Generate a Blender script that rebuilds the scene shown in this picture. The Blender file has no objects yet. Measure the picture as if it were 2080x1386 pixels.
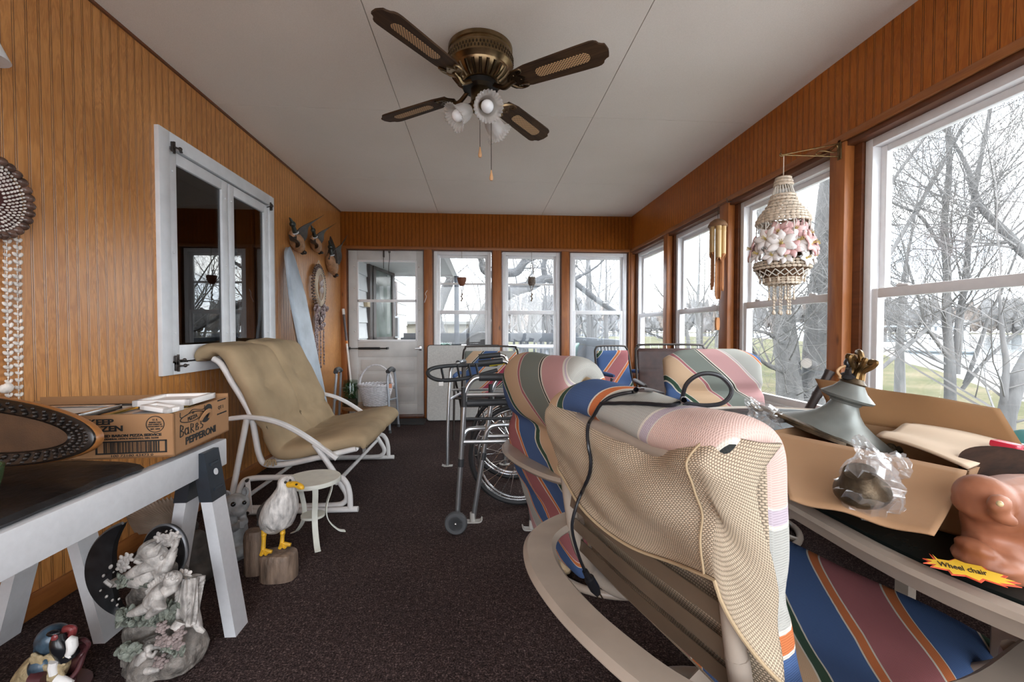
import bpy, bmesh, math, random
from mathutils import Vector, Matrix, Euler, noise
V = Vector
SC = bpy.context.scene
COL = SC.collection
random.seed(7)
PI = math.pi

# ------------------------------------------------------------------ camera
HC, FPX, YAW, PITCH = 1.026, 885.0, 0.0712, 0.0235      # eye height, focal length in pixels, turn right, tilt down
cd = bpy.data.cameras.new('camera'); cam = bpy.data.objects.new('camera', cd); COL.objects.link(cam)
cd.sensor_width = 36.0; cd.lens = 36.0 * FPX / 2080.0; cd.clip_start = 0.02; cd.clip_end = 2000
cam.location = (0, 0, HC); cam.rotation_euler = (PI / 2 - PITCH, 0, -YAW)
SC.camera = cam

# ------------------------------------------------------------------ colour management
SC.view_settings.view_transform = 'Standard'
SC.view_settings.look = 'None'
SC.view_settings.gamma = 1.0
SC.view_settings.use_curve_mapping = False
SC.view_settings.exposure = 0.16
SC.cycles.max_bounces = 10
SC.cycles.diffuse_bounces = 5
SC.cycles.transparent_max_bounces = 24
SC.cycles.sample_clamp_indirect = 6.0
SC.cycles.use_denoising = True

# ------------------------------------------------------------------ overcast sky
SKY = 9.0
w = bpy.data.worlds.new('overcast_sky'); SC.world = w; w.use_nodes = True
nt = w.node_tree; nt.nodes.clear()
o_ = nt.nodes.new('ShaderNodeOutputWorld'); b_ = nt.nodes.new('ShaderNodeBackground')
tc = nt.nodes.new('ShaderNodeTexCoord'); mp = nt.nodes.new('ShaderNodeMapping'); ns = nt.nodes.new('ShaderNodeTexNoise'); cr = nt.nodes.new('ShaderNodeValToRGB')
mp.inputs['Scale'].default_value = (1.6, 1.6, 6.0)
ns.inputs['Scale'].default_value = 2.4; ns.inputs['Detail'].default_value = 5
cr.color_ramp.elements[0].position = .38; cr.color_ramp.elements[0].color = (.66, .74, .86, 1)
cr.color_ramp.elements[1].position = .62; cr.color_ramp.elements[1].color = (1, 1, 1, 1)
nt.links.new(tc.outputs['Generated'], mp.inputs['Vector']); nt.links.new(mp.outputs['Vector'], ns.inputs['Vector'])
nt.links.new(ns.outputs['Fac'], cr.inputs['Fac']); nt.links.new(cr.outputs['Color'], b_.inputs['Color'])
b_.inputs['Strength'].default_value = SKY
nt.links.new(b_.outputs['Background'], o_.inputs['Surface'])

# pale sun behind the cloud, very soft, from the lake side
sd = bpy.data.lights.new('overcast_sun', 'SUN'); sd.energy = 2.0; sd.angle = math.radians(50); sd.color = (1, .97, .93)
so = bpy.data.objects.new('overcast_sun', sd); COL.objects.link(so); so.rotation_euler = (math.radians(48), 0, math.radians(112))

# portals: tell the renderer where the windows are (they add no light of their own)
def portal(loc, rot, sx, sy):
    l = bpy.data.lights.new('window_portal', 'AREA'); l.shape = 'RECTANGLE'; l.size = sx; l.size_y = sy
    l.cycles.is_portal = True
    o = bpy.data.objects.new('window_portal', l); COL.objects.link(o); o.location = loc; o.rotation_euler = rot
portal((2.0, 1.9, 1.25), (0, PI / 2, 0), 1.5, 6.6)
portal((0.45, 5.36, 1.25), (-PI / 2, 0, 0), 2.6, 1.5)
portal((0.1, -1.66, 1.2), (PI / 2, 0, 0), 3.3, 2.1)

# ------------------------------------------------------------------ helpers
_f = V((math.sin(YAW) * math.cos(PITCH), math.cos(YAW) * math.cos(PITCH), -math.sin(PITCH)))
_r = V((math.cos(YAW), -math.sin(YAW), 0)); _u = _r.cross(_f)
def at(a, b, x=None, y=None, z=None):
    """a real point of the room measured off the photograph: the sight line through pixel (a, b) met with a known plane"""
    d = _f + _r * ((a - 1040) / FPX) - _u * ((b - 693) / FPX)
    t = x / d.x if x is not None else (y / d.y if y is not None else (z - HC) / d.z)
    return V((0, 0, HC)) + d * t

def T(loc=(0, 0, 0), rot=(0, 0, 0), sc=(1, 1, 1)):
    if not hasattr(sc, '__len__'): sc = (sc,) * 3
    return Matrix.Translation(V(loc)) @ Euler(rot).to_matrix().to_4x4() @ Matrix.Diagonal((*sc, 1))
def frame_at(p, zdir, up=(0, 0, 1)):
    """matrix whose local z runs along zdir"""
    z = V(zdir).normalized(); x = V(up).cross(z)
    if x.length < 1e-4: x = V((1, 0, 0)).cross(z)
    if x.length < 1e-4: x = V((0, 1, 0)).cross(z)
    x.normalize(); y = z.cross(x)
    m = Matrix((x, y, z)).transposed().to_4x4(); m.translation = V(p); return m
def lerp(a, b, t): return a + (b - a) * t
def smooth_path(pts, n=6, closed=False):
    """Catmull-Rom through the points"""
    P = [V(p) for p in pts]; out = []; N = len(P)
    rng = N if closed else N - 1
    for i in range(rng):
        p0 = P[(i - 1) % N] if (closed or i > 0) else P[0] * 2 - P[1]
        p1 = P[i]; p2 = P[(i + 1) % N]
        p3 = P[(i + 2) % N] if (closed or i + 2 < N) else P[-1] * 2 - P[-2]
        for k in range(n):
            t = k / n
            out.append(.5 * ((2 * p1) + (p2 - p0) * t + (2 * p0 - 5 * p1 + 4 * p2 - p3) * t * t + (3 * p1 - p0 - 3 * p2 + p3) * t ** 3))
    if not closed: out.append(P[-1])
    return out
def interp(tbl, t):
    """piecewise linear table [(t, value)]"""
    if t <= tbl[0][0]: return tbl[0][1]
    for (a, x), (b, y) in zip(tbl, tbl[1:]):
        if t <= b: return x + (y - x) * ((t - a) / (b - a) if b > a else 0)
    return tbl[-1][1]

class MB:
    """collects shapes into one mesh"""
    def __init__(s): s.v = []; s.f = []; s.uv = {}; s.mi = {}
    def add(s, vs, fs, uvs=None, mi=0, M=None):
        n = len(s.v)
        for i, p in enumerate(vs):
            p = V(p); s.v.append(M @ p if M else p)
            if uvs: s.uv[n + i] = uvs[i]
        for f in fs:
            if mi: s.mi[len(s.f)] = mi
            s.f.append([n + i for i in f])
        return s
    def box(s, c, size, rot=None, bev=0.0, mi=0, M=None):
        bm = bmesh.new(); bmesh.ops.create_cube(bm, size=1)
        for v in bm.verts: v.co = V((v.co.x * size[0], v.co.y * size[1], v.co.z * size[2]))
        if bev > 0: bmesh.ops.bevel(bm, geom=list(bm.edges), offset=min(bev, min(size) * .45), segments=2, profile=.5, affect='EDGES')
        bm.verts.index_update()
        m = T(c, rot or (0, 0, 0)); m = M @ m if M else m
        s.add([v.co.copy() for v in bm.verts], [[v.index for v in f.verts] for f in bm.faces], mi=mi, M=m); bm.free(); return s
    def bb(s, a, b, bev=0.0, mi=0, M=None):
        a = V(a); b = V(b); return s.box((a + b) / 2, [abs(x) for x in (b - a)], bev=bev, mi=mi, M=M)
    def ring_skin(s, rings, closed=True, caps=True, mi=0, loop=False, M=None):
        n = len(rings[0]); vs = [p for r in rings for p in r]; fs = []
        R = len(rings)
        for i in range(R if loop else R - 1):
            for k in range(n if closed else n - 1):
                a = i * n + k; b = i * n + (k + 1) % n; c = ((i + 1) % R) * n + (k + 1) % n; d = ((i + 1) % R) * n + k
                fs.append([a, b, c, d])
        if caps and closed and not loop: fs.append(list(range(n))[::-1]); fs.append([(R - 1) * n + k for k in range(n)])
        return s.add(vs, fs, mi=mi, M=M)
    def sweep(s, pts, prof, closed=False, up=None, scale=None, mi=0, M=None):
        """prof: list of (a, b) in the moving frame; up fixes the b direction"""
        P = [V(p) for p in pts]; N = len(P); rings = []
        nrm = None
        for i, p in enumerate(P):
            if closed: t = P[(i + 1) % N] - P[i - 1]
            else: t = P[min(i + 1, N - 1)] - P[max(i - 1, 0)]
            if t.length < 1e-9: t = V((0, 0, 1))
            t.normalize()
            if up is not None:
                b = V(up); a = t.cross(b)
                if a.length < 1e-3: a = t.cross(V((1, 0, 0.01)))
                a.normalize(); b = a.cross(t)
            else:
                if nrm is None:
                    nrm = t.cross(V((0, 0, 1)))
                    if nrm.length < 1e-3: nrm = t.cross(V((1, 0, 0)))
                nrm = (nrm - t * nrm.dot(t)).normalized(); a = nrm; b = t.cross(a)
            k = scale[i] if scale else 1.0
            rings.append([p + a * (x * k) + b * (y * k) for x, y in prof])
        return s.ring_skin(rings, loop=closed, mi=mi, M=M)
    def tube(s, pts, r, n=8, closed=False, mi=0, M=None):
        rr = list(r) if hasattr(r, '__len__') else None
        prof = [(math.cos(2 * PI * k / n) * (1 if rr else r), math.sin(2 * PI * k / n) * (1 if rr else r)) for k in range(n)]
        return s.sweep(pts, prof, closed=closed, scale=rr, mi=mi, M=M)
    def strip(s, pts, wd, th, up=(0, 0, 1), closed=False, mi=0, M=None, bev=.25):
        a = wd / 2; b = th / 2; c = min(a, b) * bev * 2
        prof = [(-a + c, -b), (a - c, -b), (a, -b + c), (a, b - c), (a - c, b), (-a + c, b), (-a, b - c), (-a, -b + c)]
        return s.sweep(pts, prof, closed=closed, up=up, mi=mi, M=M)
    def lathe(s, prof, n=24, M=None, mi=0, rf=None):
        rings = []
        for r, z in prof:
            rings.append([V((math.cos(2 * PI * k / n) * r * (rf(2 * PI * k / n, z) if rf else 1), math.sin(2 * PI * k / n) * r * (rf(2 * PI * k / n, z) if rf else 1), z)) for k in range(n)])
        return s.ring_skin(rings, mi=mi, M=M)
    def ell(s, c, r, n=12, m=8, M=None, mi=0, rot=None, nz=0.0, ns=6.0):
        if not hasattr(r, '__len__'): r = (r, r, r)
        mm = T(c, rot or (0, 0, 0)); mm = M @ mm if M else mm
        vs = [V((0, 0, -r[2]))]; fs = []
        for i in range(1, m):
            a = -PI / 2 + PI * i / m
            for k in range(n):
                q = 2 * PI * k / n; vs.append(V((r[0] * math.cos(a) * math.cos(q), r[1] * math.cos(a) * math.sin(q), r[2] * math.sin(a))))
        vs.append(V((0, 0, r[2])))
        if nz: vs = [v * (1 + nz * noise.noise(v * ns + V(c) * 3.1)) for v in vs]
        for k in range(n): fs.append([0, 1 + (k + 1) % n, 1 + k])
        for i in range(m - 2):
            for k in range(n):
                a = 1 + i * n + k; b = 1 + i * n + (k + 1) % n; fs.append([a, b, b + n, a + n])
        L = len(vs) - 1; q = 1 + (m - 2) * n
        for k in range(n): fs.append([q + k, q + (k + 1) % n, L])
        return s.add(vs, fs, mi=mi, M=mm)
    def prism(s, poly, z0, z1, M=None, mi=0):
        n = len(poly); vs = [V((x, y, z0)) for x, y in poly] + [V((x, y, z1)) for x, y in poly]
        fs = [list(range(n))[::-1], [n + k for k in range(n)]] + [[k, (k + 1) % n, n + (k + 1) % n, n + k] for k in range(n)]
        return s.add(vs, fs, mi=mi, M=M)
    def grid(s, fn, nu, nv, cu=False, cv=False, uvf=None, mi=0, M=None, flip=False):
        vs = []; uvs = []
        for i in range(nu):
            for j in range(nv):
                u = i / (nu if cu else nu - 1); t = j / (nv if cv else nv - 1)
                vs.append(fn(u, t)); uvs.append(uvf(u, t) if uvf else (u, t))
        fs = []
        for i in range(nu if cu else nu - 1):
            for j in range(nv if cv else nv - 1):
                a = i * nv + j; b = ((i + 1) % nu) * nv + j; c = ((i + 1) % nu) * nv + (j + 1) % nv; d = i * nv + (j + 1) % nv
                fs.append([a, d, c, b] if flip else [a, b, c, d])
        return s.add(vs, fs, uvs, mi=mi, M=M)
    def join(s, o, M=None):
        n = len(s.v); nf = len(s.f)
        s.v += [M @ p if M else p.copy() for p in o.v]; s.f += [[n + i for i in f] for f in o.f]
        for k, v in o.uv.items(): s.uv[n + k] = v
        for k, v in o.mi.items(): s.mi[nf + k] = v
        return s
    def mesh(s, name, inv=None, smooth=True, ang=40):
        me = bpy.data.meshes.new(name)
        me.from_pydata([(inv @ p) if inv else p for p in s.v], [], s.f)
        if s.uv:
            ul = me.uv_layers.new(name='UVMap')
            for l in me.loops: ul.data[l.index].uv = s.uv.get(l.vertex_index, (0, 0))
        for i, m in s.mi.items(): me.polygons[i].material_index = m
        bm = bmesh.new(); bm.from_mesh(me); bmesh.ops.recalc_face_normals(bm, faces=bm.faces); bm.to_mesh(me); bm.free()
        if smooth:
            me.polygons.foreach_set('use_smooth', [True] * len(me.polygons)); me.set_sharp_from_angle(angle=math.radians(ang))
        me.update(); return me

WM = {}
def tag(o, label, cat, group=None, kind=None):
    if label: o['label'] = label
    if cat: o['category'] = cat
    if group: o['group'] = group
    if kind: o['kind'] = kind
    return o
def thing(name, label, cat, loc=(0, 0, 0), rotz=0.0, group=None):
    o = bpy.data.objects.new(name, None); COL.objects.link(o); o.empty_display_size = .05
    o.location = loc; o.rotation_euler = (0, 0, rotz); WM[o.name] = T(loc, (0, 0, rotz))
    return tag(o, label, cat, group)
def obj(name, mb, mat, parent=None, local=False, smooth=True, ang=40, label=None):
    """one mesh object; shapes are given in room coordinates unless local"""
    W = WM.get(parent.name) if parent else None
    me = mb.mesh(name, inv=(W.inverted() if (W is not None and not local) else None), smooth=smooth, ang=ang)
    for m in (mat if isinstance(mat, (list, tuple)) else [mat]): me.materials.append(m)
    o = bpy.data.objects.new(name, me); COL.objects.link(o)
    if parent: o.parent = parent; WM[o.name] = W
    if label: o['label'] = label
    return o
def one(name, mb, mat, label, cat, loc=None, group=None, **k):
    """a thing that is a single mesh, its origin set at loc"""
    if loc is not None:
        me = mb.mesh(name, inv=Matrix.Translation(-V(loc)), **k)
    else: me = mb.mesh(name, **k)
    for m in (mat if isinstance(mat, (list, tuple)) else [mat]): me.materials.append(m)
    o = bpy.data.objects.new(name, me); COL.objects.link(o)
    if loc is not None: o.location = loc
    WM[o.name] = T(loc or (0, 0, 0))
    return tag(o, label, cat, group)
def struct(name, mb, mat, parent=None, **k):
    o = obj(name, mb, mat, parent, **k)
    if not parent: o['kind'] = 'structure'
    return o
def struct_root(name, loc=(0, 0, 0)):
    o = bpy.data.objects.new(name, None); COL.objects.link(o); o.location = loc; WM[o.name] = T(loc); o['kind'] = 'structure'; o.empty_display_size = .05; return o
def dup(root, loc=None, rotz=None, label=None, scale=None):
    r = root.copy(); COL.objects.link(r)
    if loc is not None: r.location = loc
    if rotz is not None: r.rotation_euler = (0, 0, rotz)
    if scale is not None: r.scale = (scale,) * 3 if not hasattr(scale, '__len__') else scale
    if label: r['label'] = label
    for ch in list(root.children):
        c = ch.copy(); COL.objects.link(c); c.parent = r
        for g in list(ch.children):
            d = g.copy(); COL.objects.link(d); d.parent = c
    return r
def remesh(o, vox, smooth_it=2, disp=None):
    m = o.modifiers.new('union', 'REMESH'); m.mode = 'VOXEL'; m.voxel_size = vox; m.use_smooth_shade = True
    if smooth_it:
        q = o.modifiers.new('soft', 'SMOOTH'); q.factor = .5; q.iterations = smooth_it
    return o
def pad(prof, wdir, W, th, e=.4, nu=40, nv=28, tufts=(), creases=(), rag=0.0, seed=0, ends=.06, c0=0.0, split=None, wf=None, sag=None):
    """stuffed cushion: prof is the centre line, wdir the width direction; thickness falls off at the ends, at creases (along the length)
    and at tufts (s, w, depth, radius). Its UV is real metres: along the length, across the width."""
    P = smooth_path(prof, max(2, nu // (len(prof) - 1))); w = V(wdir).normalized(); N = len(P)
    L = [0.0]
    for a, b_ in zip(P, P[1:]): L.append(L[-1] + (b_ - a).length)
    tot = L[-1]; mb = MB(); vs = []; uv = []; fs = []
    for i, p in enumerate(P):
        t = (P[min(i + 1, N - 1)] - P[max(i - 1, 0)]).normalized(); n = t.cross(w).normalized(); s = L[i]
        k = min(1, s / ends, (tot - s) / ends); k = math.sqrt(max(0, 1 - (1 - k) ** 2)) if k < 1 else 1
        for c, d, r in creases: k *= 1 - d * math.exp(-((s - c) / r) ** 2)
        for j in range(nv):
            a = 2 * PI * j / nv; ca, sa = math.cos(a), math.sin(a)
            x = W / 2 * math.copysign(abs(ca) ** e, ca) * (.96 + .04 * k); y = th / 2 * math.copysign(abs(sa) ** (e * 1.6), sa) * k + (.004 * math.copysign(1, sa) if abs(sa) > .01 else 0) * 0
            bul = 1.0
            for (ts, tw, td, tr) in tufts:
                dd = ((s - ts) ** 2 + (x - tw) ** 2) / tr ** 2; bul -= td * math.exp(-dd)
            y *= bul
            q = p + w * (c0 + x * (wf(s / tot) if wf else 1)) + n * y
            if sag: q += V(sag(s / tot, x / W))
            if rag: q += n * (rag * noise.noise(V((s * 7 + seed, x * 7, seed * 1.7)))) + t * (rag * .6 * noise.noise(V((x * 9, s * 5 + 5, seed))))
            vs.append(q); uv.append((s, x))
    for i in range(N - 1):
        for j in range(nv):
            if split is not None and ((math.sin(2 * PI * (j + .5) / nv) < split[0]) == (split[1] > 0)): mb.mi[len(fs)] = 1
            fs.append([i * nv + j, i * nv + (j + 1) % nv, (i + 1) * nv + (j + 1) % nv, (i + 1) * nv + j])
    fs.append(list(range(nv))[::-1]); fs.append([(N - 1) * nv + j for j in range(nv)])
    mb.add(vs, fs, uv); return mb
def text_mb(s, size, M, depth=.0006, bold=0.0, align='CENTER', sx=1.0, shear=0.0):
    cu = bpy.data.curves.new('tmp', 'FONT'); cu.body = s; cu.size = size; cu.extrude = depth; cu.offset = bold; cu.align_x = align; cu.align_y = 'CENTER'; cu.shear = shear; cu.resolution_u = 3
    o = bpy.data.objects.new('tmp', cu); COL.objects.link(o)
    me = bpy.data.meshes.new_from_object(o.evaluated_get(bpy.context.evaluated_depsgraph_get()))
    mb = MB(); mb.add([V((v.co.x * sx, v.co.y, v.co.z)) for v in me.vertices], [list(p.vertices) for p in me.polygons], M=M)
    bpy.data.objects.remove(o); bpy.data.curves.remove(cu); bpy.data.meshes.remove(me)
    return mb

# ------------------------------------------------------------------ materials
def lin(r, g, b):
    c = lambda x: (x / 255) / 12.92 if x / 255 <= .04045 else ((x / 255 + .055) / 1.055) ** 2.4
    return (c(r), c(g), c(b))
def mat_new(name):
    m = bpy.data.materials.new(name); m.use_nodes = True; nt = m.node_tree; nt.nodes.clear()
    out = nt.nodes.new('ShaderNodeOutputMaterial'); p = nt.nodes.new('ShaderNodeBsdfPrincipled'); nt.links.new(p.outputs[0], out.inputs['Surface'])
    return m, nt, p, out
def nd(nt, t, **k):
    n = nt.nodes.new('ShaderNode' + t)
    for a, v in k.items():
        if a.startswith('i_'): n.inputs[a[2:].replace('_', ' ')].default_value = v
        else: setattr(n, a, v)
    return n
def ramp(nt, stops, interp_='LINEAR'):
    c = nt.nodes.new('ShaderNodeValToRGB'); r = c.color_ramp; r.interpolation = interp_
    while len(r.elements) < len(stops): r.elements.new(.5)
    for e, (p, col) in zip(r.elements, stops): e.position = p; e.color = (*col, 1)
    return c
def mth(nt, op, a, b=None, c=None):
    m = nt.nodes.new('ShaderNodeMath'); m.operation = op
    for i, x in enumerate((a, b, c)):
        if x is None: continue
        if isinstance(x, (int, float)): m.inputs[i].default_value = x
        else: nt.links.new(x, m.inputs[i])
    return m.outputs[0]
def coords(nt, kind='Object', scale=(1, 1, 1), rot=(0, 0, 0)):
    t = nt.nodes.new('ShaderNodeTexCoord'); m = nt.nodes.new('ShaderNodeMapping'); m.inputs['Scale'].default_value = scale; m.inputs['Rotation'].default_value = rot
    nt.links.new(t.outputs[kind], m.inputs['Vector']); return m.outputs['Vector']
def bump(nt, p, h, strength=.3, dist=.002):
    b = nt.nodes.new('ShaderNodeBump'); b.inputs['Strength'].default_value = strength; b.inputs['Distance'].default_value = dist
    nt.links.new(h, b.inputs['Height']); nt.links.new(b.outputs['Normal'], p.inputs['Normal'])
_MC = {}
def mat(name, col, rough=.5, metal=0.0, var=.12, scale=9, bmp=0.0, bscale=80, dist=.002, spec=None, stretch=(1, 1, 1), alt=None, **k):
    """plain surface with a little real wear: noise between two shades of its colour"""
    if name in _MC: return _MC[name]
    m, nt, p, out = mat_new(name)
    v = coords(nt, 'Object', stretch)
    n = nd(nt, 'TexNoise', i_Scale=scale, i_Detail=4); nt.links.new(v, n.inputs['Vector'])
    a = tuple(max(0, x * (1 - var)) for x in col); b = alt if alt else tuple(min(1, x * (1 + var)) for x in col)
    c = ramp(nt, [(.3, a), (.7, b)]); nt.links.new(n.outputs['Fac'], c.inputs['Fac']); nt.links.new(c.outputs['Color'], p.inputs['Base Color'])
    p.inputs['Roughness'].default_value = rough; p.inputs['Metallic'].default_value = metal
    if spec is not None: p.inputs['Specular IOR Level'].default_value = spec
    for a_, v_ in k.items(): p.inputs[a_.replace('_', ' ')].default_value = v_
    if bmp:
        q = nd(nt, 'TexNoise', i_Scale=bscale, i_Detail=3); nt.links.new(v, q.inputs['Vector']); bump(nt, p, q.outputs['Fac'], bmp, dist)
    _MC[name] = m; return m
def glass_mat(name, tint=(1, 1, 1), haze=0.0, rmax=1.0, rough=0.0):
    """window pane: clear, with a mirror-like film that grows at grazing angles, and a little dust"""
    if name in _MC: return _MC[name]
    m, nt, p, out = mat_new(name); nt.nodes.remove(p)
    tr = nd(nt, 'BsdfTransparent'); tr.inputs['Color'].default_value = (*tint, 1)
    gl = nd(nt, 'BsdfGlossy'); gl.inputs['Roughness'].default_value = rough
    fr = nd(nt, 'LayerWeight'); fr.inputs['Blend'].default_value = .5
    fz = mth(nt, 'ADD', mth(nt, 'MULTIPLY', mth(nt, 'POWER', fr.outputs['Facing'], 5.0), .55), .022)
    mx = nd(nt, 'MixShader'); nt.links.new(mth(nt, 'MULTIPLY', fz, rmax), mx.inputs[0]); nt.links.new(tr.outputs[0], mx.inputs[1]); nt.links.new(gl.outputs[0], mx.inputs[2])
    last = mx
    if haze:
        tl = nd(nt, 'BsdfTranslucent'); tl.inputs['Color'].default_value = (.85, .9, .95, 1)
        v = coords(nt, 'Object', (1, 1, .5)); n = nd(nt, 'TexNoise', i_Scale=7, i_Detail=5); nt.links.new(v, n.inputs['Vector'])
        m2 = nd(nt, 'MixShader'); nt.links.new(mth(nt, 'MULTIPLY', n.outputs['Fac'], haze * 2), m2.inputs[0]); nt.links.new(mx.outputs[0], m2.inputs[1]); nt.links.new(tl.outputs[0], m2.inputs[2]); last = m2
    nt.links.new(last.outputs[0], out.inputs['Surface']); _MC[name] = m; return m
def wood_mat(name, c1, c2, axis='z', scale=1.0, rough=.45, ring=9, bmp=.15, knots=0.0, spec=.5):
    """timber with grain along an axis"""
    if name in _MC: return _MC[name]
    m, nt, p, out = mat_new(name)
    sc = {'x': (.9, 9, 9), 'y': (9, .9, 9), 'z': (9, 9, .9)}[axis]
    v = coords(nt, 'Object', tuple(x * scale for x in sc))
    n = nd(nt, 'TexNoise', i_Scale=2.2, i_Detail=6, i_Distortion=1.2); nt.links.new(v, n.inputs['Vector'])
    n2 = nd(nt, 'TexNoise', i_Scale=14, i_Detail=3); nt.links.new(v, n2.inputs['Vector'])
    f = mth(nt, 'ADD', mth(nt, 'MULTIPLY', n.outputs['Fac'], .75), mth(nt, 'MULTIPLY', n2.outputs['Fac'], .25))
    c = ramp(nt, [(.3, c1), (.52, tuple(lerp(a, b, .6) for a, b in zip(c1, c2))), (.7, c2)]); nt.links.new(f, c.inputs['Fac'])
    col = c.outputs['Color']
    if knots:
        vo = nd(nt, 'TexVoronoi', i_Scale=1.0); vv = coords(nt, 'Object', {'x': (3, 9, 9), 'y': (9, 3, 9), 'z': (9, 9, 3.2)}[axis]); nt.links.new(vv, vo.inputs['Vector'])
        k = ramp(nt, [(.05, (1, 1, 1)), (.13, (0, 0, 0))]); nt.links.new(vo.outputs['Distance'], k.inputs['Fac'])
        mx = nd(nt, 'MixRGB'); nt.links.new(mth(nt, 'MULTIPLY', k.outputs['Color'], knots), mx.inputs[0]); nt.links.new(col, mx.inputs[1]); mx.inputs[2].default_value = (*[x * .25 for x in c1], 1); col = mx.outputs[0]
    nt.links.new(col, p.inputs['Base Color']); p.inputs['Roughness'].default_value = rough; p.inputs['Specular IOR Level'].default_value = spec
    bump(nt, p, n2.outputs['Fac'], bmp, .001); _MC[name] = m; return m
# ------------------------------------------------------------------ room materials
XL, XR, YB, ZC, YF = -1.61, 1.811, 5.161, 2.397, -1.7      # left wall, right wall, far wall, ceiling, wall behind
def beadboard(name, axis, c1, c2, groove, pitch=.0445, rough=.31, spec=.75):
    m, nt, p, out = mat_new(name)
    t = nd(nt, 'TexCoord'); s = nd(nt, 'SeparateXYZ'); nt.links.new(t.outputs['Object'], s.inputs[0])
    u = s.outputs[axis]
    fr = mth(nt, 'FRACT', mth(nt, 'DIVIDE', mth(nt, 'ADD', u, 20.0), pitch))
    def line(c, wd): return mth(nt, 'SUBTRACT', 1.0, mth(nt, 'MINIMUM', mth(nt, 'DIVIDE', mth(nt, 'ABSOLUTE', mth(nt, 'SUBTRACT', fr, c)), wd), 1.0))
    g = mth(nt, 'MAXIMUM', line(.40, .045), line(.56, .045))
    pl = mth(nt, 'FLOOR', mth(nt, 'DIVIDE', mth(nt, 'ADD', u, 20.0), pitch * 9))
    cx = nd(nt, 'CombineXYZ'); nt.links.new(mth(nt, 'MULTIPLY', u, 11), cx.inputs[0]); nt.links.new(mth(nt, 'MULTIPLY', s.outputs['Z'], 1.5), cx.inputs[2]); nt.links.new(mth(nt, 'MULTIPLY', pl, 3.7), cx.inputs[1])
    n = nd(nt, 'TexNoise', i_Scale=1.3, i_Detail=5, i_Distortion=2.2); nt.links.new(cx.outputs[0], n.inputs['Vector'])
    wv = mth(nt, 'ADD', mth(nt, 'MULTIPLY', mth(nt, 'SINE', mth(nt, 'MULTIPLY', n.outputs['Fac'], 46)), .5), .5)
    n2 = nd(nt, 'TexNoise', i_Scale=1.6, i_Detail=3); nt.links.new(t.outputs['Object'], n2.inputs['Vector'])
    f = mth(nt, 'ADD', mth(nt, 'MULTIPLY', wv, .22), mth(nt, 'MULTIPLY', n2.outputs['Fac'], .78))
    c = ramp(nt, [(.3, c1), (.72, c2)]); nt.links.new(f, c.inputs['Fac'])
    mx = nd(nt, 'MixRGB'); nt.links.new(mth(nt, 'MULTIPLY', g, .72), mx.inputs[0]); nt.links.new(c.outputs['Color'], mx.inputs[1]); mx.inputs[2].default_value = (*groove, 1)
    nt.links.new(mx.outputs[0], p.inputs['Base Color']); p.inputs['Roughness'].default_value = rough; p.inputs['Specular IOR Level'].default_value = spec
    bump(nt, p, mth(nt, 'SUBTRACT', 1.0, g), .8, .004); return m
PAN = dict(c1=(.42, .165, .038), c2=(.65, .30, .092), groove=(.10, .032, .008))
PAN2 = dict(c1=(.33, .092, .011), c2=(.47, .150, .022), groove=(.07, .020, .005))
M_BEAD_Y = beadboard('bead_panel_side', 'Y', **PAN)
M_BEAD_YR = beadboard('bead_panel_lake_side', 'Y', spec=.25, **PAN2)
M_BEAD_X_SHADED = beadboard('bead_panel_far_shaded', 'X', spec=.15, c1=(.21, .056, .006), c2=(.30, .092, .012), groove=(.05, .013, .003))  # same panel stain darkened: the backlit far wall's shade is painted into the colour
M_CEDAR = wood_mat('cedar_post', (.22, .062, .014), (.42, .15, .038), 'z', knots=.8, rough=.4)
M_CEDAR_Y = wood_mat('cedar_rail', (.20, .06, .014), (.38, .14, .036), 'y', rough=.4)
M_CEDAR_X = wood_mat('cedar_rail_far', (.20, .06, .014), (.36, .13, .034), 'x', rough=.4)
M_DKTRIM = wood_mat('dark_trim', (.075, .024, .010), (.16, .052, .018), 'y', rough=.4)
M_VINYL = mat('white_vinyl', (.80, .80, .81), .35, var=.03, scale=30)
M_GLASS = glass_mat('window_glass', (.97, .985, .98), haze=.008)
M_GLASSH = glass_mat('dusty_glass', (.95, .97, .98), haze=.032)
M_CHROME = mat('chrome', (.75, .75, .76), .16, 1.0, var=.04)
M_IRON = mat('dark_iron', (.06, .05, .045), .45, .8, bmp=.2)

def carpet_mat():
    m, nt, p, out = mat_new('brown_carpet')
    v = coords(nt, 'Object')
    n = nd(nt, 'TexNoise', i_Scale=170, i_Detail=2, i_Roughness=.7); nt.links.new(v, n.inputs['Vector'])
    n2 = nd(nt, 'TexNoise', i_Scale=55, i_Detail=3, i_Roughness=.7); nt.links.new(v, n2.inputs['Vector'])
    n3 = nd(nt, 'TexNoise', i_Scale=2.0, i_Detail=4); nt.links.new(v, n3.inputs['Vector'])
    f = mth(nt, 'ADD', mth(nt, 'MULTIPLY', n.outputs['Fac'], .60), mth(nt, 'ADD', mth(nt, 'MULTIPLY', n2.outputs['Fac'], .30), mth(nt, 'MULTIPLY', n3.outputs['Fac'], .10)))
    c = ramp(nt, [(.36, (.010, .0065, .0062)), (.50, (.042, .028, .026)), (.57, (.092, .061, .056)), (.66, (.24, .18, .165))]); nt.links.new(f, c.inputs['Fac'])
    nt.links.new(c.outputs['Color'], p.inputs['Base Color']); p.inputs['Roughness'].default_value = .95; p.inputs['Specular IOR Level'].default_value = .1
    bump(nt, p, f, 1.0, .010); return m
M_CARPET = carpet_mat()
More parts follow.
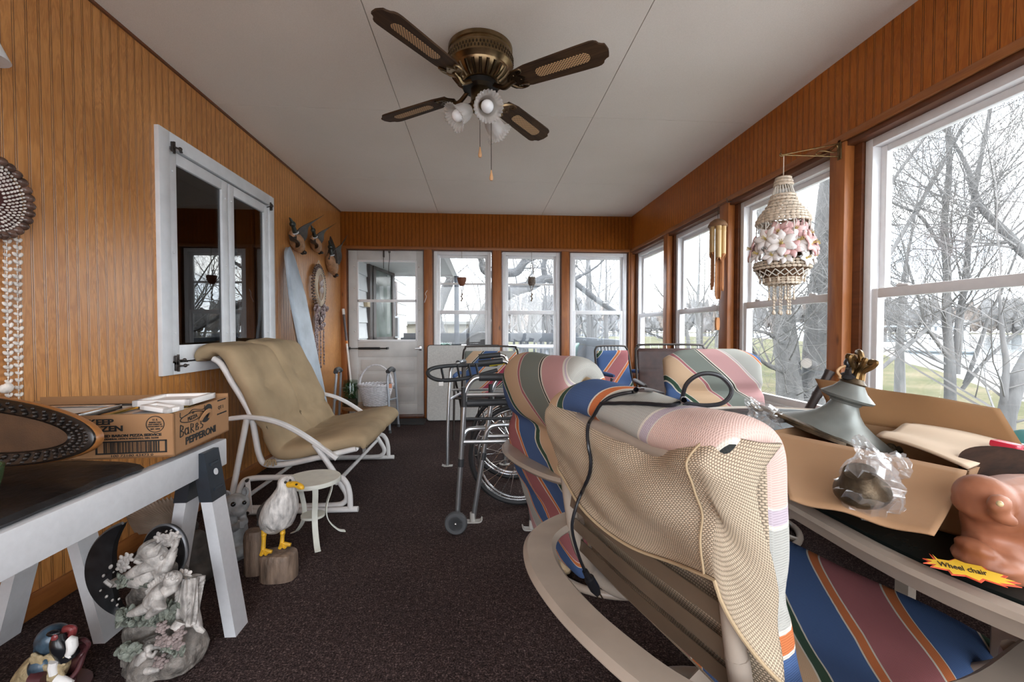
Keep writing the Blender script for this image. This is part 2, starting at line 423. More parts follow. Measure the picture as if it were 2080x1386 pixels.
def ceil_mat():
    m, nt, p, out = mat_new('ceiling_board')
    v = coords(nt, 'Object'); n = nd(nt, 'TexNoise', i_Scale=240, i_Detail=2); nt.links.new(v, n.inputs['Vector'])
    n2 = nd(nt, 'TexNoise', i_Scale=1.2, i_Detail=3); nt.links.new(v, n2.inputs['Vector'])
    c = ramp(nt, [(.3, (.68, .61, .535)), (.7, (.80, .73, .655))]); nt.links.new(mth(nt, 'ADD', mth(nt, 'MULTIPLY', n.outputs['Fac'], .5), mth(nt, 'MULTIPLY', n2.outputs['Fac'], .5)), c.inputs['Fac'])
    nt.links.new(c.outputs['Color'], p.inputs['Base Color']); p.inputs['Roughness'].default_value = .9; bump(nt, p, n.outputs['Fac'], .35, .002); return m
M_CEIL = ceil_mat()
M_SEAM = mat('seam_filler', (.24, .22, .20), .9)

# ------------------------------------------------------------------ shell
b = MB(); b.bb((XL - .1, YF - .1, -.12), (XR + .16, YB + .14, 0)); struct('floor', b, M_CARPET)
b = MB()
xs = [XL - .02, -.494, .720, XR + .02]; ys = [YF, -.87, .35, 1.57, 2.79, 4.03, YB + .02]
for x0, x1 in zip(xs, xs[1:]):
    for y0, y1 in zip(ys, ys[1:]): b.bb((x0 + .002, y0 + .0017, ZC), (x1 - .002, y1 - .0017, ZC + .012))
ce = struct('ceiling', b, M_CEIL)
b = MB(); b.bb((XL - .1, YF - .1, ZC + .010), (XR + .16, YB + .14, ZC + .10)); obj('seam_backing', b, M_SEAM, ce)

WY0, WY1, WZ0, WZ1 = 2.34, 3.46, .84, 2.01
b = MB()
b.bb((XL - .1, YF, 0), (XL, WY0, ZC)); b.bb((XL - .1, WY1, 0), (XL, YB + .1, ZC)); b.bb((XL - .1, WY0, 0), (XL, WY1, WZ0)); b.bb((XL - .1, WY0, WZ1), (XL, WY1, ZC))
struct('wall_left', b, M_BEAD_Y)
b = MB(); b.bb((XL, YF, 0), (XL + .012, YB, .085), bev=.003); struct('baseboard_left', b, M_CEDAR_Y)
b = MB(); b.bb((XL, YF, ZC - .012), (XL + .012, YB, ZC)); struct('trim_1', b, M_DKTRIM)

# right wall: knee wall, header, mullions
XW = 1.865
WR = [(yk - .875, yk) for yk in (5.085, 4.07, 3.03, 2.01, .99, -.03)]
b = MB(); b.bb((XR, YF, 2.0), (XR + .14, YB + .02, ZC)); b.bb((XR, YF, 0), (XR + .14, YB + .02, .50)); b.bb((XR, YF, .5), (XR + .14, WR[-1][0] - .02, 2.0)); struct('wall_right', b, M_BEAD_YR)
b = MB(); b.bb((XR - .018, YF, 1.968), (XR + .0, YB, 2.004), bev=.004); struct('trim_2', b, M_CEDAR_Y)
b = MB(); b.bb((XR + .0, YF, 1.943), (XR + .13, YB + .05, 2.0)); b.bb((XR - .02, YF, .49), (XR + .13, YB + .05, .525), bev=.004); struct('trim_3', b, M_DKTRIM)
for i, (y0, y1) in enumerate(WR):
    nxt = WR[i - 1][0] if i else YB + .02
    b = MB(); b.bb((XR + .04, y1 + .003, .52), (XR + .13, nxt - .003, 1.944)); struct('trim_%d' % (4 + 2 * i), b, M_DKTRIM)
    b = MB(); b.bb((XR - .012, y1 + .045, .52), (XR + .04, min(nxt, YB) - .004, 1.967), bev=.004); struct('trim_%d' % (5 + 2 * i), b, M_CEDAR)

def sash_window(n, org, wd, z0, z1, zr, axis, glass=M_GLASS, latch=True, bars=(), vinyl=M_VINYL):
    """double-hung window; local a runs along the wall, o outward"""
    ax, on = V(axis[0]), V(axis[1])
    r = struct_root('window_%d' % n, org)
    def P(a, o, z): return V(org) + ax * a + on * o + V((0, 0, z - org[2]))
    def B(mb, a0, a1, o0, o1, za, zb, bev=.003):
        p = P(a0, o0, za); q = P(a1, o1, zb); mb.bb([min(x, y) for x, y in zip(p, q)], [max(x, y) for x, y in zip(p, q)], bev=bev)
    F = .040
    b = MB(); B(b, 0, F, 0, .075, z0, z1); B(b, wd - F, wd, 0, .075, z0, z1); B(b, F, wd - F, 0, .075, z1 - F, z1); B(b, F, wd - F, 0, .075, z0, z0 + F); obj('window_frame', b, vinyl, r)
    def sash(name, za, zb, o0, bot, top):
        b = MB(); S = .032
        B(b, F, F + S, o0, o0 + .03, za, zb); B(b, wd - F - S, wd - F, o0, o0 + .03, za, zb); B(b, F + S, wd - F - S, o0, o0 + .03, zb - top, zb); B(b, F + S, wd - F - S, o0, o0 + .03, za, za + bot)
        for zz in bars:
            if za < zz < zb: B(b, F + S, wd - F - S, o0 + .004, o0 + .026, zz - .012, zz + .012)
        s = obj(name, b, vinyl, r)
        g = MB(); B(g, F + S - .004, wd - F - S + .004, o0 + .013, o0 + .017, za + bot - .004, zb - top + .004, bev=0); obj('pane', g, glass, s, smooth=False)
    sash('upper_sash', zr - .015, z1 - F, .042, .03, .032)
    sash('lower_sash', z0 + F, zr + .022, .008, .045, .045)
    if latch:
        for q in (.22, .78):
            b = MB(); p = P(wd * q, .012, zr + .027); b.box(p, (.055 if ax.x else .014, .055 if ax.y else .014, .010), bev=.003); b.box(p + V((0, 0, .006)) + ax * .012, (.022 if ax.x else .01, .022 if ax.y else .01, .008), bev=.002); obj('latch', b, vinyl, r)
    return r
for i, (y0, y1) in enumerate(WR):
    sash_window(2 + i, (XW, y0, .525), y1 - y0, .525, 1.943, 1.205, ((0, 1, 0), (1, 0, 0)))

# far wall
YW = YB + .03
b = MB(); b.bb((XL - .02, YB, 2.0), (XR + .1, YB + .12, ZC)); b.bb((-.62, YB, 0), (XR + .1, YB + .12, .50)); struct('wall_back', b, M_BEAD_X_SHADED)
b = MB(); b.bb((XL, YB - .012, 1.972), (XR, YB + .03, 2.004), bev=.004); b.bb((-.62, YB - .02, .49), (XR, YB + .03, .525), bev=.004); struct('trim_20', b, M_CEDAR_X)
WB = [(-.552, .122), (.256, .946), (1.070, 1.765)]
b = MB(); b.bb((XL, YB + .02, 1.962), (XR, YB + .10, 2.0)); struct('trim_21', b, M_DKTRIM)
posts = [(-1.61, -1.535), (-.672, -.556), (.126, .252), (.95, 1.066), (1.769, 1.83)]
for i, (x0, x1) in enumerate(posts):
    b = MB(); b.bb((x0, YB + .02, 0), (x1, YB + .11, 1.965)); struct('trim_%d' % (22 + 2 * i), b, M_DKTRIM)
    b = MB(); b.bb((x0 + (.012 if i else 0), YB - .010, 0), (x1 - .012, YB + .02, 1.972), bev=.004); struct('trim_%d' % (23 + 2 * i), b, M_CEDAR)
for i, (x0, x1) in enumerate(WB):
    sash_window(8 + i, (x0, YW, .525), x1 - x0, .525, 1.962, 1.245, ((1, 0, 0), (0, 1, 0)), glass=M_GLASSH if i else M_GLASS, latch=False, bars=(1.585,) if i < 2 else ())

# storm door
b = MB(); b.bb((-1.54, YB - .01, 0), (-.668, YB + .14, .042), .003); struct('trim_40', b, M_DKTRIM)
M_DOOR = mat('door_paint', (.60, .59, .57), .5, var=.08, scale=6, bmp=.08)
d = struct_root('door_1', (-1.10, YW, 0)); X0, X1, D0, D1 = -1.532, -.675, .04, 1.958
y0, y1 = YW, YW + .035
gx0, gx1, gz0, gz1, gm = X0 + .10, X1 - .075, .905, 1.845, 1.375
b = MB(); b.bb((X0, y0, D0), (gx0, y1, D1), .003); b.bb((gx1, y0, D0), (X1, y1, D1), .003); b.bb((gx0, y0, gz1), (gx1, y1, D1), .003); b.bb((gx0, y0, .72), (gx1, y1, gz0), .003)
b.bb((gx0, y0 + .008, D0), (gx1, y1, .72)); b.bb((gx0, y0, .40), (gx1, y1, .52), .003); b.bb((gx0, y0, D0), (gx1, y1, .16), .003)
for za, zb in ((.16, .40), (.52, .72)):
    b.bb((gx0 + .035, y0 + .002, za + .035), (gx1 - .035, y1, zb - .035), .006)
obj('door_leaf', b, M_DOOR, d)
b = MB()
for a, c in (((gx0 - .006, gz0), (gx0 + .016, gz1)), ((gx1 - .016, gz0), (gx1 + .006, gz1)), ((gx0, gz1 - .018), (gx1, gz1 + .006)), ((gx0, gz0 - .006), (gx1, gz0 + .018)), ((gx0, gm - .016), (gx1, gm + .016))):
    b.bb((a[0], y0 - .006, a[1]), (c[0], y0 + .012, c[1]), .003)
fr = obj('glazing_frame', b, M_VINYL, d)
b = MB(); b.bb((gx0, y0 + .012, gz0), (gx1, y0 + .016, gz1)); obj('pane', b, M_GLASS, fr, smooth=False)
for k in range(8):
    b = MB(); x = X0 + .07 if k < 4 else X1 - .05; b.ell((x, y0 - .006, 1.02 + (k % 4) * .25), .008, 8, 5); obj('pane_clip', b, M_CHROME, d)
b = MB(); c0 = at(708, 708, y=YB - .05); c1 = at(728, 708, y=YB - .05); c2 = at(772, 708, y=YB - .05); c3 = at(786, 708, y=YB - .05)
b.tube([c1, c2], .014, 12); b.tube([c0, c1], .005, 8); b.tube([c2, c3], .007, 8); b.bb(c0 + V((-.01, -.005, -.015)), c0 + V((.0, .075, .015))); b.bb(c3 + V((-.01, -.005, -.012)), c3 + V((.006, .075, .012)))
obj('door_closer', b, mat('black_plastic', (.012, .012, .013), .35), d)
b = MB(); h = at(852, 708, y=YB - .03); b.tube([h, h + V((0, .06, 0))], .010, 10); b.tube([h + V((.012, 0, 0)), h + V((-.05, -.006, 0))], .009, 10); b.box(h + V((0, .055, 0)), (.035, .01, .06), bev=.004); obj('door_handle', b, M_CHROME, d)
b = MB(); k0 = at(779, 512, y=YB - .01); b.bb(k0 + V((-.008, 0, -.06)), k0 + V((.008, .02, .02)), .003)
for i in range(9): b.ell(k0 + V((.0, .0, -.07 - i * .014)), (.004, .003, .008), 6, 5)
for i in range(16): t = i / 15; b.ell(k0 + V((.062 + .006 * math.sin(t * 6), 0, -.0 - t * .24)), (.004, .003, .008), 6, 5)
b.ell(k0 + V((.066, -.004, .0)), (.014, .012, .01), 8, 6); obj('door_chain', b, M_IRON, d)
b = MB(); b.tube(smooth_path([at(862, 615, y=YB - .02), at(866, 603, y=YB - .03), at(864, 597, y=YB - .045), at(868, 590, y=YB - .04)], 4), .003, 6); one('coat_hook', b, M_VINYL, 'small white wire hook on the post beside the storm door', 'hook')

# wall behind the camera with its own row of windows
b = MB(); b.bb((XL - .1, YF - .1, 0), (XR + .16, YF, .15)); b.bb((XL - .1, YF - .1, 2.25), (XR + .16, YF, ZC))
for x0, x1 in ((-1.71, -1.45), (-.40, -.32), (.74, .82), (1.72, 1.97)): b.bb((x0, YF - .1, .15), (x1, YF, 2.25))
struct('wall_front', b, M_BEAD_X_SHADED)

# ------------------------------------------------------------------ casement window of the house, with a dark room behind it
M_WP = mat('white_paint', (.72, .74, .76), .45, var=.05, scale=14, bmp=.06, bscale=40)
r = struct_root('window_1', (XL, 2.9, .8)); A, B_, Z0, Z1 = 2.297, 3.503, .797, 2.048
b = MB(); b.bb((XL - .02, A, Z0), (XL + .022, A + .075, Z1), .003); b.bb((XL - .02, B_ - .075, Z0), (XL + .022, B_, Z1), .003); b.bb((XL - .02, A + .075, Z1 - .075), (XL + .022, B_ - .075, Z1), .003); b.bb((XL - .02, A + .075, Z0), (XL + .022, B_ - .075, Z0 + .06), .003)
obj('window_frame', b, M_WP, r)
mid = 2.905
for y0, y1 in ((A + .075, mid - .004), (mid + .004, B_ - .075)):
    b = MB(); z0, z1 = Z0 + .068, Z1 - .085; S = .062
    b.bb((XL - .012, y0, z0), (XL + .012, y0 + S, z1), .003); b.bb((XL - .012, y1 - S, z0), (XL + .012, y1, z1), .003); b.bb((XL - .012, y0 + S, z1 - S), (XL + .012, y1 - S, z1), .003); b.bb((XL - .012, y0 + S, z0), (XL + .012, y1 - S, z0 + .085), .003)
    for k in range(6): b.ell((XL + .013, (y0 + .03) if k < 3 else (y1 - .03), z0 + .15 + (k % 3) * .42), .006, 8, 5)
    s = obj('casement_sash', b, M_WP, r)
    b = MB(); b.bb((XL - .006, y0 + S - .004, z0 + .08), (XL - .002, y1 - S + .004, z1 - S + .004)); obj('pane', b, glass_mat('reflecting_glass', (.5, .5, .5), 0, 3.0), s, smooth=False)
def hinge(y, z, dz, dy):
    b = MB(); b.box((XL + .03, y, z), (.012, .016, .05), bev=.003); b.strip([V((XL + .032, y, z)), V((XL + .045, y + dy, z)), V((XL + .03, y + dy * 2.2, z + dz))], .014, .006, up=(0, 0, 1)); b.tube([V((XL + .03, y + dy * .4, z - .03)), V((XL + .03, y + dy * .4, z + .03))], .006, 8); b.ell((XL + .048, y + dy, z), .010, 8, 6)
    obj('window_latch', b, M_IRON, r)
hinge(A + .085, Z1 - .075, -.004, .03); hinge(B_ - .06, Z1 - .085, -.02, -.03); hinge(A + .085, Z0 + .075, -.012, .035); hinge(A + .085, Z0 + .045, .0, .04)
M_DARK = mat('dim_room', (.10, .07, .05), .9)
b = MB(); x1 = XL - .1; x0 = XL - 2.2
b.bb((x0, .8, -.1), (x1, 5.0, 0)); b.bb((x0, .8, 2.4), (x1, 5.0, 2.5)); b.bb((x0 - .05, .8, 0), (x0, 5.0, 2.4)); b.bb((x0, .75, 0), (x1, .8, 2.4)); b.bb((x0, 5.0, 0), (x1, 5.05, 2.4))
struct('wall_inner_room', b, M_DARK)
b = MB(); b.grid(lambda u, t: V((XL - .16 + .02 * math.sin(u * 34), lerp(3.33, 3.50, u), lerp(.6, 2.05, t))), 40, 6)
one('curtain', b, mat('orange_curtain', (.45, .16, .04), .8), 'orange curtain hanging behind the right pane of the white casement window', 'curtain', loc=(XL - .16, 3.45, .6))
b = MB(); b.lathe([(.0, 0), (.060, 0), (.03, .07), (.028, .07), (.0, .07)], 20, M=T(at(-36, 108, x=XL + .10) + V((0, 0, -.01)))); b.tube([at(-26, 110, x=XL + .10) + V((0, 0, .05)), at(-26, 110, x=XL) + V((0, 0, .07))], .012, 8)
one('wall_lamp', b, M_WP, 'white wall lamp shade at the upper edge of the panelled wall', 'lamp')
# ------------------------------------------------------------------ ceiling fan
M_BRASS = mat('antique_brass', (.22, .15, .08), .30, 1.0, var=.35, scale=18)
M_BRASSD = mat('dark_brass', (.075, .050, .028), .35, 1.0, var=.3, scale=20)
M_WALNUT = wood_mat('walnut_blade', (.018, .010, .006), (.085, .045, .022), 'x', rough=.6, scale=1.6, spec=.2)
M_MAPLE = mat('pale_knob_wood', (.62, .34, .16), .4)
def cane_mat():
    m, nt, p, out = mat_new('woven_cane')
    v = coords(nt, 'Object', (1, 1, 1)); s = nd(nt, 'SeparateXYZ'); nt.links.new(v, s.inputs[0])
    px = .0145; py = .0125
    def dots(ox, oy):
        a = mth(nt, 'SUBTRACT', mth(nt, 'FRACT', mth(nt, 'DIVIDE', mth(nt, 'ADD', s.outputs['X'], 10 + ox), px)), .5); c = mth(nt, 'SUBTRACT', mth(nt, 'FRACT', mth(nt, 'DIVIDE', mth(nt, 'ADD', s.outputs['Y'], 10 + oy), py)), .5)
        return mth(nt, 'SQRT', mth(nt, 'ADD', mth(nt, 'MULTIPLY', a, a), mth(nt, 'MULTIPLY', c, c)))
    d = mth(nt, 'MINIMUM', dots(0, 0), dots(px / 2, py / 2))
    c = ramp(nt, [(.22, (.025, .014, .008)), (.27, (.60, .37, .18))]); nt.links.new(d, c.inputs['Fac']); nt.links.new(c.outputs['Color'], p.inputs['Base Color']); p.inputs['Roughness'].default_value = .55
    return m
M_CANE = cane_mat()
FC = at(976, 183, z=2.2); FC.z = ZC
fan = thing('ceiling_fan', 'antique brass ceiling fan with four dark cane-inset blades and frosted tulip lights', 'ceiling fan', FC)
b = MB(); b.lathe([(.0, 0), (.150, 0), (.156, -.004), (.156, -.022), (.150, -.026), (.153, -.030), (.153, -.040), (.158, -.044), (.158, -.092), (.150, -.100), (.143, -.108), (.140, -.112)], 48, M=T(FC)); body = obj('motor_housing', b, M_BRASS, fan)
b = MB()
for k in range(60):
    for j in range(2):
        a = 2 * PI * (k + .5 * j) / 60; b.ell(FC + V((.1575 * math.cos(a), .1575 * math.sin(a), -.06 - .017 * j)), (.005, .0055, .0075), 6, 4)
obj('vent_band', b, M_BRASSD, body)
b = MB(); b.lathe([(.142, -.108), (.135, -.125), (.112, -.150), (.085, -.168), (.060, -.176), (.0, -.178)], 48, M=T(FC)); obj('motor_bowl', b, M_BRASS, fan)
b = MB()
for k in range(24):
    a = 2 * PI * k / 24; c, s = math.cos(a), math.sin(a)
    b.tube([FC + V((c * .139, s * .139, -.121)), FC + V((c * .119, s * .119, -.147)), FC + V((c * .093, s * .093, -.166))], .0075, 6)
obj('bowl_flutes', b, M_BRASSD, body)
b = MB(); b.lathe([(.0, -.172), (.085, -.172), (.085, -.196), (.0, -.198)], 32, M=T(FC)); obj('flywheel', b, mat('black_metal', (.015, .014, .013), .4, .6), fan)
b = MB(); b.lathe([(.0, -.19), (.045, -.19), (.047, -.198), (.047, -.255), (.050, -.262), (.044, -.268), (.030, -.278), (.040, -.292), (.038, -.302), (.020, -.318), (.012, -.335), (.0, -.338)], 32, M=T(FC)); obj('light_kit', b, M_BRASS, fan)
BZ = -.197
def blade_outline():
    P = [(.185, -.046), (.26, -.060), (.50, -.068), (.570, -.069)]
    P += [(.588, -.066), (.600, -.058), (.606, -.046), (.617, -.038), (.628, -.034), (.632, -.020)]
    P += [(.636, 0)]
    return P + [(x, -y) for x, y in P[-2::-1]]
for i, deg in enumerate((53, 147, 233, 327)):
    M = T(FC) @ T(rot=(0, 0, math.radians(deg))) @ T((0, 0, BZ), (math.radians(-11), 0, 0))
    b = MB(); b.prism(blade_outline(), -.004, .004)
    bl = bpy.data.objects.new('blade', b.mesh('blade')); bl.data.materials.append(M_WALNUT); COL.objects.link(bl); bl.parent = fan; bl.matrix_local = T(-FC) @ M
    b = MB(); n = 9; R = .027; P = [(.555 - R + R * math.cos(a), R * math.sin(a)) for a in [-PI / 2 + PI * k / n for k in range(n + 1)]] + [(.30 + R + R * math.cos(a), R * math.sin(a)) for a in [PI / 2 + PI * k / n for k in range(n + 1)]]
    b.prism(P, -.0052, -.0035); ci = bpy.data.objects.new('cane_inset', b.mesh('cane_inset')); ci.data.materials.append(M_CANE); COL.objects.link(ci); ci.parent = bl
    # blade iron: S-shaped arm with leaf scrolls
    b = MB(); pts = smooth_path([(.070, 0, .012), (.105, 0, -.012), (.140, 0, -.028), (.170, 0, -.014), (.195, 0, -.008)], 5)
    b.tube(pts, [.011] * 8 + [.012] * (len(pts) - 8), 8)
    for sg in (1, -1):
        q = smooth_path([(.160, 0, -.010), (.178, sg * .030, -.010), (.205, sg * .052, -.008), (.240, sg * .050, -.007), (.235, sg * .036, -.009), (.212, sg * .030, -.009)], 4); b.tube(q, [.009] * 6 + [.006] * (len(q) - 6), 6)
    b.prism([(.165, -.012), (.185, -.040), (.222, -.050), (.215, -.026), (.245, 0), (.215, .026), (.222, .050), (.185, .040), (.165, .012)], -.012, -.005)
    for sx, sy in ((.20, .033), (.20, -.033), (.225, 0)): b.ell((sx, sy, -.013), (.005, .005, .003), 8, 4)
    bi = bpy.data.objects.new('blade_arm', b.mesh('blade_arm')); bi.data.materials.append(M_BRASSD if i % 2 else M_BRASS); COL.objects.link(bi); bi.parent = fan; bi.matrix_local = T(-FC) @ M
def frost_mat():
    m, nt, p, out = mat_new('frosted_glass')
    p.inputs['Base Color'].default_value = (.80, .77, .74, 1); p.inputs['Roughness'].default_value = .25
    tr = nd(nt, 'BsdfTransparent'); tl = nd(nt, 'BsdfTranslucent'); tl.inputs['Color'].default_value = (.75, .73, .70, 1)
    a = nd(nt, 'MixShader'); a.inputs[0].default_value = .45; nt.links.new(p.outputs[0], a.inputs[1]); nt.links.new(tl.outputs[0], a.inputs[2])
    lw = nd(nt, 'LayerWeight'); lw.inputs['Blend'].default_value = .4
    c = nd(nt, 'MixShader'); nt.links.new(mth(nt, 'MULTIPLY', mth(nt, 'SUBTRACT', 1.0, lw.outputs['Facing']), .62), c.inputs[0]); nt.links.new(a.outputs[0], c.inputs[1]); nt.links.new(tr.outputs[0], c.inputs[2]); nt.links.new(c.outputs[0], out.inputs['Surface']); return m
M_FROST = frost_mat(); M_BULB = mat('white_bulb', (.88, .89, .90), .2, var=.02)
for dg, dip in ((284, -.55), (206, -.75), (50, -.6)):
    dv = V((math.cos(math.radians(dg)), math.sin(math.radians(dg)), dip)).normalized()
    n0 = FC + V((0, 0, -.285)); p1 = n0 + V((dv.x, dv.y, 0)) * .062 + V((0, 0, -.012))
    b = MB(); b.tube(smooth_path([n0, n0 + V((dv.x, dv.y, 0)) * .035 + V((0, 0, .012)), p1], 5), .007, 8); m = frame_at(p1, dv); b.lathe([(.0, -.012), (.020, -.010), (.024, .0), (.024, .022), (.020, .026), (.0, .026)], 18, M=m); arm = obj('lamp_arm', b, M_BRASS, fan)
    b = MB(); prof = [(.022, .012), (.030, .022), (.040, .045), (.043, .070), (.045, .090), (.054, .106), (.068, .114)]
    def fn(u, t):
        r = interp([(i_ / 6, p_[0]) for i_, p_ in enumerate(prof)], t); z = interp([(i_ / 6, p_[1]) for i_, p_ in enumerate(prof)], t); a = 2 * PI * u
        ru = max(0, (t - .6) / .4); return m @ V((math.cos(a) * r * (1 + .035 * ru * math.sin(26 * a)), math.sin(a) * r * (1 + .035 * ru * math.sin(26 * a)), z + .003 * ru * math.sin(26 * a + 1) + .004 * ru * math.sin(5 * a)))
    b.grid(fn, 156, 13, cu=True); sh = obj('lamp_shade', b, M_FROST, fan); md = sh.modifiers.new('thick', 'SOLIDIFY'); md.thickness = .0022
    b = MB(); b.lathe([(.0, .018), (.012, .02), (.014, .045), (.022, .060), (.029, .078), (.029, .092), (.022, .108), (.010, .116), (.0, .118)], 20, M=m); obj('bulb', b, M_BULB, fan)
for (px, vb, dx) in ((975, 300, -.012), (998, 347, .012)):
    top = FC + V((dx, -.03, -.26)); ztip = at(px, vb, y=top.y).z; xx = at(px, vb, y=top.y).x
    b = MB(); b.tube([V((xx, top.y, ztip)), V((xx, top.y, FC.z - .30)), top], .0016, 6)
    ch = obj('pull_chain', b, M_BRASSD, fan); b = MB(); b.lathe([(.0, .004), (.003, .002), (.004, -.008), (.009, -.030), (.0095, -.040), (.006, -.047), (.0, -.048)], 14, M=T((xx, top.y, ztip))); obj('pull_knob', b, M_MAPLE, ch)

# ------------------------------------------------------------------ left wall: shell hangings, ducks, ironing board
M_SHELLW = mat('white_shell', (.70, .64, .58), .4, var=.25, scale=40)
M_SHELLB = mat('brown_shell', (.10, .055, .04), .25, var=.6, scale=40)
M_SHELLP = mat('mauve_shell', (.18, .085, .085), .3, var=.7, scale=30, alt=(.42, .30, .29))
M_TWINE = mat('natural_twine', (.62, .52, .40), .8, var=.2, bmp=.4)
def strand(mb, p, q, n, r, rnd):
    for i in range(n):
        c = V(p).lerp(V(q), (i + .5) / n); k = r * (.85 + .4 * rnd.random())
        for sg in (1, -1):
            mb.ell(c + V((.004 * rnd.random(), sg * k * .62, k * .25)), (k * .42, k * .78, k * .48), 7, 5, rot=(sg * .75 + .4 * rnd.random(), 0, 0))
        mb.ell(c - V((0, 0, k * .6)), (k * .25,) * 3, 6, 4)
rd = random.Random(3)
c = at(-22, 396, x=XL + .03); 
sh = thing('shell_hanging', 'round shell wall hanging with brown nut rim and long white shell strands', 'wall hanging', c)
b = MB(); R = .128
for k in range(30):
    a = 2 * PI * k / 30; b.ell(c + V((.0, math.cos(a) * R, math.sin(a) * R)), (.014, .017, .015), 8, 6)
obj('nut_rim', b, M_SHELLB, sh)
b = MB()
for j in range(6):
    rr = .112 - j * .0125
    for k in range(int(rr * 520)):
        a = 2 * PI * (k + .5 * (j % 2)) / int(rr * 520); b.ell(c + V((-.004 + .004 * rd.random(), math.cos(a) * rr, math.sin(a) * rr)), (.005, .0055, .0038), 6, 4, rot=(a + .6, 0, 0))
obj('beaded_ring', b, M_SHELLW, sh)
b = MB(); b.lathe([(.0, 0), (.118, 0), (.118, .006), (.0, .006)], 36, M=T(c + V((-.022, 0, 0)), (0, PI / 2, 0))); obj('cord_disc', b, mat('maroon_cord', (.10, .03, .025), .8), sh)
for px, v0, v1 in ((13, 470, 826), (34, 452, 826), (3, 778, 800)):
    p = at(px, v0, x=XL + .02); q = at(px + 4, v1, x=XL + .02); b = MB()
    if px != 3: strand(b, p, q, 25, .0115, rd); b.tube([p, q], .0012, 5); obj('shell_strand', b, M_SHELLW, sh)
    else: b.ell(at(10, 790, x=XL + .02), (.012, .020, .016), 8, 6); b.ell(at(16, 788, x=XL + .022), (.012, .016, .018), 8, 6); obj('shell_cluster', b, M_SHELLW, sh)

c = at(649, 588, x=XL + .035); ov = thing('shell_hoop', 'oval macrame hoop with dark shell border and dangling mauve shell strands', 'wall hanging', c)
top, bot = at(643, 534, x=XL + .03), at(647, 632, x=XL + .03); rz = (top.z - bot.z) / 2 * .93; ry = rz * .80
c = V((XL + .03, c.y, (top.z + bot.z) / 2))
b = MB()
for j, (k_, rr) in enumerate(((1.0, .012), (.90, .011))):
    for k in range(40):
        a = 2 * PI * (k + .5 * j) / 40; b.ell(c + V((.008 * j, math.cos(a) * ry * k_, math.sin(a) * rz * k_)), (rr, rr * 1.25, rr), 7, 5, rot=(a, 0, 0))
obj('shell_border', b, M_SHELLB, ov)
b = MB()
for k in range(48):
    a = 2 * PI * k / 48; a2 = a + .35
    b.tube([c + V((.014, math.cos(a) * ry * .86, math.sin(a) * rz * .86)), c + V((.016, math.cos(a2) * ry * .56, math.sin(a2) * rz * .62))], .0042, 5)
b.tube([c + V((.016, math.cos(2 * PI * k / 40) * ry * .56, math.sin(2 * PI * k / 40) * rz * .62)) for k in range(40)], .008, 6, closed=True)
for k in range(9):
    y = lerp(-.45, .45, k / 8) * ry; b.tube([c + V((.014, y, -rz * .9)), c + V((.014, y, -rz * (1.35 - abs(y) * .5)))], .004, 5)
b.tube([c + V((.0, -.05, rz * .98)), c + V((-.0, 0, rz * 1.22)), c + V((.0, .05, rz * .98))], .004, 5)
b.tube([c + V((.012, -ry * .3, rz * .4)), c + V((.014, 0, 0)), c + V((.012, ry * .1, -rz * .55))], .004, 5)
obj('macrame_web', b, M_TWINE, ov)
b = MB()
for k in range(7): b.ell(c + V((.02, rd.uniform(-.04, .05), rd.uniform(-.04, .07))), (.010, .026, .022), 8, 6, rot=(rd.random() * 3, .4, 0))
obj('centre_shells', b, mat('pale_shell', (.50, .42, .40), .3, var=.3), ov)
b = MB()
for k in range(46):
    t = rd.random(); wd = (1 - t * .85); b.ell(c + V((.012 + .02 * rd.random(), rd.uniform(-1, 1) * ry * .95 * wd, -rz * (.85 + t * 1.05))), (.008, .030, .024), 8, 5, rot=(rd.random() * 3, .3, rd.uniform(-.5, .5)))
obj('shell_fringe', b, M_SHELLP, ov)
for y, z1 in ((-.86, 2.6), (-.5, 3.3), (-.08, 3.6), (.42, 3.5), (-.68, 2.9)):
    b = MB(); p = c + V((.012, y * ry, -rz * 1.0)); q = c + V((.012, y * ry, -rz * z1)); b.tube([p, q], .002, 5)
    for i in range(14):
        t = .25 + .75 * i / 13; b.ell(p.lerp(q, t) + V((.004, rd.uniform(-.006, .006), 0)), (.007, .018, .012), 7, 5, rot=(rd.random() * 3, 0, 0))
    obj('shell_strand', b, M_SHELLP, ov)

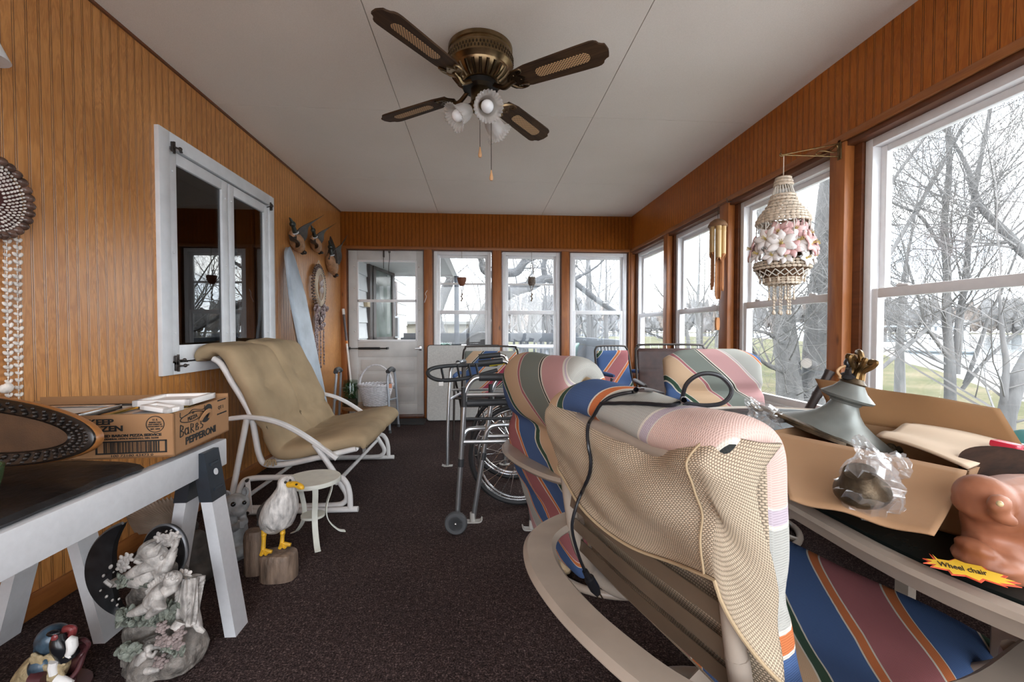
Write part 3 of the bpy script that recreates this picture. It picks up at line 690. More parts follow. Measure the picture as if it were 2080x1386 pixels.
def duck(px, py, L, lab, wing, tilt):
    o = at(px, py, x=XL + .05); d = thing('flying_duck_plaque', lab, 'wall plaque', o, group='flying duck wall plaques')
    M = Matrix.Translation(o) @ Matrix(((0, 0, 1, 0), (1, 0, 0, 0), (0, 1, 0, 0), (0, 0, 0, 1))) @ T(rot=(0, 0, tilt))   # local x along the wall, y up, z into the room
    S = L; MW = M @ T(rot=(0, 0, -tilt))
    b = MB(); prof = [(-.42, .03), (-.36, .13), (-.22, .205), (0, .25), (.2, .225), (.36, .145), (.46, .07), (.52, .016)]
    rings = [[M @ V((t * S, (r * math.cos(2 * PI * k / 14)) * S, (r * .85 * math.sin(2 * PI * k / 14)) * S)) for k in range(14)] for t, r in prof]
    b.ring_skin(rings); obj('body', b, mat('duck_brown', (.36, .19, .095), .5, var=.35, scale=30), d)
    b = MB(); b.tube([M @ V((-.36 * S, .0, .02)), M @ V((-.46 * S, .02 * S, .02)), M @ V((-.58 * S, .05 * S, .02))], [.085 * S, .068 * S, .06 * S], 10); b.ell(M @ V((-.63 * S, .075 * S, .02)), .095 * S, 12, 9)
    b.tube([M @ V((-.68 * S, .08 * S, .02)), M @ V((-.80 * S, .085 * S, .02)), M @ V((-.88 * S, .07 * S, .02))], [.055 * S, .04 * S, .018 * S], 8); obj('head', b, mat('duck_dark', (.018, .022, .018), .3, var=.4), d)
    b = MB(); b.tube([M @ V((-.345 * S, 0, .02)), M @ V((-.375 * S, .005 * S, .02))], .105 * S, 12); obj('neck_ring', b, M_WP, d)
    b = MB(); b.ell(M @ V((.50 * S, .02 * S, 0)), (.07 * S, .12 * S, .09 * S), 9, 7); b.ell(M @ V((.44 * S, -.06 * S, .03)), (.06 * S, .10 * S, .06 * S), 9, 7); obj('tail', b, M_IRON, d)
    for (w0, w1, w2, wd) in wing:
        P = smooth_path([MW @ (V(w0) * S), MW @ (V(w1) * S), MW @ (V(w2) * S)], 6); b = MB(); n = len(P)
        b.sweep(P, [(-1, -.09), (1, -.05), (1, .05), (-1, .09)], up=(0, .25, 1) if wd > 0 else (0, 1, .3), scale=[abs(wd) * S * (1.0 - .92 * (i / (n - 1)) ** 1.6) for i in range(n)])
        obj('wing', b, mat('duck_wing', (.045, .035, .028), .45, var=.5, scale=30), d)
    return d
W1 = (((-.1, .05, .1), (.02, .50, .35), (.42, .95, .70), .27), ((-.1, -.02, .05), (-.42, -.10, .12), (-.85, .02, .12), -.20))
duck(603, 490, .27, 'largest flying duck plaque on the panelled wall, nearest the white window', W1, -.6)
duck(641, 495, .235, 'middle flying duck plaque, small, above the oval shell hoop', W1, -.62)
duck(674, 536, .29, 'flying duck plaque hung lowest, next to the far corner and door', (((-.1, .05, .1), (-.05, .55, .30), (.22, 1.1, .50), .27), ((-.1, .02, .05), (-.25, .45, .1), (-.42, .90, .1), -.20)), -.9)

o = V((-1.40, 3.62, 0)); ib = thing('ironing_board', 'ironing board in a pale blue grey cover leaning against the panelled wall', 'ironing board', o)
pl = at(566, 500, x=XL + .03); mB = frame_at(V((-1.30, 3.80, .02)), V((XL + .035 - -1.30, 3.70 - 3.80, pl.z)), up=(0, 1, 0))
# mB: local z up the board, local y ~ board normal, local x ~ across
L = (V((XL + .035, 3.70, pl.z + .02)) - V((-1.30, 3.80, .02))).length
def ibf(u, t):
    a = 2 * PI * u; z = t * L; hw = .155 * min(1, (L - z) / .42 * .62 + .40) if z > L - .42 else .155
    if z > L - .11: hw *= math.sqrt(max(0, 1 - ((z - (L - .11)) / .11) ** 2)) * .98 + .02
    if z < .05: hw *= .9 + z * 2
    return mB @ V((0.020 * math.copysign(abs(math.sin(a)) ** .5, math.sin(a)), hw * math.copysign(abs(math.cos(a)) ** .6, math.cos(a)), z))
b = MB(); b.grid(ibf, 28, 44, cu=True); fs = b.f; b.f.append([i * 44 for i in range(28)]); b.f.append([i * 44 + 43 for i in range(28)])
obj('padded_top', b, mat('ironing_cover', (.40, .46, .52), .35, var=.22, scale=5, bmp=.5, bscale=12, dist=.01), ib)
b = MB(); P0 = mB @ V((-.03, -.1, L * .45)); P1 = mB @ V((-.03, .1, L * .45)); b.tube([mB @ V((-.035, -.11, .1)), mB @ V((-.035, -.09, L * .7))], .009, 8); b.tube([mB @ V((-.035, .11, .1)), mB @ V((-.035, .09, L * .7))], .009, 8); obj('folded_leg', b, M_CHROME, ib)
# ------------------------------------------------------------------ glider loveseat
M_WTUBE = mat('white_enamel_tube', (.70, .68, .66), .35, var=.08, scale=12)
M_KHAKI = mat('khaki_fabric', (.36, .265, .16), .9, var=.18, scale=5, bmp=.35, bscale=900, dist=.001, spec=.15)
M_KHAKID = mat('khaki_piping', (.12, .085, .045), .9)
gl = thing('glider_loveseat', 'white tube glider loveseat with tufted khaki cushions under the white casement window', 'glider', (-1.1, 3.0, 0))
YN, YR = 2.50, 3.52
for y in (YN, YR):
    b = MB(); b.tube([V((-1.33, y, .016)), V((-.695, y, .016))], .016, 10); obj('floor_rail', b, M_WTUBE, gl)
    b = MB(); b.tube(smooth_path([(-1.345, y, .016), (-1.345, y, .11), (-1.325, y, .175), (-1.27, y, .205), (-1.05, y, .206), (-.82, y, .203), (-.765, y, .175), (-.742, y, .11), (-.738, y, .016)], 5), .0155, 10); obj('base_hoop', b, M_WTUBE, gl)
    for x in (-1.283, -.93):
        b = MB(); b.strip([V((x, y - .022, .205)), V((x + .012, y - .022, .018))], .026, .006, up=(0, 1, 0)); l = obj('swing_link', b, M_WTUBE, gl)
        for zz in (.203, .022): b = MB(); b.tube([V((x, y - .034, zz)), V((x, y - .018, zz))], .009, 10); obj('pivot_bolt', b, M_IRON, l)
for y in (YN + .03, YR - .03):
    b = MB(); b.tube(smooth_path([(-1.395, y, .10), (-1.316, y, .50), (-1.305, y, .535)], 4), .016, 10); obj('rear_leg', b, M_WTUBE, gl)
    b = MB(); b.tube(smooth_path([(-.945, y, .385), (-.88, y, .29), (-.80, y, .155), (-.765, y, .085), (-.785, y, .043), (-.85, y, .030), (-1.1, y, .030), (-1.36, y, .032), (-1.395, y, .11)], 5), .016, 10); obj('front_leg', b, M_WTUBE, gl)
    b = MB(); b.strip(smooth_path([(-1.40, y, .535), (-1.295, y, .542), (-1.166, y, .518), (-1.055, y, .468), (-.936, y, .388), (-.818, y, .298)], 5), .034, .020, up=(0, 1, 0)); b2 = MB()
    b2.strip(smooth_path([(-1.40, y, .535), (-1.295, y, .542), (-1.166, y, .518), (-1.055, y, .468), (-.936, y, .388), (-.818, y, .298)], 5), .036, .024, up=(-.4, 0, 1)); obj('armrest', b2, M_WTUBE, gl)
b = MB()
for y in (YN + .06, YR - .06): b.tube(smooth_path([(-1.50, y, .87), (-1.457, y, .835), (-1.40, y, .73), (-1.348, y, .64), (-1.30, y, .54), (-1.28, y, .43), (-1.26, y, .32), (-1.222, y, .265), (-1.10, y, .265), (-.90, y, .305), (-.72, y, .345)], 5), .0165, 10)
b.tube([V((-1.495, YN + .06, .868)), V((-1.495, YR - .06, .868))], .014, 10); b.tube([V((-.72, YN + .06, .345)), V((-.72, YR - .06, .345))], .014, 10); b.tube([V((-1.22, YN + .06, .262)), V((-1.22, YR - .06, .262))], .014, 10)
obj('seat_frame', b, M_WTUBE, gl)
b = MB(); b.tube([V((-.82, YN + .02, .16)), V((-.82, YR - .02, .16))], .012, 8); obj('cross_tube', b, M_WTUBE, gl); b = MB(); b.tube([V((-1.36, YN + .02, .06)), V((-1.36, YR - .02, .06))], .012, 8); obj('cross_tube', b, M_WTUBE, gl)
b = MB(); b.grid(lambda u, t: V((lerp(-1.25, -.73, t), lerp(YN + .07, YR - .07, u), .272 + .07 * t - .01 * math.sin(t * PI))), 4, 8); o_ = obj('sling', b, M_WP, gl); o_.modifiers.new('thick', 'SOLIDIFY').thickness = .003
for j, (yc, off) in enumerate(((YN + .285, 0), (YR - .275, .014))):
    prof = [(-1.585, yc, .855 + off), (-1.565, yc, .895 + off), (-1.50, yc, .918 + off), (-1.425, yc, .885 + off), (-1.36, yc, .77), (-1.30, yc, .65), (-1.245, yc, .52), (-1.195, yc, .40), (-1.155, yc, .335), (-1.08, yc, .330), (-.95, yc, .352), (-.80, yc, .385), (-.69, yc, .385), (-.668, yc, .345)]
    mb = pad(prof, (0, 1, 0), .50, .105, e=.45, nu=78, nv=40, tufts=((.42, 0, .80, .045), (.42, 0, .42, .14), (.95, 0, .30, .10)), creases=((.66, .45, .03), (.13, .35, .035)), rag=.010, seed=j * 7 + 1, ends=.07)
    cu = obj('cushion', mb, M_KHAKI, gl, ang=70)
    # piping along both edges and the tie at the rear corner
    b = MB(); P = smooth_path([V(p) for p in prof], 4)
    for sg in (-1, 1): b.tube([p + V((0, sg * .236, 0)) + V((.012, 0, .010)) for p in P], .0042, 6)
    obj('piping', b, M_KHAKID, cu)
    b = MB(); e = V((-1.185, yc - .235, .285))
    for q in range(5): b.tube(smooth_path([e, e + V((.01 * q - .02, -.012, .01)), e + V((.016 * q - .035, -.016, -.018 - .006 * (q % 2)))], 3), .0055, 6)
    obj('cushion_tie', b, M_KHAKI, cu)

# ------------------------------------------------------------------ small round side table
c = V((-.825, 2.185, 0)); st = thing('side_table', 'small round off-white metal side table on bent strap legs beside the glider', 'table', c)
M_CREAM = mat('cream_enamel', (.66, .66, .58), .4, var=.08, scale=20)
b = MB(); b.lathe([(.0, .306), (.128, .306), (.131, .302), (.131, .286), (.126, .284), (.126, .298), (.0, .298)], 40, M=T(c)); obj('table_top', b, M_CREAM, st)
b = MB(); b.lathe([(.0, .125), (.055, .125), (.055, .114), (.0, .114)], 28, M=T(c)); obj('lower_shelf', b, M_CREAM, st)
for dg in (-62, 30, 150):
    dx, dy = math.cos(math.radians(dg)), math.sin(math.radians(dg)); b = MB()
    P = smooth_path([c + V((dx * .085, dy * .085, .296)), c + V((dx * .088, dy * .088, .24)), c + V((dx * .062, dy * .062, .15)), c + V((dx * .070, dy * .070, .08)), c + V((dx * .115, dy * .115, .02)), c + V((dx * .150, dy * .150, .003))], 5)
    b.strip(P, .026, .005, up=(dx, dy, .3)); obj('leg', b, M_CREAM, st)

# ------------------------------------------------------------------ seagull on pilings
SG = lambda cx, cy, y: at(440 + cx / 5.775, 940 + cy / 5.775, y=y)
g = thing('seagull_figurine', 'painted seagull figurine with yellow beak and legs standing on two wooden pilings', 'figurine', (-.85, 1.86, 0))
M_GULL = mat('gull_white', (.48, .45, .42), .6, var=.45, scale=55, bmp=.9, bscale=120, dist=.004, stretch=(1, 1, .35)); M_YEL = mat('gull_yellow', (.66, .36, .02), .45, var=.25, scale=40)
M_PILE = mat('carved_piling', (.17, .115, .08), .6, var=.5, scale=30, bmp=1.0, bscale=70, dist=.006, stretch=(1, 1, .3))
Y = 1.85; b = MB()
b.tube([SG(560, 760, Y + .03), SG(640, 700, Y + .02), SG(720, 620, Y), SG(770, 500, Y - .01), SG(800, 400, Y - .01), SG(815, 300, Y - .01), SG(822, 235, Y - .01), SG(826, 190, Y - .01)], [.022, .055, .070, .066, .052, .036, .030, .022], 14)
b.ell(SG(820, 235, Y - .01), (.036, .031, .030), 14, 10); b.ell(SG(760, 600, Y - .005), (.055, .06, .06), 14, 10); b.ell(SG(655, 640, Y + .01), (.05, .055, .055), 12, 8)
remesh(obj('body', b, M_GULL, g), .006, 3)
b = MB(); p = SG(850, 258, Y - .035); q = SG(1000, 292, Y - .075); b.tube(smooth_path([p, SG(930, 258, Y - .06), q, SG(1003, 302, Y - .075)], 4), [.013] * 2 + [.0125] * 3 + [.012] * 3 + [.010, .009, .008, .006, .004], 10); obj('beak', b, M_YEL, g)
b = MB(); b.ell(SG(808, 232, Y - .042), .0055, 8, 6); b.ell(SG(862, 208, Y - .036), .005, 8, 6); b.ell(SG(938, 258, Y - .075), (.006, .004, .004), 8, 5); obj('eye', b, mat('black_gloss', (.006, .006, .006), .15), g)
b = MB(); b.tube(smooth_path([SG(620, 470, Y + .055), SG(560, 560, Y + .06), SG(520, 650, Y + .05), SG(505, 740, Y + .04)], 4), [.012 + .014 * math.sin(PI * min(1, i / 9)) for i in range(13)], 10); b.ell(SG(590, 560, Y + .045), (.03, .028, .06), 10, 8, rot=(0, .5, 0)); obj('wing', b, mat('gull_grey', (.05, .052, .055), .55, var=.5, scale=40, bmp=.6), g)
M2 = mat('gull_yellow', (0, 0, 0))
for (ax, ay, bx, by, yy) in ((555, 790, 545, 1040, Y - .02), (775, 770, 765, 960, Y + .0)):
    b = MB(); P = [SG(ax, ay, yy), SG(ax - 2, lerp(ay, by, .5), yy), SG(bx, by, yy - .005)]; b.tube(P, [.0105, .008, .009], 8); b.ell(SG(ax, ay + 55, yy), (.011, .011, .012), 8, 6)
    for k, (dx, dy) in enumerate(((-25, 45), (40, 40), (105, 5))): b.tube([SG(bx, by - 8, yy - .005), SG(bx + dx, by + dy, yy - .03 + .012 * k)], [.009, .007], 6)
    b.add([SG(bx, by - 4, yy - .006), SG(bx - 25, by + 45, yy - .03), SG(bx + 40, by + 40, yy - .02), SG(bx + 105, by + 5, yy - .006)], [[0, 1, 2], [0, 2, 3]]); obj('leg', b, M2, g)
def piling(cx0, cx1, ytop, ybot, yy, dep, name='piling'):
    a, c_ = SG(cx0, ybot, yy), SG(cx1, ybot, yy); zt = SG(cx0, ytop, yy).z; ctr = (a + c_) / 2; ctr.z = 0; rx = (c_ - a).length / 2
    b = MB(); n = 24; rings = []
    for k, (s_, z) in enumerate(((.93, 0), (1, .02), (1, .35), (1.0, .8), (.97, .93), (.86, .99), (.5, 1.0), (.05, 1.0))):
        rings.append([V((ctr.x + rx * s_ * math.copysign(abs(math.cos(2 * PI * i / n)) ** .75, math.cos(2 * PI * i / n)), ctr.y + dep * s_ * math.copysign(abs(math.sin(2 * PI * i / n)) ** .75, math.sin(2 * PI * i / n)), z * zt)) * 1.0 + V((.004 * noise.noise(V((i * .9, z * 4, cx0))), .004 * noise.noise(V((i * .9, z * 4, cx1))), 0)) for i in range(n)])
    b.ring_skin(rings); return obj(name, b, M_PILE, g)
piling(340, 560, 790, 1285, 1.895, .035); piling(525, 940, 1050, 1345, 1.85, .052)

# ------------------------------------------------------------------ squirrel
M_SQ = mat('squirrel_grey', (.235, .235, .235), .7, var=.25, scale=30, bmp=.5, bscale=200)
sq = thing('squirrel_figurine', 'grey squirrel garden figurine holding its paws up behind the sawhorse leg', 'figurine', (-1.11, 2.03, 0)); Y = 2.03; b = MB()
b.tube([SG(180, 1110, Y), SG(190, 950, Y), SG(200, 800, Y), SG(215, 680, Y), SG(225, 560, Y)], [.058, .066, .058, .048, .040], 14)
b.ell(SG(220, 490, Y - .01), (.058, .055, .047), 16, 12); b.ell(SG(265, 560, Y - .045), (.032, .030, .026), 12, 8); b.ell(SG(210, 1060, Y - .04), (.05, .05, .035), 12, 8)
b.tube([SG(170, 690, Y - .03), SG(210, 770, Y - .06), SG(285, 720, Y - .075)], [.022, .019, .014], 10); b.tube([SG(300, 640, Y - .03), SG(330, 700, Y - .06), SG(290, 740, Y - .075)], [.018, .016, .012], 10)
b.ell(SG(270, 1050, Y - .06), (.028, .045, .022), 10, 8); b.tube([SG(80, 1080, Y + .06), SG(60, 900, Y + .09), SG(70, 700, Y + .08)], [.03, .045, .03], 10)
remesh(obj('body', b, M_SQ, sq), .006, 2)
for ex, ey, rr in ((122, 388, .35), (335, 345, -.45)):
    b = MB(); e = SG(ex, ey, Y + .005); b.lathe([(.0, -.012), (.013, -.008), (.0165, .0), (.012, .004), (.006, -.002), (.0, -.004)], 14, M=frame_at(e, (.25 if rr > 0 else -.15, -1, .1)) @ T(sc=(1.0, 1.45, 1))); obj('ear', b, M_SQ, sq)
b = MB(); b.ell(SG(195, 490, Y - .060), .0105, 10, 8); b.ell(SG(326, 470, Y - .045), .009, 10, 8); obj('eye', b, mat('black_gloss', (0, 0, 0)), sq)
b = MB()
for k in range(4): b.tube(smooth_path([SG(255, 690 + k * 18, Y - .085), SG(280, 705 + k * 18, Y - .095), SG(318, 700 + k * 18, Y - .085)], 3), .006, 6)
obj('paws', b, M_SQ, sq)

# rounded dark figurine and a big ribbed shell beside the wall
S3 = lambda cx, cy, y: at(250 + cx / 5.333, 960 + cy / 5.333, y=y)
Y = 1.86; b = MB(); b.ell(S3(760, 920, Y), (.075, .07, .085), 14, 10, nz=.3, ns=14); b.ell(S3(790, 760, Y), (.04, .045, .05), 12, 8, nz=.3, ns=20); b.ell(S3(830, 1060, Y - .03), (.07, .05, .045), 12, 8, nz=.3, ns=18); b.ell(S3(745, 590, Y + .1), (.025, .03, .03), 10, 8)
p = S3(760, 920, Y); b.ell((p.x, p.y, .035), (.09, .08, .036), 14, 8)
o = one('garden_figurine', b, mat('dark_stone', (.055, .047, .04), .7, var=.4, scale=25, bmp=.6, bscale=60), 'rounded dark stone garden figurine in the shade between sawhorse leg and winged statue', 'figurine', loc=(p.x, p.y, 0)); remesh(o, .007, 2)
Y = 2.15; a, c_, t_ = S3(80, 690, Y), S3(480, 560, Y), S3(560, 250, Y)
b = MB(); n = 30; piv = S3(620, 640, Y)
def shf(u, t):
    ang = lerp(math.radians(186), math.radians(62), u); R = lerp(.235, .20, u) * t; rib = 1 + .04 * math.sin(u * n * 2 * PI)
    return piv + V((math.cos(ang) * R * rib, (.05 - .11 * math.sin(t * PI * .5)) * math.sin(u * PI) * rib - .02 * t, math.sin(ang) * R * .80 * rib + .012))
b.grid(shf, 240, 14)
o = one('ribbed_shell', b, mat('ribbed_brown', (.32, .24, .18), .55, var=.25, scale=12), 'large brown ribbed fan shell standing against the panelled wall behind the sawhorse', 'shell', loc=(piv.x, piv.y, 0)); o.modifiers.new('thick', 'SOLIDIFY').thickness = .012
# ------------------------------------------------------------------ sawhorses with the slab on top
M_SAWP = mat('chipped_white_paint', (.55, .55, .56), .55, var=.10, scale=9, bmp=.12, bscale=50)
def chip_mat():
    m, nt, p, out = mat_new('chipped_white_timber')
    v = coords(nt, 'Object'); n = nd(nt, 'TexNoise', i_Scale=9, i_Detail=6, i_Roughness=.75); nt.links.new(v, n.inputs['Vector'])
    n2 = nd(nt, 'TexNoise', i_Scale=60, i_Detail=3); nt.links.new(v, n2.inputs['Vector'])
    f = mth(nt, 'ADD', mth(nt, 'MULTIPLY', n.outputs['Fac'], .7), mth(nt, 'MULTIPLY', n2.outputs['Fac'], .3))
    c = ramp(nt, [(.24, (.06, .045, .035)), (.275, (.50, .50, .51)), (.7, (.60, .60, .61))]); nt.links.new(f, c.inputs['Fac']); nt.links.new(c.outputs['Color'], p.inputs['Base Color'])
    p.inputs['Roughness'].default_value = .5; bump(nt, p, n2.outputs['Fac'], .12, .002); return m
M_CHIP = chip_mat(); M_SLATE = mat('slate_blue_bracket', (.020, .027, .036), .4, .2, var=.2, scale=20)
def sawhorse(xc, lab, ends, z0=.535, z1=.63, yy=(.25, 1.665), spread=.165):
    s = thing('sawhorse', lab, 'sawhorse', (xc, 1.0, 0), group='white painted sawhorses')
    b = MB(); b.bb((xc - .019, yy[0], z0), (xc + .019, yy[1], z1), .003); obj('beam', b, M_CHIP, s)
    for ye in ends:
        for sg in (1, -1):
            top = V((xc + sg * .018, ye, z1 - .03)); foot = V((xc + sg * spread, ye - .01, -.0)); d = (top - foot); b = MB()
            prof = [(-.038, -.018), (.038, -.018), (.038, .018), (-.038, .018)]
            rings = []
            for p in (foot, top): rings.append([p + V((sg * b_, a, 0)) for a, b_ in prof])
            b.ring_skin(rings); lg = obj('leg', b, M_CHIP, s, smooth=False)
            b = MB(); rings = []
            for t in (.76, 1.03):
                p = foot.lerp(top, t); rings.append([p + V((sg * b_ * 1.16, a * 1.07, 0)) for a, b_ in prof])
            b.ring_skin(rings)
            m0, m1 = foot.lerp(top, .82), foot.lerp(top, .96)
            b.strip([m0 + V((sg * .022, -.022, 0)), m0 + V((sg * .022, .022, 0))], .010, .006, up=(sg, 0, .2)); b.strip([m1 + V((sg * .022, -.022, 0)), m1 + V((sg * .022, .022, 0))], .010, .006, up=(sg, 0, .2))
            k = obj('bracket', b, M_SLATE, s); b = MB(); b.lathe([(0, .0), (.011, .0), (.011, .002), (0, .002)], 14, M=frame_at(foot.lerp(top, .91) + V((sg * .0225, 0, 0)), (sg, 0, .2))); obj('bracket_hole', b, M_CHIP, k)
    return s
sawhorse(-.953, 'white painted sawhorse with slate blue leg brackets carrying the open edge of the black slab', (1.545, .42), spread=.115)
sawhorse(-1.415, 'white painted sawhorse half hidden beneath the slab, its legs close to the panelled wall', (1.545, .42), spread=.165, yy=(.25, 1.62))
b = MB(); rnd = random.Random(5)
def slab_edge(y): return -.958 + .010 * noise.noise(V((y * 9, 0, 0))) + .006 * noise.noise(V((y * 31, 3, 0)))
N = 60; rings = []
for i in range(N):
    y = lerp(.30, 1.36, i / (N - 1)); e = slab_edge(y); j = .005 * noise.noise(V((y * 23, 7, 1)))
    e -= .42 * max(0, (i / (N - 1) - .93) / .07) ** 2
    rings.append([V((XL + .03, y, .631)), V((e, y, .631)), V((e + .008 + j, y, .640)), V((e - .004 + j, y, .650)), V((e - .03, y, .6535 + j * .3)), V((XL + .03, y, .6535))])
b.ring_skin(rings)
M_SLAB = mat('black_slab', (.010, .010, .011), .32, var=.6, scale=25, bmp=.5, bscale=45, dist=.004)
one('slab', b, M_SLAB, 'rough edged black slab lying across the two white sawhorses', 'slab', loc=(-1.3, .8, .64), ang=30)
zt = .6535

# ------------------------------------------------------------------ pizza carton full of picture frames
M_CARD = mat('brown_cardboard', (.33, .17, .075), .8, var=.10, scale=6, bmp=.12, bscale=120)
M_INK = mat('black_print', (.010, .009, .008), .7)
A, B_ = V((-.905, 1.350, zt)), V((-.940, 1.690, zt)); dx = (V((-1.45, 1.30, zt)) - A).normalized(); dy = (B_ - A).normalized(); hz = .128; LX, LY = .60, (B_ - A).length
cb = thing('cardboard_carton', 'brown printed pizza carton holding picture frames on the black slab', 'box', A)
Mb = Matrix((( dx.x, dy.x, 0, A.x), (dx.y, dy.y, 0, A.y), (0, 0, 1, A.z), (0, 0, 0, 1)))     # local: x to the wall, y away along the beam, z up
b = MB(); t = .005
b.bb((0, 0, 0), (LX, LY, t), M=Mb); b.bb((0, 0, 0), (LX, t, hz), M=Mb); b.bb((0, LY - t, 0), (LX, LY, hz + .012), M=Mb); b.bb((0, 0, 0), (t, LY, hz), M=Mb); b.bb((LX - t, 0, 0), (LX, LY, hz), M=Mb)
obj('carton_wall', b, M_CARD, cb, smooth=False)
b = MB(); R1 = .030; yc, zc = LY * .52, hz * .66
b.prism([(R1 * math.cos(2 * PI * k / 24), R1 * .62 * math.sin(2 * PI * k / 24)) for k in range(24)], -.0006, .0006, M=Mb @ T((0, yc, zc)) @ Matrix(((0, 0, -1, 0), (1, 0, 0, 0), (0, 1, 0, 0), (0, 0, 0, 1))))
obj('hand_hole', b, M_INK, cb)
b = MB(); b.strip([Mb @ V((-.004 - .012 * math.sin(PI * k / 8), yc - .028 * math.cos(PI * k / 8) - .012, zc - .006 + .028 * math.sin(PI * k / 8))) for k in range(9)], .014, .004, up=(1, 0, 0)); obj('hand_hole_flap', b, M_CARD, cb)
FRT = Mb @ Matrix(((-1, 0, 0, 0), (0, 0, -1, -.0008), (0, 1, 0, 0), (0, 0, 0, 1)))      # text on the near face: x runs toward the corner
SID = Mb @ Matrix(((0, 0, -1, -.0008), (1, 0, 0, 0), (0, 1, 0, 0), (0, 0, 0, 1)))       # text on the beam-side face
def ft(s, x, z, size, **k): return text_mb(s, size, FRT @ T((-x, z, 0)), depth=.0005, **k)
def sd_(s, y, z, size, rot=0, **k): return text_mb(s, size, SID @ T((y, z, 0), (0, 0, rot)), depth=.0005, **k)
b = MB()
for s_, x, z, sz, kw in (('KEEP', .190, .108, .022, dict(bold=.0009, sx=1.35)), ('FROZEN', .190, .088, .022, dict(bold=.0009, sx=1.35)), ('RED BARON PIZZA SERVICE', .112, .067, .0100, dict(bold=.0005, sx=1.25)), ('GENERAL OFFICE MARSHALL, MN. 56258', .112, .058, .0068, dict(bold=.0002, sx=1.15)), ('100 72180 43473 0', .112, .0085, .0095, dict(sx=1.5))): b.join(ft(s_, x, z, sz, **kw))
obj('carton_print', b, M_INK, cb, smooth=False)
b = MB()
def rect(x0, x1, z0, z1): b.bb((-x1, z0, -.0005), (-x0, z1, .0005), M=FRT)
x0, x1, z0, z1 = .020, .205, .014, .052
rect(x0, x1, z1 - .004, z1); rect(x0, x1, z0, z0 + .004); rect(x0, x0 + .005, z0, z1); rect(x1 - .005, x1, z0, z1)
x = x0 + .020; r_ = random.Random(11)
while x < x1 - .020:
    w_ = r_.choice((.0012, .0012, .0024, .0034)); rect(x, x + w_, z0 + .003, z1 - .003); x += w_ + r_.choice((.0013, .0013, .0026))
obj('barcode', b, M_INK, cb, smooth=False)
b = MB(); c0 = FRT @ T((-.050, .098, 0)); P = [V((.0235 * math.cos(2 * PI * k / 40), .0235 * math.sin(2 * PI * k / 40), 0)) for k in range(40)]; b.tube([c0 @ p for p in P], .0012, 5, closed=True)
for s_, z, sz in (('U. S.', .013, .0075), ('INSPECTED', .005, .0062), ('AND PASSED BY', -.001, .0050), ('DEPARTMENT OF', -.007, .0050), ('EST. 1094', -.0145, .0062)): b.join(text_mb(s_, sz, c0 @ T((0, z, 0)), depth=.0005, bold=.0002))
obj('inspection_seal', b, M_INK, cb, smooth=False)
b = MB(); b.join(sd_('PEPPERONI', .150, .030, .031, bold=.0012, sx=1.22)); b.join(sd_('PIZZA', .098, .097, .017, rot=.05, bold=.0004, sx=1.2)); b.join(sd_('QT 1', .282, .098, .017, sx=1.1)); b.join(sd_('INGREDIENTS: CRUST', .290, .1235, .0062, bold=.0003)); b.join(sd_('MFG. FOR FOOD SERVICE', .290, .076, .0060, bold=.0003)); b.join(sd_('LP.', .103, .112, .011))
P = [V((.098 + .062 * math.cos(a) * (1 + .10 * math.cos(2 * a)), .098 + .014 * math.sin(a) + .002, 0)) for a in [2 * PI * k / 36 for k in range(36)]]; b.tube([SID @ p for p in P], .0014, 5, closed=True)
P = smooth_path([(.030, .124, 0), (.030, .110, 0), (.045, .108, 0), (.075, .113, 0), (.098, .122, 0), (.13, .117, 0), (.165, .112, 0), (.172, .124, 0)], 4); b.tube([SID @ p for p in P], .0012, 5)
P = [V((.195 + .024 * math.cos(a), .108 + .016 * math.sin(a), 0)) for a in [2 * PI * k / 24 for k in range(24)]]; b.prism([(p.x, p.y) for p in P], -.0003, .0006, M=SID)
obj('side_print', b, M_INK, cb, smooth=False)
b = MB(); K = lambda pts: b.tube([SID @ V((x_, z_, 0)) for x_, z_ in pts], .0017, 5)      # marker pen
ox = .028; zz = .050
K([(ox, zz), (ox + .002, zz + .036)]); K([(ox + .002, zz + .036), (ox + .016, zz + .030), (ox + .014, zz + .021), (ox + .002, zz + .018)]); K([(ox + .003, zz + .018), (ox + .018, zz + .012), (ox + .014, zz + .002), (ox, zz)])
K([(ox + .034 + .009 * math.cos(a), zz + .011 + .010 * math.sin(a)) for a in [k * .6 for k in range(11)]]); K([(ox + .043, zz + .022), (ox + .046, zz)])
K([(ox + .058, zz), (ox + .059, zz + .030), (ox + .072, zz + .026), (ox + .070, zz + .016), (ox + .059, zz + .014), (ox + .076, zz)])
K([(ox + .088, zz + .022), (ox + .088, zz + .002), (ox + .100, zz + .002), (ox + .103, zz + .010), (ox + .089, zz + .012), (ox + .101, zz + .019), (ox + .096, zz + .024), (ox + .088, zz + .022)])
K([(ox + .130, zz + .026), (ox + .118, zz + .027), (ox + .118, zz + .017), (ox + .130, zz + .012), (ox + .126, zz + .003), (ox + .115, zz + .003)])
obj('marker_writing', b, M_INK, cb)
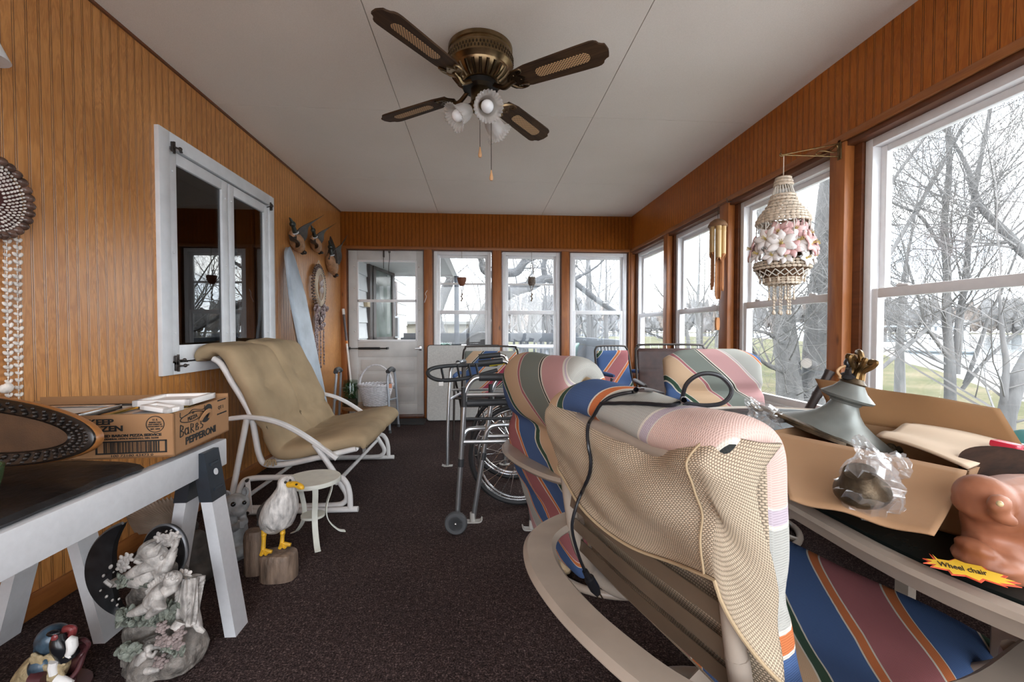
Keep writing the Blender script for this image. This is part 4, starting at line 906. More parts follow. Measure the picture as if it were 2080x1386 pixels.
# frames piled in it
M_GOLD = mat('gold_frame', (.42, .27, .07), .25, .9, var=.2); M_SILV = mat('silver_frame', (.55, .55, .54), .25, .9); M_BLK = mat('black_frame', (.012, .011, .010), .35); M_MATB = mat('mat_board', (.62, .60, .56), .8, var=.05); M_WHB = mat('white_board', (.80, .77, .74), .6, var=.03)
GLP = mat('framed_picture', (.16, .18, .20), .12, var=.6, scale=10)
def pframe(c, L, W, rx, ry, rz, fm, lab, pic=GLP, t=.014):
    M = Mb @ T(c, (rx, ry, rz)); f = thing('picture_frame', lab, 'picture frame', M.translation, group='picture frames in the pizza carton'); b = MB(); w_ = .018
    for a in ((-L / 2, -W / 2, L / 2, -W / 2 + w_), (-L / 2, W / 2 - w_, L / 2, W / 2), (-L / 2, -W / 2, -L / 2 + w_, W / 2), (L / 2 - w_, -W / 2, L / 2, W / 2)): b.bb((a[0], a[1], 0), (a[2], a[3], t), .002, M=M)
    obj('frame_moulding', b, fm, f); b = MB(); b.bb((-L / 2 + w_ - .002, -W / 2 + w_ - .002, .003), (L / 2 - w_ + .002, W / 2 - w_ + .002, t * .55), M=M); obj('framed_print', b, pic, f)
pframe((.40, .10, .118), .30, .17, .0, -.0, .03, M_SILV, 'silver edged picture frame resting on the near rim of the pizza carton', M_MATB)
pframe((.130, .125, .108), .20, .18, .0, .0, .0, M_GOLD, 'gold picture frame lying uppermost in the middle of the pizza carton')
pframe((.40, .25, .100), .32, .15, .0, .0, .0, M_BLK, 'black picture frame sunk along the far side of the pizza carton', M_MATB)
pframe((.130, .125, .088), .23, .20, -.0, .0, .0, M_GOLD, 'lower gold picture frame below the uppermost gold one in the pizza carton')
pframe((.062, .055, .131), .10, .055, .05, -.10, .35, M_WHB, 'small pale picture frame tipped against the corner of the pizza carton', M_MATB)
pframe((.120, .240, .126), .17, .17, 0, .0, .0, M_WHB, 'white box frame on the pile at the end of the pizza carton', M_WHB, .020)

# ------------------------------------------------------------------ oval frame leaning in front of the carton
c = at(-108, 872, y=1.19); 
M_FRW = wood_mat('oval_rim_wood', (.16, .055, .012), (.34, .14, .04), 'x', rough=.35); M_FRB = mat('dark_beaded_inner', (.012, .008, .006), .3, var=.4); M_PIC = mat('old_brown_print', (.055, .026, .011), .5, var=.3, scale=14, bmp=.3, bscale=300)
of = thing('oval_picture_frame', 'oval wooden picture frame with dark beaded inner border leaning on the pizza carton', 'picture frame', (c.x, c.y, zt))
tx = V((1, -.06, -.075)).normalized(); tn = V((.10, -.985, .13)); tn = (tn - tx * tn.dot(tx)).normalized(); ty = tn.cross(tx)
Mo = Matrix((tx, ty, tn)).transposed().to_4x4(); Mo.translation = c
RX, RY = .375, .092
b = MB()
def ring(prof, n=72):
    vs = []; m = len(prof)
    for k in range(n):
        a = 2 * PI * k / n
        for o, z in prof: vs.append(V(((RX + o) * math.cos(a), (RY + o * .55) * math.sin(a), z)))
    fs = [[k * m + i, ((k + 1) % n) * m + i, ((k + 1) % n) * m + (i + 1) % m, k * m + (i + 1) % m] for k in range(n) for i in range(m)]
    b.add(vs, fs, M=Mo)
ring([(-.002, -.022), (.0, -.012), (.0, -.004), (-.004, .001), (-.012, .001), (-.014, -.022)]); obj('outer_rim', b, M_FRW, of)
b = MB(); ring([(-.003, -.010), (-.003, .006), (-.012, .010), (-.034, .006), (-.062, .004), (-.066, .008), (-.070, .002), (-.070, -.010)])
for j in range(3):
    for k in range(60):
        a = 2 * PI * (k + .5 * j) / 60; o = -.018 - .016 * j; b.ell(Mo @ V(((RX + o) * math.cos(a), (RY + o * .55) * math.sin(a), .007)), .006, 7, 5)
obj('beaded_border', b, M_FRB, of)
b = MB(); b.add([V((0, 0, .001))] + [V(((RX - .064) * math.cos(2 * PI * k / 60), (RY - .036) * math.sin(2 * PI * k / 60), .0)) for k in range(60)], [[0, 1 + k, 1 + (k + 1) % 60] for k in range(60)], M=Mo); obj('print_panel', b, M_PIC, of)
p = at(-98, 1062, z=zt); b = MB(); b.lathe([(.02, 0), (.035, .002), (.055, .03), (.066, .07), (.07, .10), (.066, .10), (.05, .03), (.0, .006)], 32, M=T((p.x, p.y, zt)))
one('glass_bowl', b, mat('green_glass', (.10, .16, .07), .08, var=.1, Transmission_Weight=.6), 'green glass bowl on the near end of the black slab', 'bowl', loc=(p.x, p.y, zt))

# ------------------------------------------------------------------ winged lady statue on a crescent moon
def AQ(cx, cy, dy=0.0): return at(180 + cx / 4.126, 1050 + cy / 4.126, y=1.39 + dy)
M_RES = mat('ivory_resin', (.40, .37, .34), .5, var=.45, scale=34, bmp=.9, bscale=90, dist=.004); M_RESG = mat('green_wash_resin', (.17, .185, .15), .6, var=.6, scale=45, bmp=1.0, bscale=110, dist=.006)
M_ROCK = mat('grey_wash_rock', (.175, .155, .135), .65, var=.6, scale=38, bmp=1.0, bscale=90, dist=.006); M_MOON = mat('black_silver_moon', (.012, .012, .013), .3, var=.5, scale=30); M_PEW = mat('pewter_edge', (.22, .22, .23), .35, .6); M_ROSE = mat('dusty_rose', (.27, .215, .20), .55, var=.3, scale=60)
an = thing('angel_statue', 'resin statue of a sleeping lady and cherub on a dark crescent moon', 'statue', (-.97, 1.38, 0))
b = MB()     # base rock
b.ell((-.965, 1.375, .045), (.105, .085, .050), 20, 10, nz=.35, ns=22); b.ell(AQ(560, 1130, -.02), (.085, .07, .05), 18, 10, nz=.4, ns=26); b.ell(AQ(830, 1080, .0), (.055, .05, .06), 16, 8, nz=.3, ns=26); b.ell(AQ(520, 960, .03), (.07, .05, .06), 16, 8, nz=.4, ns=26); b.ell(AQ(620, 820, .05), (.075, .045, .07), 16, 8, nz=.4, ns=24); b.ell(AQ(560, 640, .06), (.07, .04, .09), 16, 8, nz=.35, ns=24); b.ell((-.97, 1.385, .015), (.112, .092, .016), 20, 6, nz=.2, ns=20); b.ell(AQ(700, 470, .04), (.05, .035, .05), 14, 8, nz=.4, ns=30)
remesh(obj('rock_base', b, M_ROCK, an), .005, 1)
b = MB()     # foliage ledges: many small leaves
rl = random.Random(8)
def leaves(n, x0, x1, y0, y1, r, mb, dy=-.05):
    for _ in range(n):
        p = AQ(rl.uniform(x0, x1), rl.uniform(y0, y1), dy + rl.uniform(-.02, .02)); mb.ell(p, (r * rl.uniform(.5, 1.1), r * .35, r * rl.uniform(.7, 1.4)), 7, 5, rot=(rl.uniform(-.8, .8), rl.uniform(-1, 1), rl.uniform(0, 3)))
leaves(120, 250, 730, 770, 900, .013, b, -.045); leaves(40, 500, 760, 720, 800, .012, b, -.04); leaves(50, 250, 500, 500, 580, .010, b, -.03); leaves(26, 250, 420, 1090, 1190, .016, b, -.06); leaves(22, 620, 800, 1080, 1160, .012, b, -.075)
obj('foliage', b, M_RESG, an)
b = MB()     # crescent: flat sickle with thickness
cc = AQ(430, 440, .03); sc = 1 / 640 / 1.0
def moon(a, r): return cc + V((math.cos(a), 0, math.sin(a))) * r
N = 40; a0, a1 = math.radians(100), math.radians(-38 + 360); rings = []
for k in range(N):
    q = k / (N - 1); a = lerp(math.radians(108), math.radians(250), q); wd = .072 * math.sin(PI * q) ** .8 + .002; R0 = .152
    P = [moon(a, R0), moon(a, R0 - wd)]; rings.append([P[0] + V((0, -.012, 0)), P[1] + V((0, -.004, 0)), P[1] + V((0, .015, 0)), P[0] + V((0, .018, 0))])
b.ring_skin(rings)
for k in range(16):
    q = k / 15; a = lerp(math.radians(62), math.radians(-28), q)
rings = []; c2 = AQ(640, 300, .03)
for k in range(N):
    q = k / (N - 1); a = lerp(math.radians(160), math.radians(-55), q); wd = .050 * math.sin(PI * min(1, q * 1.02)) ** .7 + .002
    o = c2 + V((math.cos(a) * .062, 0, math.sin(a) * .085)); i_ = c2 + V((math.cos(a) * max(.004, .062 - wd), 0, math.sin(a) * max(.006, .085 - wd * 1.3))); rings.append([o + V((0, -.010, 0)), i_ + V((0, -.003, 0)), i_ + V((0, .014, 0)), o + V((0, .016, 0))])
b.ring_skin(rings); mo = obj('crescent_moon', b, M_MOON, an)
b = MB(); b.tube([moon(lerp(math.radians(108), math.radians(250), k / 30), .154) for k in range(31)], .005, 6); b.tube([c2 + V((math.cos(a) * .063, 0, math.sin(a) * .087)) for a in [lerp(math.radians(160), math.radians(-55), k / 30) for k in range(31)]], .0045, 6); obj('moon_edge', b, M_PEW, mo)
b = MB()
for (x, y, r_) in ((185, 420, 14), (125, 495, 10), (150, 560, 8), (150, 670, 10), (200, 700, 9), (255, 690, 8), (100, 620, 7), (210, 465, 6), (240, 740, 8), (650, 125, 8), (600, 140, 6), (690, 115, 7), (735, 330, 6)):
    b.ell(AQ(x, y, .012), (r_ * .0004, .003, r_ * .0006), 7, 5, rot=(0, .6, 0))
obj('painted_stars', b, M_RES, mo)
b = MB()     # sleeping lady: torso bent over her folded arms, arms reaching up to the head
b.tube([AQ(200, 560, .0), AQ(320, 520, -.01), AQ(430, 520, -.02), AQ(520, 480, -.02), AQ(560, 420, -.02)], [.012, .020, .028, .034, .026], 12)
b.tube([AQ(560, 400, -.02), AQ(600, 470, -.045), AQ(650, 430, -.05), AQ(690, 330, -.04), AQ(720, 260, -.03)], [.018, .018, .016, .0145, .010], 10)
b.tube([AQ(590, 390, -.045), AQ(470, 430, -.055), AQ(340, 490, -.05)], [.016, .0155, .013], 10); b.tube([AQ(340, 490, -.05), AQ(400, 440, -.055), AQ(520, 380, -.05), AQ(600, 360, -.05)], [.012, .012, .010, .008], 8)
b.ell(AQ(570, 330, -.04), (.030, .030, .034), 14, 10, rot=(0, -.6, 0)); b.ell(AQ(612, 345, -.066), (.006, .006, .009), 8, 6)
remesh(obj('lady_body', b, M_RES, an), .0028, 1)
b = MB()     # hair in waved locks
for k in range(34):
    t_ = k / 33; s0 = (lerp(560, 640, t_), 215 + 25 * math.sin(t_ * 4), -.03 - .012 * math.sin(t_ * 3)); s1 = (lerp(440, 560, t_), lerp(290, 330, t_), -.06 - .01 * math.sin(t_ * 3.1)); s2 = (lerp(380, 540, t_), lerp(360, 360, t_), -.055 + .01 * math.sin(t_ * 7))
    b.tube(smooth_path([AQ(*s0), AQ(lerp(s0[0], s1[0], .5) - 15, lerp(s0[1], s1[1], .5), -.06), AQ(*s1), AQ(*s2)], 4), [.0050] * 9 + [.0045, .004, .003, .002], 6)
b.ell(AQ(530, 275, -.022), (.040, .028, .030), 14, 10, rot=(0, -.4, 0)); obj('lady_hair', b, M_RES, an)
b = MB()     # flowers and ribbons around the head and the moon's tip
for (x, y) in ((300, 360), (340, 340), (310, 410), (640, 190), (690, 170), (735, 160), (700, 215), (600, 170), (280, 420), (830, 480), (800, 475)):
    p = AQ(x, y, -.045)
    for q in range(5): a = q * 1.257 + x; b.ell(p + V((math.cos(a) * .009, -.003, math.sin(a) * .009)), (.009, .004, .006), 7, 5, rot=(0, -a, 0))
for P in (((390, 370), (450, 390), (500, 370), (460, 350)), ((640, 230), (690, 200), (720, 160), (750, 165)), ((200, 580), (170, 560), (140, 535)), ((700, 290), (730, 240), (745, 190))): b.tube(smooth_path([AQ(x, y, -.05) for x, y in P], 4), .0065, 6)
obj('ribbons', b, M_RES, an)
b = MB()     # skirt falling down the far side, folds as long ridges
def skirt(u, t):
    x = lerp(lerp(720, 745, t), lerp(930, 945, min(1, t * 1.2)), u); y = lerp(lerp(560, 500, u), lerp(890, 940, u), t); fold = .0055 * math.sin(u * 22 + t * 4 + 1.2 * math.sin(t * 3))
    return AQ(x + 16 * math.sin(t * 5 + u * 9), y, -.045 - .028 * math.sin(u * PI) + fold)
b.grid(skirt, 50, 30); sk = obj('skirt', b, M_RES, an); sk.modifiers.new('thick', 'SOLIDIFY').thickness = .014
b = MB(); b.ell(AQ(880, 560, -.02), (.030, .030, .026), 12, 8); b.tube([AQ(900, 900, -.05), AQ(925, 940, -.055), AQ(965, 965, -.05)], [.010, .009, .006], 8); obj('bent_knee', b, M_RES, an); b = MB(); b.lathe([(.0, .0), (.016, .0), (.019, -.02), (.015, -.018), (.0, -.005)], 14, M=frame_at(AQ(775, 880, -.07), (.35, .5, .8))); obj('skirt_hem', b, M_RES, an)
b = MB()     # cherub lying on its front
b.tube([AQ(560, 690, -.075), AQ(600, 630, -.08), AQ(640, 590, -.08)], [.027, .024, .020], 12); b.ell(AQ(555, 700, -.08), (.030, .026, .025), 12, 8); b.ell(AQ(705, 525, -.085), (.024, .022, .024), 14, 10); b.tube([AQ(640, 590, -.09), AQ(660, 640, -.10), AQ(735, 600, -.10)], [.013, .013, .009], 8); b.tube([AQ(560, 710, -.09), AQ(600, 760, -.105), AQ(520, 810, -.10), AQ(490, 850, -.10)], [.021, .018, .012, .007], 9); b.tube([AQ(520, 740, -.07), AQ(420, 790, -.075), AQ(335, 820, -.07)], [.018, .015, .008], 9); b.ell(AQ(740, 535, -.105), .005, 7, 5); b.ell(AQ(725, 505, -.09), (.014, .012, .012), 8, 6)
remesh(obj('cherub', b, M_RES, an), .0028, 1)
b = MB()
for k in range(9): b.ell(AQ(lerp(505, 640, k / 8), lerp(640, 530, k / 8) + 8, -.062), (.015, .005, .008), 8, 5, rot=(0, .9, 0))
for k in range(7): b.ell(AQ(lerp(520, 640, k / 6), lerp(590, 500, k / 6), -.058), (.013, .005, .007), 8, 5, rot=(0, .9, 0))
for k in range(14): a = k * .8; b.ell(AQ(690 + 30 * math.cos(a), 500 + 22 * math.sin(a), -.10 + .004 * (k % 3)), .0065, 7, 5)
obj('cherub_wing', b, M_RES, an)
for (x, y, r_) in ((615, 930, 17), (760, 975, 17), (610, 1040, 18), (690, 1045, 21), (745, 1070, 17), (600, 1215, 20)):
    b = MB(); p = AQ(x, y, -.09); d = V((.1, -1, .25)).normalized(); m = frame_at(p, d)
    for q in range(3):
        for j in range(5): a = j * 1.257 + q * .6; rr = r_ * .00034 * (q + .4); b.ell(m @ V((math.cos(a) * rr, math.sin(a) * rr, .006 - .004 * q)), (.0065, .0065, .005), 7, 5)
    obj('rose', b, M_ROSE, an)
b = MB()     # small fairy seated at the foot
b.tube([AQ(420, 1310, -.075), AQ(440, 1200, -.08), AQ(480, 1140, -.08)], [.018, .016, .012], 10); b.ell(AQ(505, 1105, -.08), .012, 10, 8); b.tube([AQ(490, 1150, -.09), AQ(540, 1170, -.095), AQ(570, 1120, -.09)], [.008, .007, .005], 7); b.tube([AQ(430, 1280, -.09), AQ(520, 1290, -.095), AQ(600, 1280, -.09)], [.014, .011, .007], 8); b.tube([AQ(520, 1100, -.07), AQ(600, 1095, -.07), AQ(640, 1130, -.07)], [.007, .006, .005], 6)
remesh(obj('small_fairy', b, M_RES, an), .0032, 1)

# ------------------------------------------------------------------ painted figurine at the near edge of the carpet
def FQ(cx, cy, dy=0.0): return at(cx / 8.32, 1220 + cy / 8.32, y=1.30 + dy)
fg = thing('painted_figurine', 'painted resin bird-headed figurine in blue, cream and burgundy with white arms on the carpet', 'figurine', (-1.2, 1.3, 0))
M_BLUE = mat('steel_blue_paint', (.045, .075, .105), .3, var=.9, scale=28, bmp=.3); M_CRM = mat('cream_ruffle', (.38, .29, .16), .6, var=.35, scale=50, bmp=.8, bscale=90, dist=.006); M_BURG = mat('burgundy_paint', (.06, .018, .020), .3, var=.5, scale=20); M_BLKP = mat('black_paint', (.010, .010, .012), .25)
b = MB(); b.tube([FQ(500, 1500), FQ(600, 1300), FQ(720, 1100, -.01), FQ(840, 950, -.01), FQ(880, 850, -.01)], [.050, .050, .044, .034, .024], 14); b.tube([FQ(1000, 1240, -.02), FQ(1050, 1080, -.03), FQ(1000, 940, -.03), FQ(960, 800, -.02)], [.018, .020, .020, .012], 10)
for k in range(40): b.ell(FQ(rl.uniform(480, 1080), rl.uniform(900, 1380), -.045), (.009, .006, .007), 6, 4)
remesh(obj('body', b, M_CRM, fg), .004, 1)
b = MB(); b.ell(FQ(900, 650, -.005), (.042, .036, .040), 16, 12, rot=(0, -.5, 0)); b.ell(FQ(1010, 530, -.005), (.022, .02, .014), 12, 8, rot=(0, -.3, 0)); b.ell(FQ(780, 760, .0), (.022, .03, .026), 12, 8); b.ell(FQ(680, 1130, -.035), (.030, .022, .030), 12, 9); remesh(obj('blue_cap', b, M_BLUE, fg), .004, 2)
b = MB(); b.tube(smooth_path([FQ(1010, 560, -.03), FQ(1000, 700, -.035), FQ(1090, 830, -.03), FQ(1170, 960, -.025)], 4), [.014 + .010 * min(1, k / 6) for k in range(13)], 10); b.ell(FQ(900, 560, -.04), (.017, .010, .008), 10, 6); obj('black_scarf', b, M_BLKP, fg)
b = MB(); b.tube(smooth_path([FQ(1090, 490, -.02), FQ(1170, 465, -.02), FQ(1235, 490, -.02), FQ(1215, 590, -.02), FQ(1120, 640, -.02), FQ(1080, 580, -.02), FQ(1110, 500, -.02)], 4), .009, 8); b.ell(FQ(1165, 545, -.01), (.014, .01, .014), 10, 8); b.ell(FQ(925, 640, -.045), (.009, .006, .013), 8, 6); obj('open_beak', b, mat('red_paint', (.20, .035, .035), .3, var=.5), fg)
for P, R in ((((1160, 650), (1215, 680), (1225, 780), (1190, 880), (1140, 930)), (.009, .013, .0125, .010, .007)), (((910, 1030), (890, 1120), (910, 1250)), (.011, .011, .010)), (((950, 1320), (1080, 1370), (1200, 1420)), (.012, .012, .010))):
    b = MB(); b.tube([FQ(x, y, -.05) for x, y in P], R, 9)
    if len(P) == 5:
        for k in range(4): b.tube([FQ(1150, 915, -.05), FQ(1115 + k * 22, 950 + k * 8, -.055)], [.0045, .003], 6)
    obj('arm', b, M_WHB, fg)
b = MB()
def cape(u, t): return FQ(lerp(lerp(1260, 1040, u ** .8), lerp(1500, 1250, u), t) + 30 * math.sin(u * 8), lerp(680, 1400, u) + 40 * math.sin(t * 4), .01 - .03 * t + .01 * math.sin(u * 11))
b.grid(cape, 24, 12); b.tube(smooth_path([FQ(1260, 690, .0), FQ(1400, 660, -.02), FQ(1495, 740, -.02), FQ(1430, 880, -.02), FQ(1330, 1150, -.03), FQ(1200, 1320, -.04)], 5), .006, 7); o_ = obj('cape', b, M_BURG, fg); o_.modifiers.new('thick', 'SOLIDIFY').thickness = .006
b = MB(); b.tube([FQ(560, 1330, -.05), FQ(780, 1320, -.05)], [.022, .020], 9); b.lathe([(0, 0), (.085, 0), (.085, .012), (0, .014)], 20, M=T((-1.205, 1.29, 0))); b.tube([V((-1.24, 1.29, .01)), FQ(600, 1330, -.0)], [.05, .045], 12); b.tube([V((-1.17, 1.28, .01)), FQ(1040, 1280, -.01)], [.03, .03], 10); obj('dress', b, M_BURG, fg)
# ------------------------------------------------------------------ striped cushions
C_TAN, C_BLUE, C_ROSE, C_SAGE, C_MAUVE, C_GREY = (.55, .385, .25), (.066, .115, .245), (.34, .125, .13), (.185, .205, .18), (.50, .29, .285), (.39, .385, .35)
L_GREEN, L_OR, L_PINK, L_BLK, L_LIL, L_WH = (.045, .085, .055), (.52, .16, .06), (.36, .14, .15), (.028, .030, .028), (.45, .38, .42), (.62, .58, .50)
def stripes(name, bands, period, ang, off=0.0, mesh=.0042, amt=.35):
    """woven diagonal stripes; UV is in metres"""
    m, nt, p, out = mat_new(name)
    uv = nd(nt, 'TexCoord'); s = nd(nt, 'SeparateXYZ'); nt.links.new(uv.outputs['UV'], s.inputs[0])
    d = mth(nt, 'ADD', mth(nt, 'MULTIPLY', s.outputs[0], math.sin(ang)), mth(nt, 'MULTIPLY', s.outputs[1], math.cos(ang)))
    f = mth(nt, 'FRACT', mth(nt, 'DIVIDE', mth(nt, 'ADD', d, period * 20 + off), period))
    tot = sum(w_ for _, w_ in bands); stops = []; x = 0
    for c, w_ in bands: stops.append((x / tot, c)); x += w_
    r = ramp(nt, stops, 'CONSTANT'); nt.links.new(f, r.inputs['Fac'])
    ck = nd(nt, 'TexWave', i_Scale=1.0); 
    def sn(x_): return mth(nt, 'SINE', mth(nt, 'MULTIPLY', x_, 2 * PI / mesh))
    wv = mth(nt, 'MULTIPLY', sn(s.outputs[0]), sn(s.outputs[1]))
    mx = nd(nt, 'MixRGB', blend_type='MULTIPLY'); mx.inputs[0].default_value = amt
    g = ramp(nt, [(0.0, (.55, .55, .55)), (.5, (1, 1, 1))]); nt.links.new(mth(nt, 'ADD', mth(nt, 'MULTIPLY', wv, .5), .5), g.inputs['Fac'])
    nt.links.new(r.outputs['Color'], mx.inputs[1]); nt.links.new(g.outputs['Color'], mx.inputs[2]); nt.links.new(mx.outputs[0], p.inputs['Base Color'])
    p.inputs['Roughness'].default_value = .9; p.inputs['Specular IOR Level'].default_value = .12
    bump(nt, p, wv, .35, .0008); return m
def edge(c, w_=.021): return [(L_WH, .0045), (c, w_), (L_WH, .0045)]
BA = [(C_ROSE, .11)] + edge(L_OR) + [(C_BLUE, .11)] + edge(L_GREEN, .024) + [(C_TAN, .12)] + edge(L_PINK, .016) + [(C_SAGE, .115)] + edge(L_BLK, .010) + [(C_MAUVE, .11)] + edge(L_LIL, .008) + [(C_GREY, .11)] + edge(L_OR, .014) + [(C_BLUE, .12)] + edge(L_OR)
B0 = BA; BA = [(c_, w_ * 1.1) for c_, w_ in B0]; BC = [(c_, w_ * .82) for c_, w_ in B0]; TC_ = sum(w_ for _, w_ in BC); TA = sum(w_ for _, w_ in BA)
BS = [(C_TAN, .10)] + edge(L_GREEN, .026) + [(C_BLUE, .125)] + edge(L_OR, .024) + [(C_ROSE, .125)] + edge(L_OR, .024) + [(C_BLUE, .125)] + edge(L_GREEN, .026)
TS = sum(w_ for _, w_ in BS)
def mesh_cloth(name, c, cell=.0043, amt=.5):
    m, nt, p, out = mat_new(name)
    uv = nd(nt, 'TexCoord'); s = nd(nt, 'SeparateXYZ'); nt.links.new(uv.outputs['UV'], s.inputs[0])
    row = mth(nt, 'FLOOR', mth(nt, 'DIVIDE', s.outputs[0], cell))
    a = mth(nt, 'FRACT', mth(nt, 'ADD', mth(nt, 'DIVIDE', s.outputs[1], cell * 1.35), mth(nt, 'MULTIPLY', mth(nt, 'MODULO', row, 2.0), .5)))
    b_ = mth(nt, 'FRACT', mth(nt, 'DIVIDE', s.outputs[0], cell))
    h = mth(nt, 'MULTIPLY', mth(nt, 'SINE', mth(nt, 'MULTIPLY', a, PI)), mth(nt, 'SINE', mth(nt, 'MULTIPLY', b_, PI)))
    r = ramp(nt, [(.12, tuple(x * .38 for x in c)), (.5, c), (1.0, tuple(min(1, x * 1.12) for x in c))]); nt.links.new(h, r.inputs['Fac']); nt.links.new(r.outputs['Color'], p.inputs['Base Color'])
    p.inputs['Roughness'].default_value = .85; p.inputs['Specular IOR Level'].default_value = .15; bump(nt, p, h, .7, .0015); return m
M_BEIGE = mesh_cloth('beige_mesh_cloth', (.55, .44, .32)); M_BEIGE2 = mat('beige_cloth', (.40, .30, .185), .9, var=.1, bmp=.3, bscale=700, dist=.0008, spec=.15)
M_TAUPE = mat('taupe_enamel', (.33, .275, .225), .38, var=.08, scale=14, bmp=.05, bscale=300); M_STRAP = mat('brown_vinyl_strap', (.115, .082, .055), .4, var=.12, scale=10)
M_GREYTUBE = mat('aluminium_tube', (.50, .51, .52), .28, .9, var=.08, scale=20); M_RUB = mat('grey_rubber', (.055, .057, .06), .6); M_BLKR = mat('black_rubber', (.014, .014, .015), .55)

ROT = math.atan2(.29, .96)
BACK = [(-.055, .822), (-.035, .72), (0, .50), (.045, .40), (.115, .325), (.20, .295), (.36, .31), (.52, .34)]
BTX = [(z, x_) for x_, z in sorted(BACK[:5], key=lambda q: q[1])]
def rocker(lab, loc, rz, group='swivel rocker patio chairs', straps=True):
    c = thing('swivel_patio_chair', lab, 'chair', loc, rz, group)
    P = [V((x, 0, z)) for x, z in BACK]; hw = .255
    for sg in (1, -1):
        b = MB(); b.tube(smooth_path([p + V((0, sg * hw, 0)) for p in P], 5), .0165, 10); ft = obj('side_tube', b, M_TAUPE, c, local=True)
        for t in (.51, .415): x = interp(BTX, t); b = MB(); b.tube([V((x + .006, sg * hw, t - .024)), V((x - .004, sg * hw, t + .024))], .0180, 12); obj('strap_wrap', b, M_TAUPE, ft, local=True)
    b = MB(); b.tube([V((-.055, -hw, .822)), V((-.055, hw, .822))], .0165, 10); obj('top_rail', b, M_TAUPE, c, local=True)
    if straps:
        for t in (.78, .70, .650, .590, .530, .470):
            x = interp([(z, x_) for x_, z in sorted(BACK[:5], key=lambda q: q[1])], t); b = MB(); b.strip(smooth_path([V((x - .004, -hw, t)), V((x - .008, 0, t - .004)), V((x - .004, hw, t))], 6), .029, .004, up=(-1, 0, .12)); obj('strap', b, M_STRAP, c, local=True)
    # wrap-around arm band
    b = MB(); H = smooth_path([(.50, .315, .515), (.30, .315, .515), (.10, .312, .512), (-.02, .292, .508), (-.105, .235, .505), (-.150, .13, .503), (-.162, 0, .503), (-.150, -.13, .503), (-.118, -.26, .505), (-.05, -.345, .507), (.08, -.383, .510), (.30, -.415, .497), (.50, -.410, .505)], 6)
    b.strip(H, .078, .022, up=(0, 0, 1), bev=.45); obj('arm_band', b, M_TAUPE, c, local=True)
    for sg in (1, -1):
        b = MB(); b.tube(smooth_path([(.47, sg * (.305 if sg > 0 else .375), .50), (.50, sg * (.29 if sg > 0 else .35), .44), (.48, sg * .26, .36), (.42, sg * .25, .325)], 5), .015, 10); obj('arm_post', b, M_TAUPE, c, local=True)
    b = MB(); cx = .27; b.tube([V((cx + .28 * math.cos(2 * PI * k / 48), .28 * math.sin(2 * PI * k / 48), .016)) for k in range(48)], .0155, 10, closed=True); obj('base_ring', b, M_TAUPE, c, local=True)
    b = MB(); b.tube([V((cx, 0, .06)), V((cx, 0, .31))], .028, 16); obj('pedestal', b, M_TAUPE, c, local=True)
    for k in range(4):
        a = PI / 4 + k * PI / 2; d = V((math.cos(a), math.sin(a), 0)); b = MB(); b.tube([V((cx, 0, .075)) + d * .02, V((cx, 0, .03)) + d * .17, V((cx, 0, .018)) + d * .275], .014, 8)
        pr = [V((cx, 0, .30)) + d * .02, V((cx, 0, .05)) + d * .02, V((cx, 0, .03)) + d * .20]; w_ = V((-d.y, d.x, 0)) * .004; b.add([p + w_ for p in pr] + [p - w_ for p in pr], [[0, 1, 2], [5, 4, 3], [0, 3, 4, 1], [1, 4, 5, 2], [2, 5, 3, 0]]); obj('spider_leg', b, M_TAUPE, c, local=True)
    b = MB(); b.bb((cx - .10, -.09, .300), (cx + .10, .09, .312)); b.tube([V((cx - .08, -.25, .297)), V((cx - .08, .25, .297))], .012, 8); b.tube([V((cx + .1, -.25, .31)), V((cx + .1, .25, .31))], .012, 8); obj('rocker_plate', b, M_TAUPE, c, local=True)
    return c
def WL(c, mb):     # local shapes of a chair turned into room coordinates
    for i, v in enumerate(mb.v): mb.v[i] = WM[c.name] @ v
    return mb

# nearest chair, seen from behind
F_LOC = (.318, .870, 0); A_LOC = (.312, 1.80, 0)
cf = rocker('nearest swivel patio chair, its back hooded in beige mesh cloth under a black cord', F_LOC, ROT)
M_SF = stripes('seat_stripes_near', [(c_, w_ * .68) for c_, w_ in BS], TS * .68, math.radians(130), off=-.15, mesh=.0040, amt=.45)
M_BF = stripes('back_stripes_near', [(C_TAN, .10)] + edge(L_GREEN, .030) + [(C_BLUE, .115)] + edge(L_OR, .026) + [(C_GREY, .13)] + edge(L_LIL, .020) + [((.60, .43, .375), .125)] + edge(L_BLK, .010) + [(C_SAGE, .10)] + edge(L_PINK, .016), .56, math.radians(220), off=.255, mesh=.0040, amt=.45)
prof = [(-.055, 0, .832), (-.040, 0, .860), (.0, 0, .866), (.035, 0, .842), (.042, 0, .74), (.055, 0, .58), (.085, 0, .46), (.115, 0, .41)]
mb = pad(prof, (0, 1, 0), .575, .090, e=.36, nu=72, nv=48, creases=((.34, .3, .035),), rag=.010, seed=3, split=(-.25, 1), ends=.05, sag=lambda t, x: (0, 0, (-.022 * (2 * x) ** 2 + .012 * math.sin(x * 9)) * max(0, 1 - t * 2)))
bc = obj('back_cushion', mb, [M_BF, M_BEIGE], cf, local=True, ang=70)
prof = [(.085, 0, .37), (.16, 0, .385), (.30, 0, .375), (.46, 0, .385), (.575, 0, .405), (.60, 0, .38)]
mb = pad(prof, (0, 1, 0), .60, .085, e=.35, c0=-.035, nu=40, nv=40, tufts=((.25, .0, .3, .12),), rag=.008, seed=9, split=(.12, -1) if False else None, ends=.05)
